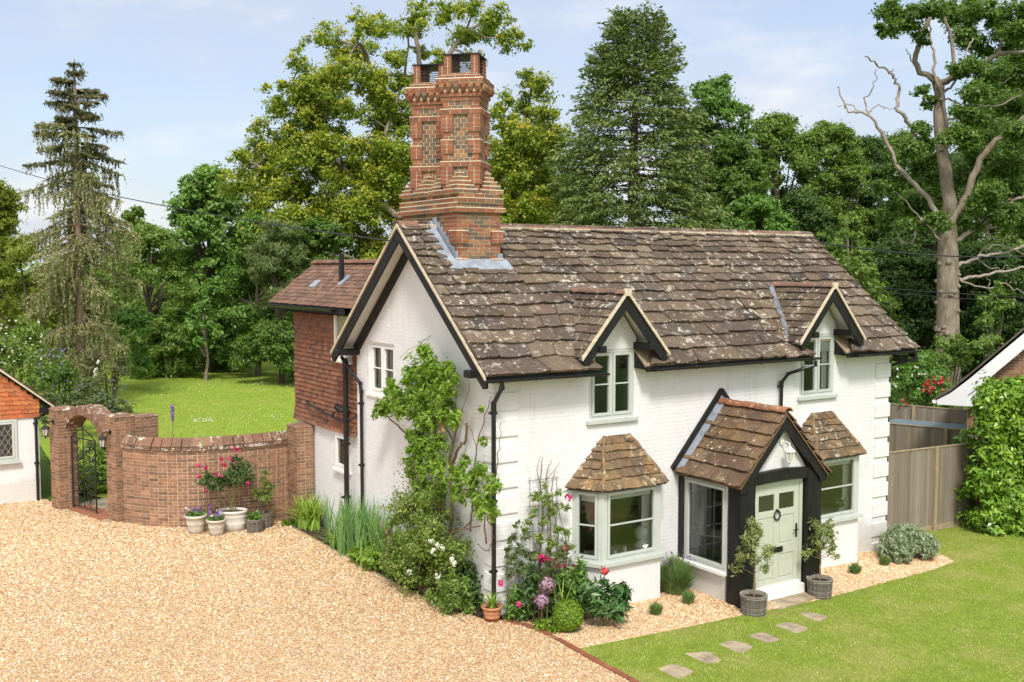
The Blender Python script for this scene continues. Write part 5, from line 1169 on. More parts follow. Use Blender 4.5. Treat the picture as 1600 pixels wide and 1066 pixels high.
v = MB(); v.box(-4.97, -4.66, YG - .10, YG - .0, 2.50, 2.62); v.box(-4.72, -4.66, YG - .1, YG + 4.4, 2.54, 2.64); v.build('eaves_board', M['black_timber'], ob)
win_unit(ob, 'window', (-6.55, YG - .055, 1.36), (1, 0, 0), (0, -1, 0), 1.06, 1.03, (1, 1), bar=(), sill=(.06, .08, .06), leaded=.14, depth=.05, fr=.06)
b = MB(); b.box(-6.5, -5.55, YG - .008, YG - .003, 1.4, 2.35); b.build('dark_backing', M['dark_room'], ob)  # dark sheet in place of the unlit room behind the leaded panes
pipe(ob, [(-4.66, YG + .2, 2.5), (-4.80, YG + .0, 2.47), (-5.06, YG - .06, 2.36), (-5.06, YG - .06, .22)], .034, clips=(2.25, 1.25))
# ------------------------------------------------------------------ fences and neighbour's house
random.seed(61)
def fence(label, p, q, zt0, zt1, zb, bay=1.85, bw=.10, first=0., posts_front=True):
    p = np.array(p, float); q = np.array(q, float); L = np.linalg.norm(q - p); d = (q - p) / L; n_ = np.array([d[1], -d[0]]); f_ = thing('fence', label, 'fence', (p[0], p[1], zb))
    b = MB(); x = 0
    while x < L:
        w_ = min(bw * random.uniform(.9, 1.1), L - x); zt_ = zt0 + (zt1 - zt0) * (x + w_ / 2) / L + random.gauss(0, .004); t = .012 + .010 * random.random()
        Fr = (np.array([p[0], p[1], 0]), np.array([d[0], d[1], 0]), np.array([0, 0, 1.]), np.array([n_[0], n_[1], 0])); b.fb(Fr, x + .001, x + w_ + .012, zb, zt_, -t * .5 + .006 * random.random(), t); x += w_
    b.build('boards', M['fence'], f_)
    zt_ = max(zt0, zt1); c = MB(); c.hexa([(*(p - n_ * .02), zt0), (*(q - n_ * .02), zt1), (*(q + n_ * .035), zt1), (*(p + n_ * .035), zt0), (*(p - n_ * .02), zt0 + .03), (*(q - n_ * .02), zt1 + .03), (*(q + n_ * .035), zt1 + .03), (*(p + n_ * .035), zt0 + .03)][:4] + [(*(p - n_ * .02), zt0 + .03), (*(q - n_ * .02), zt1 + .03), (*(q + n_ * .035), zt1 + .03), (*(p + n_ * .035), zt0 + .03)]); c.build('capping_rail', M['post'], f_)
    x = first
    while x < L + .1:
        c = MB(); o_ = p + d * min(x, L); zz = zt0 + (zt1 - zt0) * x / L + .03; s_ = n_ * (.055 if posts_front else -.05); c.rotbox(o_[0] + s_[0], o_[1] + s_[1], .05, .045, math.atan2(d[1], d[0]), zb, zz); c.build('post', M['post'], f_); x += bay
    g_ = MB(); o_ = (p + q) / 2; g_.rotbox(o_[0] + n_[0] * .01, o_[1] + n_[1] * .01, L / 2, .018, math.atan2(d[1], d[0]), zb - .02, zb + .14); g_.build('gravel_board', M['post'], f_)
    return f_
fence('weathered grey board fence in front, between the cottage corner and the laurel hedge', (10.45, .78), (14.72, .62), 1.80, 1.74, -.27, 1.86, first=.72)
fence('board fence one row back, behind the front panels and in front of the blue roof', (14.0, 14.6), (18.2, 1.5), 1.50, 1.48, -.3, 4.3, first=3.1)
fence('rearmost board fence below the flowering shrubs', (18.9, 10.8), (22.4, .3), 1.63, 1.56, -.3, 3.6, first=.9)
sh = thing('shed', 'low blue grey shed roof between the two rear fences', 'shed', (18.6, 5.5, -.3)); b = MB(); b.rotbox(19.2, 4.6, 1.0, 1.7, .35, -.3, 1.16); b.build('shed_wall', M['fence'], sh); b = MB(); b.rotbox(19.2, 4.6, 1.15, 1.9, .35, 1.17, 1.23, 0, 1.1, 1.85); b.build('shed_roof', M['slate_blue'], sh)
nb = thing('neighbouring_house', 'brick house with white barge board peeping over the laurel hedge', 'house', (20, 4, -.3))
E0 = D(1466, 630, 29); dirn = _r * 1.0; dirn[2] = 0; dirn /= np.linalg.norm(dirn); nn = np.array([-dirn[1], dirn[0], 0]); nn = nn if nn @ np.array([.5, .8, 0]) > 0 else -nn
dirn, nn = dirn * math.cos(R(31)) - nn * math.sin(R(31)), nn * math.cos(R(31)) + dirn * math.sin(R(31))
Q = lambda a, z, c=0.: tuple(E0 * np.array([1, 1, 0]) + dirn * a + nn * c + np.array([0, 0, z]))
ez = float(E0[2])
b = MB(); b.prism([Q(.75, -.4), Q(9.2, -.4), Q(9.2, ez + .2), Q(5.0, ez + 4.3), Q(.75, ez + .55)], nn * 6); nbw = b.build('wall', M['wall_mortar'], nb)
b = MB(); random.seed(5); r = 0; z = ez - .8
while z < ez + 4.2:
    x = .76 - (.11 if r % 2 else 0)
    while x < 5.2:
        a0, a1 = max(.76, x), x + .215; x += .225
        if z + .07 < ez + .5 + (a0 - .75) * .9: b.prism([Q(a0, z, -.008), Q(a1, z, -.008), Q(a1, z + .064, -.008), Q(a0, z + .064, -.008)], nn * .02)
    z += .075; r += 1
b.build('brickwork', M['wall_brick'], nb)
b = MB(); sl_ = .985
b.prism([Q(0.02, ez + .13, -.32), Q(.35, ez + .33, -.32), Q(.8, ez + .73, -.32), Q(5.0, ez + .73 + 4.2 * sl_, -.32), Q(5.0, ez + .37 + 4.2 * sl_, -.32), Q(1.1, ez + .58, -.32), Q(.78, ez + .30, -.32), Q(.78, ez + .0, -.32), Q(.02, ez, -.32)], nn * .04)
b.prism([Q(.02, ez - .01, -.28), Q(.78, ez - .01, -.28), Q(.78, ez + .30, -.28), Q(.02, ez + .12, -.28)], nn * 6); b.prism([Q(.78, ez + .0, -.277), Q(1.02, ez + .0, -.277), Q(1.02, ez + .48, -.277), Q(.78, ez + .28, -.277)], nn * .27)
b.build('barge_board', M['white_pvc'], nb)
b = MB(); prev = None
prof = [(-.06, .12), (.32, .36), (.78, .80), (5.0, .80 + 4.22 * sl_)]
for (a0, z0_), (a1, z1_) in zip(prof[:-1], prof[1:]): b.prism([Q(a0, ez + z0_, -.36), Q(a1, ez + z1_, -.36), Q(a1, ez + z1_ + .07, -.36), Q(a0, ez + z0_ + .06, -.36)], nn * 6.5)
b.prism([Q(5.0, ez + .80 + 4.22 * sl_, -.36), Q(9.6, ez + .2, -.36), Q(9.6, ez + .27, -.36), Q(5.0, ez + .87 + 4.22 * sl_, -.36)], nn * 6.5)
b.build('roof', M['grey_roof_felt'], nb)
b = MB(); p0 = np.array(Q(-.05, ez + .08, -.35)); b.tube([p0, p0 + nn * 6.4], .06, 8); b.build('gutter', M['white_pvc'], nb)
# brick edging of the drive, stepping stones, step slab
random.seed(71); ed = MB(); E_ = np.array(EDGE); Ls = np.r_[0, np.cumsum(np.linalg.norm(np.diff(E_, axis=0), axis=1))]; s_ = 0
while s_ < Ls[-1] - .2:
    x0, y0 = np.interp(s_, Ls, E_[:, 0]), np.interp(s_, Ls, E_[:, 1]); x1, y1 = np.interp(s_ + .2, Ls, E_[:, 0]), np.interp(s_ + .2, Ls, E_[:, 1]); z = float(gz(x0)); ed.rotbox((x0 + x1) / 2, (y0 + y1) / 2, .102, .05, math.atan2(y1 - y0, x1 - x0), z - .06, z + .022 + random.gauss(0, .004), 0); s_ += .213
tag(ed.build('brick_edging', M['edging_brick']), 'row of flush red bricks edging the gravel drive', 'edging')
b = MB()
for y0, y1 in ((-.05, 3.3), (3.35, 5.8), (5.85, 8.3)): b.box(-.625, -.598, y0, y1, .1, .235)
tag(b.build('timber_edging', M['post']), 'low timber board edging the gable flower bed', 'edging')
lab = ['nearest the corner of the drive', 'second from the corner of the drive', 'third from the drive', 'split in two, third from the doorstep', 'second from the doorstep', 'small, closest to the doorstep']
for (x, y, a, b_, g_), l in zip(STONES, lab):
    s_ = MB(); z = float(gz(x)); k = 11; pts = []
    for i in range(k): t = 6.283 * i / k; e = random.uniform(.88, 1.08); c_, q_ = math.cos(g_), math.sin(g_); sx, sy = a * .93 * e * math.copysign(abs(math.cos(t)) ** .5, math.cos(t)), b_ * e * math.copysign(abs(math.sin(t)) ** .5, math.sin(t)); pts.append((x + c_ * sx - q_ * sy, y + q_ * sx + c_ * sy))
    s_.prism([(px_, py_, z - .05) for px_, py_ in pts], (0, 0, .060)); tag(s_.build('stepping_stone', M['stone_paving']), 'flat stepping stone in the lawn, ' + l, 'stepping stone', 'stepping stones across the lawn')
b = MB(); z = float(gz(5.2)); b.prism([(4.3, -2.17, z - .1), (5.0, -2.05, z - .1), (5.65, -1.98, z - .1), (6.28, -1.80, z - .1), (6.28, -1.5, z - .1), (4.3, -1.5, z - .1)], (0, 0, .125)); tag(b.build('doorstep', M['stone_paving']), 'worn sandstone paving at the foot of the front door', 'doorstep')
# wires
def wire(label, pts, r=.012):
    b = MB(); b.tube(pts, r, 5); tag(b.build('overhead_wire', M['wire']), label, 'cable')
def sag(a, b, s, n=14): a = np.array(a); b = np.array(b); return [a + (b - a) * k / n - np.array([0, 0, s * 4 * (k / n) * (1 - k / n)]) for k in range(n + 1)]
wire('thin cable running from the cottage gable up past the spruce', sag((-.44, 2.85, 6.62), D(-60, 238, 44), .35), .014)
wire('upper cable running from the far end of the roof ridge past the big oak', sag((Lc + .4, 2.8, 6.78), D(1700, 392, 36), .3), .02)
wire('lower cable crossing in front of the oak trunk', sag(D(1180, 432, 44), D(1700, 470, 36), .1), .017)
wire('lowest cable just under its neighbour in front of the oak trunk', sag(D(1180, 438, 44.5), D(1700, 478, 36.5), .1), .014)
# ------------------------------------------------------------------ plants round the cottage
def blooms(name, mat, centres, r, per, parent, size=None):          # each flower a part of its plant
    for c in centres: petals(name, mat, [c], r, per, parent, size)
random.seed(81); rng = np.random.default_rng(81)
def onx(u, v, x): r = ray(u, v); t = (x - CAMP[0]) / r[0]; return CAMP + r * t
def ony(u, v, y): r = ray(u, v); t = (y - CAMP[1]) / r[1]; return CAMP + r * t
def onx_cl(l, x, jit=.1, s=.0121, flat=.6):
    o = []
    for u, v, r in l: p = onx(u, v, x - abs(random.gauss(0, jit))); o.append((*p, r * s * flat, r * s, r * s))
    return o
# wisteria on the gable wall
wi_ = thing('wisteria', 'bright green wisteria climbing the white gable wall beside its window', 'climber', (-.2, 2.6, .2))
b = MB()
def gst(l, r0, r1, x=-.12): limb(b, [onx(u, v, x - .03 * math.sin(i * 2.1)) for i, (u, v) in enumerate(l)], r0, r1, 6, .012, 4)
gst([(668, 850), (665, 790), (655, 730), (662, 680), (655, 620), (665, 560)], .05, .012); gst([(690, 850), (684, 780), (690, 730), (680, 680), (690, 620)], .045, .015); gst([(660, 740), (645, 690), (625, 670), (605, 650), (590, 640)], .03, .008)
gst([(700, 860), (706, 790), (702, 730), (708, 690), (716, 660), (722, 640)], .035, .02); gst([(706, 730), (716, 700), (727, 688), (728, 662)], .03, .026); gst([(708, 690), (698, 670), (690, 650)], .018, .008); gst([(640, 720), (648, 770), (646, 820)], .035, .03)
gst([(665, 560), (655, 540), (672, 525), (640, 545), (625, 560)], .006, .003); gst([(722, 640), (735, 600), (725, 585)], .006, .003)
b.build('trunk', M['stem'], wi_, True)
cl = onx_cl([(668, 560, 20), (650, 580, 20), (690, 590, 20), (668, 600, 24), (695, 620, 22), (645, 615, 20), (620, 615, 20), (602, 630, 20), (590, 645, 12), (628, 640, 20), (655, 645, 22), (685, 650, 18), (705, 640, 14), (650, 680, 16), (665, 700, 17), (690, 690, 14), (642, 720, 12), (660, 735, 14), (685, 735, 12), (650, 760, 11), (675, 765, 12), (695, 760, 10), (640, 600, 14), (675, 575, 16), (610, 600, 10), (660, 545, 12), (675, 605, 22), (705, 600, 16), (710, 660, 12), (668, 660, 20), (640, 680, 14), (648, 705, 15), (672, 720, 15), (690, 720, 13), (660, 780, 14), (700, 575, 12), (636, 585, 14), (655, 625, 20)], -.26, .12)
foliage('foliage', M['lf_wisteria'], cl, 9500, .12, .038, wi_, .7, .5, .6, .1, droop=.55)
cl = onx_cl([(650, 700, 10), (640, 735, 10), (665, 760, 10), (690, 770, 10), (648, 785, 10), (672, 790, 10)], -.16, .05)
foliage('lower_leaves', M['lf_mid'], cl, 900, .09, .045, wi_, .7, .5, .6, .1, droop=.4)
p = onx(691, 655, -.34); petals('seed_cluster', M['fl_dry'], [p + (0, random.gauss(0, .05), -.02 * k + random.gauss(0, .03)) for k in range(14)], .04, 5, wi_)
# rambling rose by the corner pipe
rs = thing('climbing_shrub', 'loose light green climber between the wisteria and the corner downpipe', 'climber', (-.15, .5, .2)); b = MB()
gst([(735, 830), (740, 760), (745, 700), (755, 660), (768, 620)], .018, .005); gst([(760, 850), (758, 790), (775, 740), (780, 700), (783, 660)], .014, .004); gst([(745, 700), (735, 670), (728, 655)], .01, .003); gst([(757, 800), (770, 830), (764, 860), (745, 850)], .012, .006); b.build('stems', M['stem'], rs, True)
foliage('foliage', M['lf_wisteria'], onx_cl([(715, 740, 16), (735, 745, 16), (755, 735, 14), (770, 760, 14), (740, 770, 18), (715, 770, 16), (762, 785, 12), (725, 720, 10), (755, 690, 7), (752, 640, 5), (770, 800, 10), (750, 800, 12)], -.25, .12), 2000, .105, .04, rs, .6, .5, .6, .1, droop=.4)
# big shrub
bs = thing('flowering_shrub', 'large dense evergreen shrub with a few white blooms against the gable', 'shrub', (-.45, 1.7, .2))
cl = []
for k in range(46):
    t = random.random() * 6.283; q = math.sqrt(random.random()); x, y = -.42 + .42 * q * math.cos(t), 1.75 + 1.10 * q * math.sin(t); zz = .35 + random.random() * 2.05 * math.sqrt(max(0, 1 - q * q * .8)); cl.append((x, y, zz, .30, .34, .30))
foliage('foliage', M['lf_shrub'], cl, 17000, .062, .034, bs, .8, .3, .8, .6); b = MB()
for k in range(7): limb(b, [(-.4, 1.8, .15), (-.35 + random.gauss(0, .12), 1.8 + random.gauss(0, .3), .8), (-.35 + random.gauss(0, .15), 1.8 + random.gauss(0, .6), 1.8)], .035, .012, 5, .02)
b.build('branches', M['stem'], bs); fl = [onx(u, v, -.95) for u, v in ((683, 852), (676, 860), (690, 856), (706, 873), (710, 880), (684, 900), (640, 895), (672, 846))]; blooms('bloom', M['fl_white'], fl, .06, 12, bs, .05)
dead = thing('pruned_branch', 'bare pruned branch leaning out between the irises and the big shrub', 'branch', (-.5, 2.9, .2)); b = MB()
gst([(608, 885), (608, 860), (606, 835), (617, 810), (640, 790), (650, 788)], .045, .018, -.55); gst([(606, 835), (598, 820), (590, 812)], .025, .012, -.55); gst([(608, 862), (600, 880), (612, 892)], .06, .03, -.6); b.build('branch', M['stem'], dead, True)
def blob(name, label, cat, c, r, n, mat, L, W, group=None, clumps=14, shell=.6, up=.35, base=True):
    t = thing(name, label, cat, (c[0], c[1], float(gz(c[0]))), group); cl = []
    for k in range(clumps):
        d = unit(rng.normal(size=3)); d[2] = abs(d[2]) * .9; cl.append((c[0] + d[0] * r[0] * .62, c[1] + d[1] * r[1] * .62, float(gz(c[0])) + r[2] * .22 + d[2] * r[2] * .62, r[0] * .38, r[1] * .38, r[2] * .38))
    foliage('foliage', M[mat], cl, n, L, W, t, .6, up, .8, shell, zmin=float(gz(c[0])) - .02)
    b = MB()
    for k in range(5): b.tube([(c[0] + random.gauss(0, r[0] * .12), c[1] + random.gauss(0, r[1] * .12), float(gz(c[0])) - .02), (c[0] + random.gauss(0, r[0] * .35), c[1] + random.gauss(0, r[1] * .35), float(gz(c[0])) + r[2] * .75)], [.012, .005], 4)
    b.build('stems', M['stem'], t); return t
blob('yellow_shrub', 'small yellow green leafy shrub at the foot of the big shrub', 'shrub', (-.48, .52), (.30, .36, .66), 1500, 'lf_light', .11, .04, clumps=14)
blob('ground_cover', 'low dark leafy plant along the bed edge below the pruned branch', 'plant', (-.45, 2.65), (.2, .6, .35), 700, 'lf_rose', .09, .06)
blob('ground_cover', 'fresh green leafy clump on the gravel side of the irises', 'plant', (-.52, 3.75), (.26, .9, .42), 1100, 'lf_wisteria', .11, .08)
blob('ground_cover', 'dark green foliage between the big shrub and the terracotta pot', 'plant', (-.08, .75), (.25, .5, .75), 900, 'lf_rose', .09, .06)
ir = thing('iris_clump', 'tall clump of blue green sword leaves in front of the soil pipe', 'plant', (-.35, 4.4, .2)); n = 460
bs_ = np.c_[rng.normal(-.30, .14, n), rng.normal(4.45, .62, n), np.full(n, .2)]; blades('foliage', M['lf_iris'], bs_, rng.uniform(.7, 1.35, n), rng.normal(0, .20, (n, 2)), .04, ir, 4)
n = 90; st = thing('strap_plant', 'arching yellow green strap leaves spilling over the soil beside the irises', 'plant', (-.42, 5.5, .2)); blades('foliage', M['lf_daylily'], np.c_[rng.normal(-.42, .08, n), rng.normal(5.5, .18, n), np.full(n, .2)], rng.uniform(.35, .6, n), rng.normal(0, .3, (n, 2)), .028, st, 4)
dl = thing('daylily', 'arching bright green daylily in the corner by the wall pier', 'plant', (-.25, 7.55, .2)); n = 210
blades('foliage', M['lf_daylily'], np.c_[rng.normal(-.30, .1, n), rng.normal(7.5, .15, n), np.full(n, .2)], rng.uniform(.5, .95, n), rng.normal(0, .34, (n, 2)), .042, dl, 5)
blob('ground_cover', 'tiny green plant at the corner of the soil bed beside the pots', 'plant', (-.55, 7.9), (.2, .2, .2), 160, 'lf_wisteria', .09, .05, clumps=6)
# pots by the garden wall
def pot(parent, c, r0, r1, h, mat, name='pot', sx=1., sy=1., ang=0., rim=.02, bands=()):
    z = float(gz(c[0])); b = MB(); prof = [(r0, 0.), (r0 + (r1 - r0) * .3, h * .3)]
    for q in bands: rr = r0 + (r1 - r0) * q; prof += [(rr, h * q - .012), (rr + .008, h * q), (rr, h * q + .012)]
    prof += [(r1 - .004, h * .86), (r1 + rim, h * .88), (r1 + rim, h), (r1 - .012, h), (r1 - .03, h - .05)]; b.lathe((c[0], c[1], z - .01), prof, 22, 0, sx, sy, ang); b.build(name, mat, parent, True)
    if name == 'basket':
        wv = MB(); nn_ = 40
        for k in range(nn_):
            a_ = 6.2832 * k / nn_; e_ = np.array([math.cos(a_), math.sin(a_), 0]); o_ = np.array([c[0], c[1], z]); P_ = []
            for q in range(9): f_ = q / 8; P_.append(o_ + e_ * (r0 + (r1 - r0) * f_ + .004 + .006 * ((q + k) % 2)) + np.array([0, 0, h * f_ * .985]))
            wv.tube(P_, .0075, 4)
        for q in range(1, 8, 1):
            f_ = q / 8; rr = r0 + (r1 - r0) * f_; wv.tube([np.array([c[0] + (rr + .008 + .006 * ((k + q) % 2)) * math.cos(6.2832 * k / 40), c[1] + (rr + .008 + .006 * ((k + q) % 2)) * math.sin(6.2832 * k / 40), z + h * f_]) for k in range(41)], .007, 4)
        wv.tube([np.array([c[0] + (r1 + .008) * math.cos(6.2832 * k / 24), c[1] + (r1 + .008) * math.sin(6.2832 * k / 24), z + h - .01]) for k in range(25)], .016, 6); wv.build('weave', mat, parent)
    s_ = MB(); s_.lathe((c[0], c[1], z + h - .06), [(r1 - .02, 0), (.01, .025)], 16, 0, sx, sy, ang); s_.build('soil', M['soil'], parent); return z + h - .05
def pansy(label, c, r0, r1, h):
    t = thing('flower_pot', label, 'flower pot', (c[0], c[1], float(gz(c[0]))), 'pots along the garden wall'); z = pot(t, c, r0, r1, h, M['cream_pot'], bands=(.55,))
    e = MB(); a_ = math.atan2(CAMP[1] - c[1], CAMP[0] - c[0]); rr = r0 + (r1 - r0) * .62 + .004; o = np.array([c[0] + rr * math.cos(a_), c[1] + rr * math.sin(a_), float(gz(c[0])) + h * .66]); s_ = np.array([-math.sin(a_), math.cos(a_), 0]); e.tube([o + s_ * .035 * math.cos(k * .6283) + np.array([0, 0, .035 * math.sin(k * .6283)]) for k in range(11)], .004, 4); e.build('embossed_ring', M['cream_pot'], t)
    foliage('foliage', M['lf_mid'], [(c[0], c[1], z + .06, r1, r1, .10)], 260, .07, .045, t, .4, .5, .8, .2)
    P = [(c[0] + random.gauss(0, r1 * .55), c[1] + random.gauss(0, r1 * .55), z + .12 + random.random() * .07) for _ in range(13)]; petals('flowers', M['fl_purple'], P[:9], .04, 8, t, .05); petals('white_flowers', M['fl_white'], P[9:], .03, 7, t, .045)
pansy('larger cream flower pot with lilac pansies, leftmost of the pots', (-2.70, 8.05), .155, .225, .43); pansy('smaller cream pot of violas in front of the galvanised tub', (-2.35, 7.72), .14, .195, .36)
t = thing('rose_tub', 'tall pink rose growing in a pale oval tub against the curved wall', 'potted rose', (-1.9, 8.02, .25), 'pots along the garden wall'); z = pot(t, (-1.9, 8.02), .26, .30, .47, M['galvanised'], 'tub', 1.12, .8, -.5, .012, (.35, .7)); b = MB()
rd = 8.1
fl_px = [(366, 701), (372, 703), (346, 718), (360, 717), (310, 727), (322, 731), (350, 727), (338, 742), (349, 745), (310, 744), (322, 766), (387, 756)]
tops = [(315, 745), (325, 750), (340, 755), (355, 735), (362, 715), (372, 712), (378, 725), (385, 740), (370, 735), (345, 740)]
for u, v in tops: q = ony(u, v, rd - .05 + random.gauss(0, .1)); limb(b, [(-1.9 + random.gauss(0, .06), 8.02 + random.gauss(0, .05), z), (-1.9 + (q[0] + 1.9) * .45, 8.02, z + (q[2] - z) * .5), q], .010, .004, 5, .01)
b.build('stems', M['stem_green'], t); cl = []
for u, v, r in ((318, 750, 10), (330, 757, 10), (342, 760, 9), (325, 742, 8), (355, 742, 9), (365, 735, 10), (375, 728, 11), (383, 742, 11), (372, 748, 10), (358, 755, 8), (385, 730, 9), (345, 750, 7), (368, 718, 7), (388, 750, 6)): q = ony(u, v, rd - .1 + random.gauss(0, .12)); cl.append((*q, r * .0155, r * .0155, r * .0155))
foliage('foliage', M['lf_rose'], cl, 1500, .075, .05, t, .5, .5, .8, .15); blooms('bloom', M['fl_pink'], [ony(u, v, rd - .2) for u, v in fl_px], .05, 14, t, .06)
t = thing('basket_pot', 'small wicker pot of primroses in front of the taller wicker pot', 'flower pot', (-1.5, 7.65, .24), 'pots along the garden wall'); z = pot(t, (-1.5, 7.65), .16, .175, .29, M['wicker'], 'basket', rim=.006); foliage('foliage', M['lf_mid'], [(-1.5, 7.65, z + .10, .17, .17, .11)], 240, .11, .05, t, .3, .4, .7, .1)
t = thing('basket_pot', 'wicker pot holding a small yellow green maple by the wall', 'flower pot', (-1.18, 7.98, .23), 'pots along the garden wall'); z = pot(t, (-1.18, 7.98), .17, .20, .35, M['wicker'], 'basket', rim=.006); b = MB()
for k in range(6): limb(b, [(-1.18, 7.98, z), (-1.18 + random.gauss(0, .05), 7.98 + random.gauss(0, .05), z + .3), (-1.18 + random.gauss(0, .2), 7.98 + random.gauss(0, .12), z + .65)], .012, .004, 5, .01)
limb(b, [(-1.18, 7.98, z), (-1.15, 8.0, z + .5), (-1.12, 8.02, z + .95)], .01, .004, 5, .01); b.build('stems', M['stem'], t)
foliage('foliage', M['lf_light'], [(-1.32, 7.95, z + .48, .18, .15, .10), (-1.05, 8.0, z + .52, .17, .14, .12), (-1.18, 7.9, z + .38, .2, .15, .12), (-1.0, 8.0, z + .62, .11, .1, .09), (-1.14, 8.0, z + .78, .09, .08, .12), (-1.10, 8.02, z + .95, .08, .07, .07)], 620, .085, .03, t, .3, .7, .6, .1)
t = thing('terracotta_pot', 'ribbed terracotta pot with drooping strappy plant at the house corner', 'flower pot', (-.15, -.16, .2)); z = pot(t, (-.15, -.16), .12, .165, .26, M['terracotta'], bands=(.3, .6)); n = 46
blades('foliage', M['lf_daylily'], np.c_[rng.normal(-.15, .03, n), rng.normal(-.16, .03, n), np.full(n, z)], rng.uniform(.22, .38, n), rng.normal(0, .16, (n, 2)), .022, t, 5)
# climbing rose and bed before the left bay
cr = thing('climbing_rose', 'thin stemmed climbing rose on wires between the corner and the left bay', 'climber', (.95, -.12, .15)); b = MB()
def fst(l, r0, r1, y=-.10): limb(b, [ony(u, v, y - .03 * math.sin(i * 1.7)) for i, (u, v) in enumerate(l)], r0, r1, 5, .008, 4)
for l, r0, r1 in (([(842, 930), (845, 860), (848, 800), (845, 760), (848, 715)], .022, .006), ([(858, 930), (860, 850), (857, 790), (853, 750), (862, 720)], .02, .005), ([(868, 920), (872, 850), (866, 800), (862, 765), (868, 735)], .016, .005), ([(880, 910), (885, 860), (878, 820), (870, 780)], .012, .004), ([(838, 930), (836, 870), (832, 820), (820, 790)], .012, .003), ([(845, 760), (838, 735), (846, 712)], .008, .003), ([(853, 750), (872, 728), (875, 722)], .007, .003), ([(866, 800), (885, 790), (890, 780)], .007, .003)): fst(l, r0, r1)
b.build('stems', M['stem'], cr, True); b = MB()
for u in (828, 842, 856, 870): b.tube([ony(u, 745, -.03), ony(u, 900, -.03)], .004, 4)
for v in (750, 790, 830, 870): b.tube([ony(824, v + 2, -.03), ony(874, v - 4, -.03)], .004, 4)
b.build('support_wires', M['wire'], cr)
def ony_cl(l, y, jit=.08, s=.0115): return [(*ony(u, v, y - abs(random.gauss(0, jit))), r * s, r * s * .6, r * s) for u, v, r in l]
foliage('foliage', M['lf_shrub'], ony_cl([(840, 775, 9), (855, 780, 10), (835, 800, 8), (862, 800, 9), (880, 795, 8), (850, 815, 9), (870, 825, 8), (842, 840, 9), (885, 830, 9), (860, 850, 10), (825, 815, 7), (890, 850, 9), (820, 830, 6), (872, 770, 6), (850, 760, 5), (840, 870, 9), (875, 865, 10)], -.16), 1900, .058, .034, cr, .5, .4, .8, .1)
foliage('pale_foliage', M['lf_rosepale'], ony_cl([(800, 842, 9), (812, 860, 10), (798, 870, 9), (815, 885, 10), (828, 870, 9), (800, 895, 10), (820, 840, 7), (793, 858, 6), (808, 820, 5)], -.2), 1000, .06, .04, cr, .5, .4, .8, .1)
blooms('bloom', M['fl_pink'], [ony(u, v, -.35) for u, v in ((846, 872), (849, 876), (856, 873), (867, 884), (888, 777), (870, 886), (879, 883), (810, 944), (782, 912), (898, 888))], .06, 12, cr, .07); blooms('red_bloom', M['fl_red'], [ony(u, v, -.3) for u, v in ((884, 857), (884, 892), (887, 894))], .06, 12, cr, .07)
blob('bed_plant', 'leafy green perennials with a magenta flower behind the brick edging', 'plant', (.55, -.55), (.46, .34, .85), 2400, 'lf_rose', .085, .042); petals('magenta_flower', M['fl_purple'], [ony(811, 945, -.85)], .05, 12, None, .06)
bpy.data.objects['magenta_flower'].data.materials[0] = M['fl_pink']; tag(bpy.data.objects['magenta_flower'], 'single magenta bloom low in the leafy perennials', 'flower')
blob('bed_plant', 'low leafy growth between the terracotta pot and the magenta bloom', 'plant', (.22, -.36), (.26, .22, .55), 900, 'lf_mid', .075, .04)
blob('bed_plant', 'rounded bright leafy plant in front of the left bay wall', 'plant', (1.25, -.62), (.40, .3, .9), 1900, 'lf_mid', .09, .055); blob('bed_plant', 'grey green feathery plant under the climbing rose', 'plant', (.95, -.35), (.45, .25, 1.15), 1700, 'lf_rosepale', .075, .03)
blob('ground_cover', 'low bright green mat of leaves at the brick edging beside the box ball', 'plant', (.42, -.98), (.22, .35, .16), 500, 'lf_box', .06, .04)
for (u, v, r, l) in ((855, 914, .145, 'higher mauve allium globe among the bed plants'), (846, 939, .135, 'lower dusky allium globe just above the box ball')):
    c = ony(u, v, -.95); t = thing('allium', l, 'flower', (c[0], c[1], float(gz(c[0]))), 'alliums'); petals('flower_head', M['fl_allium'], [c], r, 330, t, .045); b = MB(); b.tube([(c[0], c[1], float(gz(c[0]))), c], .008, 5); b.build('stem', M['stem_green'], t)
n = 7; c = ony(877, 930, -.8); t = thing('seeding_leaves', 'yellowing upright strap leaves between the alliums and the bay', 'plant', (c[0], c[1], .15)); blades('foliage', M['lf_daylily'], np.c_[rng.normal(c[0], .04, n), rng.normal(c[1], .04, n), np.full(n, .15)], rng.uniform(.6, .95, n), rng.normal(0, .12, (n, 2)), .025, t)
bx = thing('box_ball', 'clipped bright green box ball beside the brick edging', 'shrub', (.66, -1.22, .17)); foliage('foliage', M['lf_box'], [(.66, -1.22, .43, .26, .26, .27)], 2600, .05, .03, bx, 1., .2, .6, .8); b = MB(); b.lathe((.66, -1.22, .16), [(.03, 0), (.02, .3)], 6); b.build('stem', M['stem'], bx)
pn = thing('peony', 'dark leaved peony bush with one coral bloom in front of the left bay', 'shrub', (1.35, -1.35, .14)); b = MB(); cl = []
for k in range(13):
    a_, q = random.random() * 6.283, .12 + .30 * random.random(); h = .35 + .45 * random.random() * (1 - q); e = (1.35 + q * math.cos(a_), -1.35 + q * math.sin(a_), .14 + h); b.tube([(1.35, -1.35, .12), (1.35 + q * .5 * math.cos(a_), -1.35 + q * .5 * math.sin(a_), .14 + h * .6), e], [.010, .008, .005], 5); cl += [(*e, .13, .13, .10), (e[0], e[1], e[2] - .15, .13, .13, .1)]
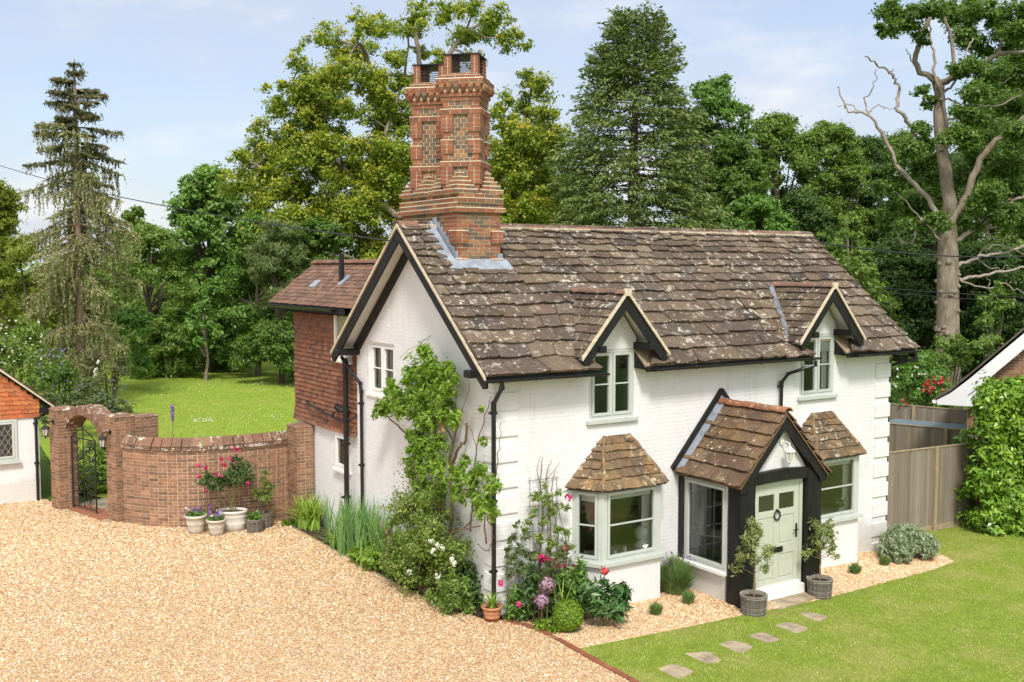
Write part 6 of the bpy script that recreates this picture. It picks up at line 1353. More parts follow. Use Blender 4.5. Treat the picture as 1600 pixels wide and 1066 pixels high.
top = (1.27, -1.4, 1.12); b.tube([(1.35, -1.35, .12), (1.30, -1.38, .7), top], [.010, .008, .006], 5); cl += [(1.29, -1.39, .82, .12, .12, .1), (1.28, -1.4, .98, .06, .06, .06)]
for dx, h in ((.33, .85), (.42, .78), (-.25, .72)): b.tube([(1.35, -1.35, .12), (1.35 + dx, -1.4, h)], [.01, .005], 5); cl.append((1.35 + dx, -1.4, h - .06, .08, .08, .07))
b.build('stems', M['stem_green'], pn); foliage('foliage', M['lf_peony'], cl, 1250, .15, .05, pn, .6, .45, .6, .1, droop=.1); petals('bloom', M['fl_coral'], [top], .075, 26, pn, .08)
def lavender(label, c, r, h, n, mat='lf_lavgreen', spikes=0, group='lavender clumps on the gravel', cs=None):
    t = thing('lavender', label, 'lavender', (c[0], c[1], float(gz(c[0]))), group); z = float(gz(c[0])); cs = cs or [(c[0], c[1], 1.)]; i = rng.integers(0, len(cs), n); C = np.array(cs)[i]
    a_ = rng.random(n) * 6.283; q = np.sqrt(rng.random(n)); rr = r * C[:, 2]; ln = np.c_[np.cos(a_) * q * rr * .45, np.sin(a_) * q * rr * .45] + rng.normal(0, .03 * h / .3, (n, 2)); H = h * C[:, 2] * (.55 + .55 * rng.random(n)) * np.sqrt(np.clip(1.06 - .62 * q * q, 0, 2))
    bs_ = np.c_[C[:, 0] + np.cos(a_) * q * rr * .42, C[:, 1] + np.sin(a_) * q * rr * .42, z + .25 * h * rng.random(n)]; blades('foliage', M[mat], bs_, H, ln, .016 + .008 * (r > .3), t, 3, 1.3)
    if spikes: a2 = rng.random(spikes) * 6.283; q2 = np.sqrt(rng.random(spikes)); blooms('flower_spike', M['fl_purple'], [(c[0] + math.cos(x) * y * r, c[1] + math.sin(x) * y * r * .8, z + h * 1.02 + .1 * random.random()) for x, y in zip(a2, q2)], .03, 3, t, .035)
lavender('broad green lavender between the left bay and the porch window', (3.72, -.42), .42, .62, 2600, spikes=26); lavender('small round lavender nearest the left bay', (2.54, -1.25), .17, .22, 420); lavender('small round lavender just in front of the porch window', (3.5, -1.02), .18, .23, 420); lavender('small lavender below the right bay', (8.0, -1.08), .19, .22, 420); lavender('small lavender between the right bay and the big grey bush', (9.1, -.95), .17, .22, 420)
t = thing('lavender', 'large grey green lavender bush near the board fence', 'lavender', (10.15, -.75, -.16), 'lavender clumps on the gravel'); cl = []
for k in range(64): a_ = random.random() * 6.283; q = random.random() ** .5; cl.append((10.15 + .70 * q * math.cos(a_) + .1 * math.sin(3 * a_), -.75 + .42 * q * math.sin(a_), -.17 + (.16 + .50 * math.sqrt(max(0, 1 - q * q)) * (1 - .18 * math.exp(-((math.cos(a_) * q) / .2) ** 2))) * random.uniform(.55, 1), .17, .17, .13))
foliage('foliage', M['lf_lavender'], cl, 15000, .12, .022, t, .3, .1, .8, .3, droop=-1.1, zmin=-.2)
def olive(label, x, y, ht, seed):
    random.seed(seed); t = thing('potted_olive', label, 'potted tree', (x, y, float(gz(x))), 'potted olive trees beside the door'); z = pot(t, (x, y), .20, .225, .36, M['wicker'], 'basket', rim=.006); b = MB(); limb(b, [(x, y, z), (x + .01, y, z + .35), (x, y, z + .8)], .018, .012, 6, .004); cl = []
    for k in range(17):
        a_, h = random.random() * 6.283, random.random(); q = .30 * (1 - .75 * h ** 1.6) * random.uniform(.5, 1.15); e = (x + q * math.cos(a_), y + q * math.sin(a_), z + .48 + h * (ht - .55)); b.tube([(x, y, z + .38 + h * .35), e], [.007, .003], 4); cl.append((*e, .11, .11, .12))
    b.build('trunk', M['stem'], t); foliage('foliage', M['lf_olive'], cl, 1500, .085, .024, t, .5, .4, .8, .05)
olive('young olive tree in a wicker basket left of the front door', 4.12, -2.02, 1.33, 3); olive('young olive tree in a wicker basket right of the front door', 6.02, -1.86, 1.25, 4)
# things on the bay window boards
def orn(name, label, cat, c, prof, mat='ceramic', n=14): b = MB(); b.lathe(c, prof, n); return tag(b.build(name, M[mat], None, True), label, cat)
orn('ornament', 'white pine cone ornament inside the left pane of the left bay', 'ornament', (2.04, -.33, .937), [(.04, 0), (.09, .03), (.095, .09), (.075, .15), (.04, .2), (.01, .23)])
orn('candle', 'short white candle inside the left bay, on the left', 'candle', (2.28, -.415, .937), [(.042, 0), (.042, .16), (.01, .162)], 'blind'); orn('candle', 'taller white candle inside the left bay, nearer the jug', 'candle', (2.50, -.415, .937), [(.045, 0), (.045, .19), (.01, .192)], 'blind')
t = thing('bust', 'white bust shaped vase at the right end of the left bay window', 'ornament', (2.95, -.34, .937)); b = MB(); b.lathe((2.95, -.34, .937), [(.07, 0), (.06, .04), (.13, .10), (.15, .16), (.06, .22), (.055, .26)], 14); b.build('shoulders', M['ceramic'], t, True); b = MB(); b.lathe((2.95, -.34, 1.18), [(.05, 0), (.11, .06), (.125, .14), (.1, .22), (.03, .26)], 12); b.build('head', M['ceramic'], t, True)
t = thing('flower_vase', 'small vase of white flowers inside the right bay window', 'vase', (8.36, -.36, .937)); b = MB(); b.lathe((8.36, -.36, .937), [(.05, 0), (.07, .06), (.05, .14), (.06, .16)], 12); b.build('vase', M['ceramic'], t, True); foliage('leaves', M['lf_mid'], [(8.36, -.36, 1.18, .12, .1, .1)], 90, .08, .04, t); petals('flowers', M['fl_white'], [(8.36 + random.gauss(0, .07), -.38 + random.gauss(0, .04), 1.2 + random.gauss(0, .05)) for _ in range(8)], .035, 9, t, .04)
# laurel hedge
hd = thing('laurel_hedge', 'tall glossy bright green laurel hedge at the end of the board fence', 'hedge', (15.2, -.3, -.3)); cl = []; hdir = np.array([.838, -.546]); h0 = np.array([14.05, .35]); random.seed(91)
for k in range(560):
    a_ = random.random() * 7 if k % 3 else random.random() * 1.6; d_ = random.uniform(-.62, -.40) if k % 4 else random.uniform(-.5, .9); top = 3.2 + .55 * min(1, a_ / 1.6) + .12 * math.sin(a_ * 4); z = -.25 + (top - .05) * random.random()
    if k % 5 == 0: z = top - .32
    q = h0 + hdir * (a_ - .12 * math.sin(z * 2)) + np.array([.546, .838]) * d_; cl.append((q[0], q[1], z, .27, .27, .25))
foliage('foliage', M['lf_laurel'], cl, 84000, .15, .062, hd, .75, .5, .6, .65, droop=.1); b = MB()
for a_ in np.arange(.3, 7, .8): q = h0 + hdir * a_ + np.array([.546, .838]) * .3; b.tube([(q[0], q[1], -.35), (q[0] + .1, q[1], 1.5), (q[0], q[1] + .1, 2.7)], [.06, .045, .02], 6)
b.build('stems', M['stem'], hd)
# ------------------------------------------------------------------ shrubs and trees beyond
def bush(name, label, cat, u, v, d, pts, n, mat, L, W, stems=True, flowers=None, group=None, **k):
    """pts: lobes (u, v, radius in pixels) at distance d"""
    s = d / FPX; x, y, z0 = AT(u, d); t = thing(name, label, cat, (x, y, z0), group); cl = []
    for a_, b_, r in pts: p = D(a_, b_, d + random.uniform(-.8, .8) * r * s); cl.append((*p, r * s, r * s, r * s * .9))
    foliage('foliage', M[mat], cl, n, L, W, t, k.get('out', .6), k.get('up', .4), .8, k.get('shell', .5), droop=k.get('droop', 0), zmin=z0 - .1)
    if stems:
        b = MB()
        for c in cl[::2]: b.tube([(x + random.gauss(0, .2), y + random.gauss(0, .2), z0 - .1), (x * .4 + c[0] * .6, y * .4 + c[1] * .6, z0 * .5 + c[2] * .5), c[:3]], [.05, .035, .012], 5)
        b.build('stems', M['bark_dark'], t)
    if flowers: petals('blossom', M[flowers[0]], [D(a_ + random.gauss(0, 3), b_ + random.gauss(0, 3), d - flowers[2]) for a_, b_ in flowers[1]], flowers[3], 10, t, flowers[3] * 1.1)
    return t
def lobes(u0, u1, v0, v1, r, n, dome=True):
    o = []
    for k in range(n):
        u = random.uniform(u0, u1); f = abs(u - (u0 + u1) / 2) / ((u1 - u0) / 2 + 1); top = v0 + (v1 - v0) * (.55 * f ** 2.2 if dome else 0); o.append((u, random.uniform(top + r * .6, v1), r * random.uniform(.7, 1.25)))
    return o
random.seed(101)
bush('garden_shrub', 'pale flowered shrub behind the outbuilding roof', 'shrub', 25, 560, 42, lobes(-20, 75, 500, 600, 18, 22), 4200, 'lf_shrub', .14, .08, flowers=('fl_white', [(random.uniform(-5, 70), random.uniform(500, 570)) for _ in range(34)], .5, .05))
bush('garden_shrub', 'dark shrub with blue flowers between the outbuilding and the spruce trunk', 'shrub', 80, 600, 37, lobes(45, 115, 545, 640, 15, 16), 2600, 'lf_oak', .12, .07, flowers=('fl_blue', [(random.uniform(60, 105), random.uniform(545, 600)) for _ in range(26)], .4, .05))
bush('garden_shrub', 'bronze green shrub to the right of the spruce trunk', 'shrub', 165, 590, 41, lobes(125, 195, 530, 640, 16, 18), 3400, 'lf_sprucetop', .12, .05, flowers=('fl_white', [(148, 568), (150, 575), (146, 580), (152, 585)], 1, .08))
bush('perennial_border', 'grey green border plants spilling onto the lawn behind the brick arch', 'plants', 160, 630, 36, lobes(60, 208, 590, 660, 12, 30), 5200, 'lf_rosepale', .13, .05, False, flowers=('fl_blue', [(random.uniform(100, 200), random.uniform(592, 640)) for _ in range(24)], .4, .035))
bush('perennial_border', 'bright green flowering plants seen through the open gate', 'plants', 140, 780, 27.4, lobes(105, 176, 725, 785, 12, 26, False), 4200, 'lf_wisteria', .12, .05, False, flowers=('fl_purple', [(random.uniform(118, 165), random.uniform(735, 760)) for _ in range(10)], .3, .03))
bush('perennial_border', 'yellow green leaves just behind the arch beside the return pier', 'plants', 150, 720, 29.6, lobes(108, 176, 690, 745, 10, 22, False), 2600, 'lf_light', .12, .05, False)
fx = thing('foxglove', 'single tall purple foxglove spike standing above the curved wall', 'flower', tuple(np.append(D(270, 700, 30)[:2], .3))); b = MB(); q0, q1 = D(271, 700, 30), D(269, 634, 30); b.tube([(q0[0], q0[1], .25), q0, q1], [.02, .016, .008], 6); b.build('stem', M['stem_green'], fx); petals('bells', M['fl_purple'], [q1 + (0, 0, -.024 * k) for k in range(18)], .05, 7, fx, .06)
bush('lily', 'white lilies behind the left end of the wall coping', 'flowers', 222, 690, 30, lobes(210, 243, 675, 710, 7, 8), 300, 'lf_mid', .16, .03, False, flowers=('fl_white', [(random.uniform(212, 232), random.uniform(662, 684)) for _ in range(14)] + [(239, 686), (241, 690), (243, 688)], .1, .07))
b = MB(); p0, p1, p2, p3 = D(205, 690, 31), D(207, 668, 31), D(234, 668, 31), D(236, 692, 31); b.tube([p0, p1, p2, p3], .014, 5); b.tube([D(215, 668, 31), D(215, 692, 31)], .01, 4); b.tube([D(225, 668, 31), D(225, 692, 31)], .01, 4); b.tube([(p0[0], p0[1], .2), p0], .014, 5); b.tube([(p3[0], p3[1], .2), p3], .014, 5); tag(b.build('garden_railing', M['iron']), 'short black iron railing behind the right gate pier', 'railing')
bush('garden_shrub', 'pale blooming rose bush beyond the fences next to the cottage eaves', 'shrub', 1430, 580, 37.5, lobes(1385, 1480, 530, 640, 18, 26), 5600, 'lf_mid', .14, .07, flowers=('fl_white', [(random.uniform(1390, 1445), random.uniform(572, 612)) for _ in range(12)], .8, .05))
bush('rose_bush', 'coral red roses over the rear fence beside the white barge board', 'shrub', 1462, 610, 34.8, lobes(1435, 1485, 575, 640, 10, 12), 1300, 'lf_mid', .12, .06, flowers=('fl_coral', [(random.gauss(1460, 9), random.gauss(598, 6)) for _ in range(14)] + [(random.gauss(1447, 4), random.gauss(607, 5)) for _ in range(10)] + [(random.gauss(1473, 5), random.gauss(594, 4)) for _ in range(8)] + [(1412, 629), (1415, 628)], .3, .06))
bush('garden_shrub', 'bright yellow green shrubs below the oak trunk', 'shrub', 1480, 545, 41, lobes(1430, 1510, 500, 575, 14, 18), 3600, 'lf_light', .15, .07); bush('young_tree', 'slender light green sapling behind the neighbouring roof', 'tree', 1545, 520, 39, [(1540, 470, 12), (1560, 480, 12), (1550, 500, 14), (1535, 500, 10), (1570, 470, 10), (1560, 450, 10), (1545, 530, 14), (1530, 540, 14)], 1400, 'lf_light', .17, .08)
bush('young_tree', 'thin yellow green sapling rising behind the right end of the roof ridge', 'tree', 1325, 420, 38, [(1322, 345, 7), (1318, 362, 9), (1332, 368, 10), (1312, 385, 12), (1338, 388, 12), (1300, 380, 10), (1350, 395, 10), (1320, 405, 14), (1345, 415, 13), (1362, 425, 12), (1330, 430, 15), (1375, 445, 10), (1350, 445, 14), (1380, 470, 10), (1285, 370, 8), (1300, 400, 9)], 1900, 'lf_light', .17, .07, shell=.1)
b = MB(); b.tube([D(1326, 560, 38), D(1326, 450, 38), D(1324, 338, 38)], [.08, .06, .015], 6); b.build('trunk', M['bark_oak'], bpy.data.objects['young_tree.001'])
# ---- the spruce
def spruce():
    random.seed(7); d = 45; x, y, z0 = AT(126, d); t = thing('spruce_tree', 'thin old spruce with drooping grey green boughs left of the lawn', 'tree', (x, y, z0)); tp = D(116, 92, d); H = tp[2]; b = MB(); s_ = d / FPX
    limb(b, [(x, y, z0 - .2), D(126, 520, d), D(122, 330, d), D(118, 180, d), tp], .25, .02, 9, .02); Q, A_, Ls, Ws, MI = [], [], [], [], []
    prof = [(96, 4), (120, 28), (150, 50), (175, 58), (200, 74), (240, 84), (275, 94), (310, 80), (350, 88), (400, 92), (450, 92), (500, 88), (545, 66), (575, 40)]
    v = 100.
    while v < 580:
        w_ = np.interp(v, [p[0] for p in prof], [p[1] for p in prof]); k = 4
        for j in range(k):
            a_ = random.random() * 6.283; ln = w_ * s_ * random.choice((random.uniform(.35, .7), random.uniform(.75, 1.1))); lo_ = min(1., max(0., (v - 150) / 190)); low = random.random() < lo_
            c0 = D(np.interp(v, [92, 330, 520], [116, 122, 126]), v, d); dirh = np.array([math.cos(a_), math.sin(a_), 0])
            pts = [c0 + dirh * ln * f + np.array([0, 0, ln * ((.10 - .13 * lo_) * math.sin(f * 2.2) - (.14 + .34 * lo_) * f * f + (.16 * f ** 4))]) for f in np.linspace(0, 1, 7)]
            b.tube(pts, list(np.linspace(.04 + .012 * lo_, .010, 7)), 5, 0, False); sdv = np.array([-dirh[1], dirh[0], 0])
            def along(f): i = min(5, int(f * 6)); fr = f * 6 - i; return pts[i] * (1 - fr) + pts[i + 1] * fr
            for q in range(int(ln * (10.5 + 9 * (1 - lo_))) + 2):
                f = random.uniform(.2, 1.0) ** .75; p = along(f) + sdv * random.gauss(0, .10 + .13 * ln * (1 - f * .5)); hl = random.uniform(.12, .5) if not low else random.uniform(.25, 1.35); sw = rng.normal(size=3) * .10; m_ = max(2, int(hl / .062))
                for e in range(m_):
                    g_ = e / m_
                    for _ in range(2 if e < m_ * .6 else 1):
                        Q.append(p + np.array([0, 0, -hl * g_]) + sw * g_ + rng.normal(size=3) * .022); A_.append(np.array([random.gauss(0, .55), random.gauss(0, .55), -.8])); Ls.append(random.uniform(.09, .2)); Ws.append(random.uniform(.03, .06)); MI.append(0 if low else 1)
            for q in range(int(ln * (75 if v < 250 else 42))):
                f = random.uniform(.15, 1.02) ** .8; p = along(min(f, .999)); sd_ = sdv * random.gauss(0, .10 + .12 * ln * (1 - f * .6)); Q.append(p + sd_ + np.array([0, 0, -.25 * abs(sd_).sum() - .02])); A_.append(dirh + sd_ * 2.5 + np.array([0, 0, random.gauss(-.3, .3)])); Ls.append(random.uniform(.14, .34)); Ws.append(random.uniform(.05, .10)); MI.append(0 if low else 1)
                if v < 330 and random.random() < .03: Q.append(p + np.array([0, 0, -.14])); A_.append(np.array([0, 0, -1.])); Ls.append(.2); Ws.append(.085); MI.append(2)
        v += random.uniform(9, 15) if v < 260 else random.uniform(10, 17)
    b.build('trunk', M['bark_spruce'], t, True); Q = np.array(Q); A_ = unit(np.array(A_)); raw_mesh('crown', leaf_quads(Q, A_, unit(rng.normal(size=Q.shape)), np.array(Ls), np.array(Ws)), 4, t, [M['lf_spruce'], M['lf_sprucetop'], M['bark_dark']], MI)
spruce()
# ---- the pollarded tree behind the chimney
def pollard():
    random.seed(17); d = 62; s_ = d / FPX; x, y, z0 = AT(650, d); t = thing('lopped_lime_tree', 'huge lopped tree with golden tipped leaf clusters behind the chimney', 'tree', (x, y, z0)); b = MB()
    lim = [([(650, 640), (648, 480), (655, 420)], 13, 10), ([(655, 430), (625, 330), (600, 210), (578, 100), (558, 62)], 8, 2.2), ([(628, 340), (560, 290), (505, 215), (460, 150), (448, 132)], 6, 1.8), ([(640, 420), (560, 360), (490, 310), (420, 270), (385, 250)], 6, 1.6), ([(655, 430), (668, 300), (668, 170), (650, 60), (655, 25)], 8, 1.8), ([(665, 330), (690, 190), (700, 90), (735, 45), (760, 35)], 6, 1.6), ([(665, 400), (750, 330), (800, 260), (822, 180), (832, 130)], 6, 1.8), ([(650, 460), (560, 410), (470, 360), (400, 300)], 5, 1.6), ([(785, 285), (840, 240), (868, 210)], 3, 1.4), ([(600, 215), (630, 120), (640, 50)], 3, 1.2), ([(790, 270), (790, 200), (780, 160)], 2.4, 1.2)]
    nodes = []
    for l, r0, r1 in lim: nodes += [q for q in limb(b, [D(u, v, d + random.uniform(-1.2, 1.2)) for u, v in l], r0 * s_, r1 * s_, 7, .05, 5)]
    nodes = np.array(nodes); CL = [(515, 60, 22), (565, 35, 20), (598, 42, 20), (560, 75, 22), (535, 90, 22), (640, 45, 22), (655, 20, 18), (622, 92, 20), (692, 18, 22), (722, 55, 22), (757, 38, 24), (792, 62, 20), (735, 12, 18), (775, 25, 20), (470, 100, 17), (480, 130, 22), (452, 142, 18), (432, 165, 20), (520, 130, 26), (560, 122, 26), (592, 130, 24), (500, 178, 24), (462, 180, 22), (535, 175, 24), (600, 175, 22), (645, 150, 16), (410, 205, 18), (395, 240, 22), (374, 250, 16), (425, 240, 20), (445, 212, 18), (505, 222, 20), (590, 212, 24), (612, 240, 26), (560, 250, 22), (630, 190, 18), (405, 270, 24), (432, 265, 22), (380, 290, 24), (425, 300, 28), (465, 290, 24), (505, 270, 22), (545, 275, 24), (600, 280, 28), (632, 262, 20), (450, 330, 32), (510, 325, 30), (560, 312, 26), (605, 330, 28), (480, 365, 34), (540, 355, 30), (592, 372, 26), (390, 330, 26), (420, 360, 28), (830, 122, 17), (846, 140, 18), (820, 160, 16), (852, 180, 20), (872, 212, 18), (840, 200, 24), (815, 215, 24), (802, 240, 24), (842, 240, 20), (822, 270, 24), (776, 180, 15), (792, 152, 12), (782, 290, 26), (802, 312, 26), (852, 300, 24), (832, 332, 26), (880, 205, 10), (795, 195, 16), (770, 230, 14), (770, 330, 24), (800, 345, 24), (655, 120, 14), (690, 95, 16), (740, 95, 14), (700, 140, 12), (618, 305, 20), (662, 80, 12)]
    for _ in range(46):
        u, v = random.uniform(375, 640), random.uniform(230, 430)
        if v > 300 or u > 430: CL.append((u, v, random.uniform(15, 26)))
    for _ in range(26): CL.append((random.uniform(455, 640), random.uniform(115, 260), random.uniform(13, 22)))
    for _ in range(16): CL.append((random.uniform(765, 870), random.uniform(215, 360), random.uniform(14, 24)))
    cl = []
    for u, v, r in CL:
        p = D(u, v, d + random.uniform(-2.2, 2.2)); cl.append((*p, r * s_ * 1.1, r * s_ * 1.1, r * s_ * 1.05)); q = nodes[np.argmin(((nodes - p) ** 2).sum(1))]; b.tube([q, (q + p) / 2 + rng.normal(size=3) * .15, p], [.07, .05, .02], 5, 0, False)
        for _ in range(2): cl.append((*(p + rng.normal(size=3) * r * s_ * .75), r * s_ * .5, r * s_ * .5, r * s_ * .45))
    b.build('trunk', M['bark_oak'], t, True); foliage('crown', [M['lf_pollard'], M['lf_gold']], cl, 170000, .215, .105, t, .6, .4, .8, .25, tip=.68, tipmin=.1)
pollard()
# ---- the dark conifer
def conifer():
    random.seed(27); d = 57; s_ = d / FPX; x, y, z0 = AT(990, d); t = thing('dark_conifer', 'tall dense dark conifer above the middle of the roof', 'tree', (x, y, z0)); prof = [(10, 8), (30, 34), (70, 50), (110, 60), (140, 66), (165, 84), (200, 96), (250, 106), (300, 114), (360, 122), (450, 122), (560, 100)]; Q, A_, Ls, Ws = [], [], [], []; b = MB(); limb(b, [(x, y, z0), D(990, 300, d), D(995, 60, d)], .5, .05, 8, .02)
    n = 1850
    for k in range(n):
        v = 14 + (520 - 14) * random.random() ** .75; w_ = np.interp(v, [p[0] for p in prof], [p[1] for p in prof]); a_ = random.random() * 6.283; q = (.45 + .58 * random.random() ** .6); c0 = D(990 + (3 if v < 100 else 0), v, d); r_ = w_ * s_ * q * (1 + .13 * math.sin(3 * a_ + v * .05)); dh = np.array([math.cos(a_), math.sin(a_), 0]); p = c0 + dh * r_
        ax = unit((dh + np.array([0, 0, .5 if v < 130 else .02]))[None])[0]; sd_ = np.array([-dh[1], dh[0], 0]); m_ = 40; al = rng.uniform(-.75, .8, m_); ac = rng.normal(size=m_) * .36 * (1.05 - np.clip(al, 0, .8)); dz = -.26 * np.clip(al, 0, 1) ** 2 - .22 * np.abs(ac) + rng.normal(size=m_) * .07
        Q.append(p + al[:, None] * ax + ac[:, None] * sd_ + dz[:, None] * np.array([0, 0, 1.])); A_.append(unit(ax[None] * .8 + sd_[None] * ac[:, None] * 1.6 + rng.normal(size=(m_, 3)) * .34 + np.array([0, 0, -.22]))); Ls.append(rng.uniform(.16, .40, m_)); Ws.append(rng.uniform(.06, .13, m_))
        if k % 12 == 0: b.tube([c0, p], [.05, .015], 4, 0, False)
    b.build('trunk', M['bark_dark'], t); Q = np.concatenate(Q); raw_mesh('crown', leaf_quads(Q, np.concatenate(A_), unit(rng.normal(size=Q.shape) + np.array([0, 0, .8])), np.concatenate(Ls), np.concatenate(Ws)), 4, t, M['lf_conifer'])
conifer()
# ---- the big half dead oak
def oak():
    random.seed(37); d = 47; s_ = d / FPX; x, y, z0 = AT(1481, d); t = thing('old_oak', 'massive old oak with pale burred trunk and bare dead limbs', 'tree', (x, y, z0)); b = MB(); W = lambda l, j=.5: [D(u, v, d + random.uniform(-j, j)) for u, v in l]
    P0 = [D(1481, v, d) for v in (680, 540, 460, 400, 372)]; P0[0][2] = z0 - .1; b.tube(P0 + [D(1482, 345, d)], [.60, .50, .47, .45, .42, .33], 14); rr = np.random.default_rng(4)
    for k in range(34): v = rr.uniform(385, 530); a_ = rr.uniform(0, 6.28); r_ = np.interp(v, [372, 540], [.43, .49]); c = D(1481, v, d) + np.array([math.cos(a_), math.sin(a_), 0]) * r_; b.tube([c - (0, 0, .12), c, c + (0, 0, .12)], [.03, .15, .03], 6)
    for l, r0, r1 in (([(1482, 360), (1484, 315), (1471, 231), (1466, 142), (1458, 123)], 15, 8), ([(1460, 126), (1431, 97), (1446, 40), (1458, 2), (1462, -40)], 6, 3.5), ([(1467, 140), (1478, 126), (1526, 105), (1568, 84), (1610, 78)], 8, 3), ([(1492, 122), (1487, 62), (1476, 28), (1470, -30)], 4, 2), ([(1482, 352), (1507, 312), (1530, 255), (1557, 221), (1600, 184), (1640, 160)], 8, 5), ([(1557, 90), (1575, 30), (1590, -20)], 3, 2)): limb(b, W(l), r0 * s_ * .8, r1 * s_ * .75, 9, .035, 5)
    b.build('trunk', M['bark_oak'], t, True); b = MB()
    for l, r0, r1 in (([(1476, 362), (1452, 312), (1415, 276), (1389, 231), (1358, 181), (1326, 171), (1309, 137)], 6, 1.1), ([(1358, 181), (1352, 160), (1366, 130), (1368, 108)], 2, .8), ([(1345, 176), (1330, 165), (1320, 165), (1308, 166)], 1.4, .7), ([(1356, 178), (1372, 165), (1385, 170), (1400, 168)], 1.4, .8), ([(1430, 212), (1418, 190), (1400, 168), (1406, 145), (1400, 125), (1390, 112), (1368, 100), (1352, 88)], 4.5, 1.6), ([(1392, 113), (1394, 108)], 1, .6), ([(1494, 376), (1536, 352), (1560, 335), (1578, 318), (1602, 305), (1640, 290)], 5, 2.5), ([(1574, 322), (1578, 312), (1572, 320)], 1.5, 1), ([(1492, 420), (1526, 402), (1560, 396), (1600, 384), (1640, 375)], 4, 1.8), ([(1497, 436), (1525, 433), (1557, 428), (1597, 420), (1640, 430)], 4, 1.6), ([(1497, 412), (1520, 408), (1545, 385), (1580, 388), (1610, 400)], 2, 1), ([(1500, 437), (1540, 450), (1570, 445), (1600, 460)], 2, 1), ([(1470, 235), (1478, 200), (1462, 110), (1455, 62), (1448, 30)], 4.5, 1.5), ([(1465, 150), (1490, 130), (1505, 90), (1520, 60)], 3, 1.2), ([(1478, 190), (1520, 165), (1560, 165), (1600, 145)], 2.4, 1.2), ([(1470, 155), (1500, 160), (1540, 140), (1580, 120)], 2, 1), ([(1440, 340), (1425, 375), (1410, 378), (1405, 365)], 2, 1), ([(1475, 380), (1440, 345), (1400, 300)], 2, .8), ([(1431, 212), (1432, 240)], 3, 2), ([(1526, 402), (1550, 420), (1575, 415)], 1.4, .7), ([(1560, 396), (1572, 372), (1590, 366)], 1.2, .6), ([(1540, 430), (1550, 460), (1565, 470)], 1.1, .6), ([(1431, 97), (1420, 90), (1417, 76)], 1.6, .8)): limb(b, W(l, .3), r0 * s_ * .8, r1 * s_ * .7, 6, .05, 5)
    b.build('dead_limbs', M['bark_dead'], t, True); cl = []
    for u, v, r in ((1395, 15, 22), (1385, 45, 14), (1420, 30, 22), (1450, 15, 22), (1480, 20, 24), (1510, 10, 26), (1545, 20, 28), (1590, 30, 30), (1500, 55, 24), (1440, 60, 12), (1530, 70, 26), (1570, 60, 26), (1600, 80, 28), (1505, 100, 20), (1545, 115, 26), (1590, 120, 30), (1520, 140, 22), (1560, 160, 28), (1600, 170, 30), (1510, 180, 22), (1540, 200, 26), (1585, 215, 30), (1440, 140, 12), (1448, 160, 12), (1500, 220, 22), (1530, 245, 26), (1575, 260, 30), (1610, 250, 30), (1510, 275, 24), (1550, 300, 28), (1595, 300, 30), (1515, 320, 22), (1545, 340, 24), (1440, 200, 16), (1448, 225, 16), (1425, 235, 20), (1400, 255, 22), (1440, 260, 24), (1460, 280, 20), (1415, 290, 22), (1385, 290, 18), (1445, 310, 24), (1475, 325, 18), (1425, 325, 22), (1400, 325, 18), (1460, 345, 18), (1500, 345, 16), (1385, 340, 14), (1420, 350, 14), (1575, 340, 20), (1605, 350, 24), (1520, 360, 12)): cl.append((*D(u, v, d + random.uniform(-2, 4.5)), r * s_, r * s_, r * s_ * .8))
    foliage('crown', M['lf_oak'], cl, 80000, .19, .10, t, .5, .45, .8, .2)
oak()
# ---- all other trees
def tree(name, label, u, vt, d, hw, vb, n, mat, L, W, group=None, lob=30, rr=.26, trunk=True, dome=.6, shell=.5, **k):
    """broadleaf tree: crown from row vt down to row vb, half width hw pixels, at distance d"""
    s_ = d / FPX; x, y, z0 = AT(u, d); t = thing(name, label, 'tree', (x, y, z0), group); cl = []; zt = HZ(u, vt, x, y); zb = max(z0 + .3, HZ(u, vb, x, y)); Rw = hw * s_
    for i in range(lob):
        f = random.random() ** .85; z = zb + (zt - zb) * f; wr = Rw * math.sqrt(max(.03, 1 - (max(0, f - (1 - dome)) / dome) ** 2)) * (1 if f > .3 else .8 + .6 * f); a_ = random.random() * 6.283; q = random.random() ** .34; r = Rw * rr * random.uniform(.7, 1.3); cl.append((x + math.cos(a_) * q * max(0.1, wr - r * .5), y + math.sin(a_) * q * max(.1, wr - r * .5), min(z, zt - r * .8), r, r, r * .8))
    foliage('crown', M[mat], cl, n, L, W, t, k.get('out', .6), k.get('up', .4), .8, shell, droop=k.get('droop', 0), zmin=z0)
    if trunk:
        b = MB(); h = zt - z0; limb(b, [(x, y, z0 - .2), (x + .1, y, z0 + h * .35), (x, y + .1, z0 + h * .8)], .014 * h + .05, .02, 7, .03)
        for c in cl[::3]: zz = min(c[2] - .3, z0 + h * random.uniform(.25, .6)); b.tube([(x, y, zz), ((x + c[0]) / 2, (y + c[1]) / 2, (zz + c[2]) / 2 + .2), c[:3]], [.09, .06, .02], 5, 0, False)
        b.build('trunk', M[k.get('bark', 'bark_dark')], t)
    return t
random.seed(111); WG = 'woodland trees behind the cottage'
tree('conifer_tree', 'golden green conifer at the left edge of the photograph behind the spruce', 2, 288, 54, 62, 520, 15000, 'lf_yellow', .34, .08, droop=.5, up=.2, lob=44, dome=.9)
tree('bushy_tree', 'yellow green bush filling the gap left of the spruce', 45, 380, 50, 66, 585, 19000, 'lf_yellow', .18, .08, lob=30)
tree('bushy_tree', 'soft light green tree just right of the spruce', 232, 352, 60, 76, 575, 36000, 'lf_light', .18, .09, lob=64, rr=.22, dome=.8)
tree('chestnut_tree', 'broad chestnut with large pale topped leaves at the back of the lawn', 328, 262, 63, 74, 575, 32000, 'lf_chestnut', .28, .15, lob=120, rr=.22, up=.7)
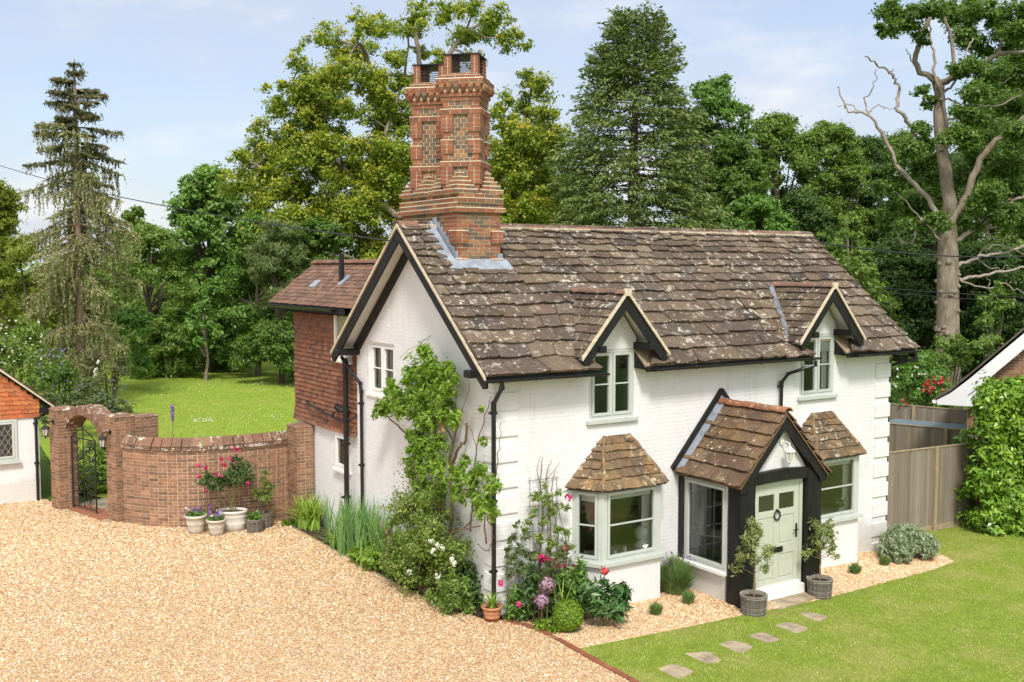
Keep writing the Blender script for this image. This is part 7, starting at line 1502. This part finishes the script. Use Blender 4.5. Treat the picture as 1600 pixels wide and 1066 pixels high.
tree('far_tree', 'small distant tree under the cable right of the spruce', 214, 322, 130, 34, 420, 4200, 'lf_woods', .5, .3, lob=22)
tree('willow_tree', 'feathery grey green willow below the golden tipped tree', 436, 342, 57, 50, 490, 13000, 'lf_willow', .34, .05, lob=34, up=.1, droop=-.3, shell=.3)
tree('bushy_tree', 'deep green trees at the left foot of the golden tipped tree', 400, 330, 61, 80, 585, 34000, 'lf_mid', .2, .11, lob=44, rr=.22)
tree('bushy_tree', 'green undergrowth tree close behind the tile hung wing', 500, 345, 58, 85, 585, 32000, 'lf_oak', .19, .11, lob=48, rr=.2)
tree('bushy_tree', 'shady green tree behind the flue pipe and gable', 590, 390, 64, 70, 585, 20000, 'lf_woods', .21, .12, lob=36)
tree('small_tree', 'small tree with a visible trunk at the far edge of the lawn', 318, 470, 57.5, 34, 548, 2600, 'lf_mid', .24, .12, lob=18, rr=.3, bark='bark_oak')
tree('laurel_bush', 'dark glossy laurel mass at the far end of the lawn', 428, 500, 56.5, 66, 590, 18000, 'lf_oak', .19, .09, lob=34, rr=.26, trunk=False); tree('laurel_bush', 'dark conifer skirts beside the lawn below the chestnut', 245, 500, 58.5, 60, 590, 8000, 'lf_woods', .3, .1, lob=34, rr=.26, trunk=False, droop=.4); tree('laurel_bush', 'leafy bush just right of the spruce at the edge of the lawn', 205, 480, 52, 40, 590, 5000, 'lf_mid', .2, .1, lob=24, trunk=False); tree('laurel_bush', 'shaded bush behind the small lawn tree', 335, 500, 66, 70, 592, 6500, 'lf_dark', .28, .14, lob=30, trunk=False)
b = MB(); q0, q1 = AT(150, 70), AT(640, 74); b.box(min(q0[0], q1[0]), max(q0[0], q1[0]), 0, .05, 0, 1); b = MB(); n_ = 24
for k in range(n_):
    a0 = np.array(q0) + (np.array(q1) - np.array(q0)) * k / n_; a1 = np.array(q0) + (np.array(q1) - np.array(q0)) * (k + .98) / n_; b.prism([a0, a1, a1 + (0, 0, 1.7), a0 + (0, 0, 1.7)], (.03, .05, 0))
tag(b.build('fence', M['fence']), 'dark boundary fence in deep shade behind the back lawn trees', 'fence')
specs = [(830, 200, 72, 70, 420, 'lf_woods', 'green tree between the golden tipped tree and the dark conifer'), (900, 270, 78, 50, 440, 'lf_oak', 'round tree tucked at the left foot of the dark conifer'), (1112, 118, 70, 52, 440, 'lf_mid', 'tall light green tree at the right shoulder of the dark conifer'), (1140, 215, 66, 50, 440, 'lf_oak', 'mid green tree above the roof, right of the conifer'), (1212, 182, 72, 60, 470, 'lf_woods', 'wide oak crown over the right half of the ridge'), (1292, 192, 74, 56, 480, 'lf_woods', 'dark oak crown between the ridge end and the dead limbs'), (1352, 215, 78, 50, 500, 'lf_dark', 'blackish tree under the bare dead limb'), (1400, 205, 84, 55, 520, 'lf_woods', 'deep green tree behind the old oak on its left'), (1450, 240, 72, 60, 540, 'lf_dark', 'dark tree right behind the old oak trunk'), (1540, 120, 76, 75, 520, 'lf_woods', 'tall tree behind the old oak on its right'), (1590, 60, 82, 80, 540, 'lf_oak', 'high tree in the upper right corner'), (1250, 300, 62, 50, 500, 'lf_dark', 'shadowy tree behind the yellow green sapling'), (1400, 380, 58, 62, 560, 'lf_dark', 'shady low tree left of the oak trunk'), (1545, 380, 56, 60, 570, 'lf_dark', 'shady low tree right of the oak trunk'), (1480, 420, 64, 60, 570, 'lf_dark', 'dark thicket behind the lower oak trunk'), (1180, 310, 60, 46, 420, 'lf_mid', 'lighter bush showing over the ridge left of the sapling'), (1340, 420, 52, 46, 570, 'lf_woods', 'leafy thicket behind the right verge of the roof'), (1620, 330, 60, 60, 560, 'lf_woods', 'thicket at the right edge above the neighbouring roof'), (760, 330, 76, 60, 430, 'lf_woods', 'dim tree low behind the chimney base')]
for u, vt, d, hw, vb, mat, lb in specs: tree('woodland_tree', lb, u, vt, d, hw * (1.45 if u > 1100 else 1.1), vb, int(30000 + hw * 380), mat, .225, .125, WG, lob=120, rr=.19, dome=.72)
fw = []
for k in range(420):
    u = random.uniform(-700, 2300); dd = random.uniform(105, 150); p = D(u, 417, dd); fw.append((p[0], p[1], random.uniform(.5, 7.5 if 250 < u < 1750 else 5.5), 3.2, 3.2, 2.6))
tag(foliage('far_woodland', M['lf_woods'], fw, 60000, 1.0, .6, None, .6, .4, .8, .6), 'unbroken band of distant woodland behind the garden trees', 'woodland', kind='stuff')
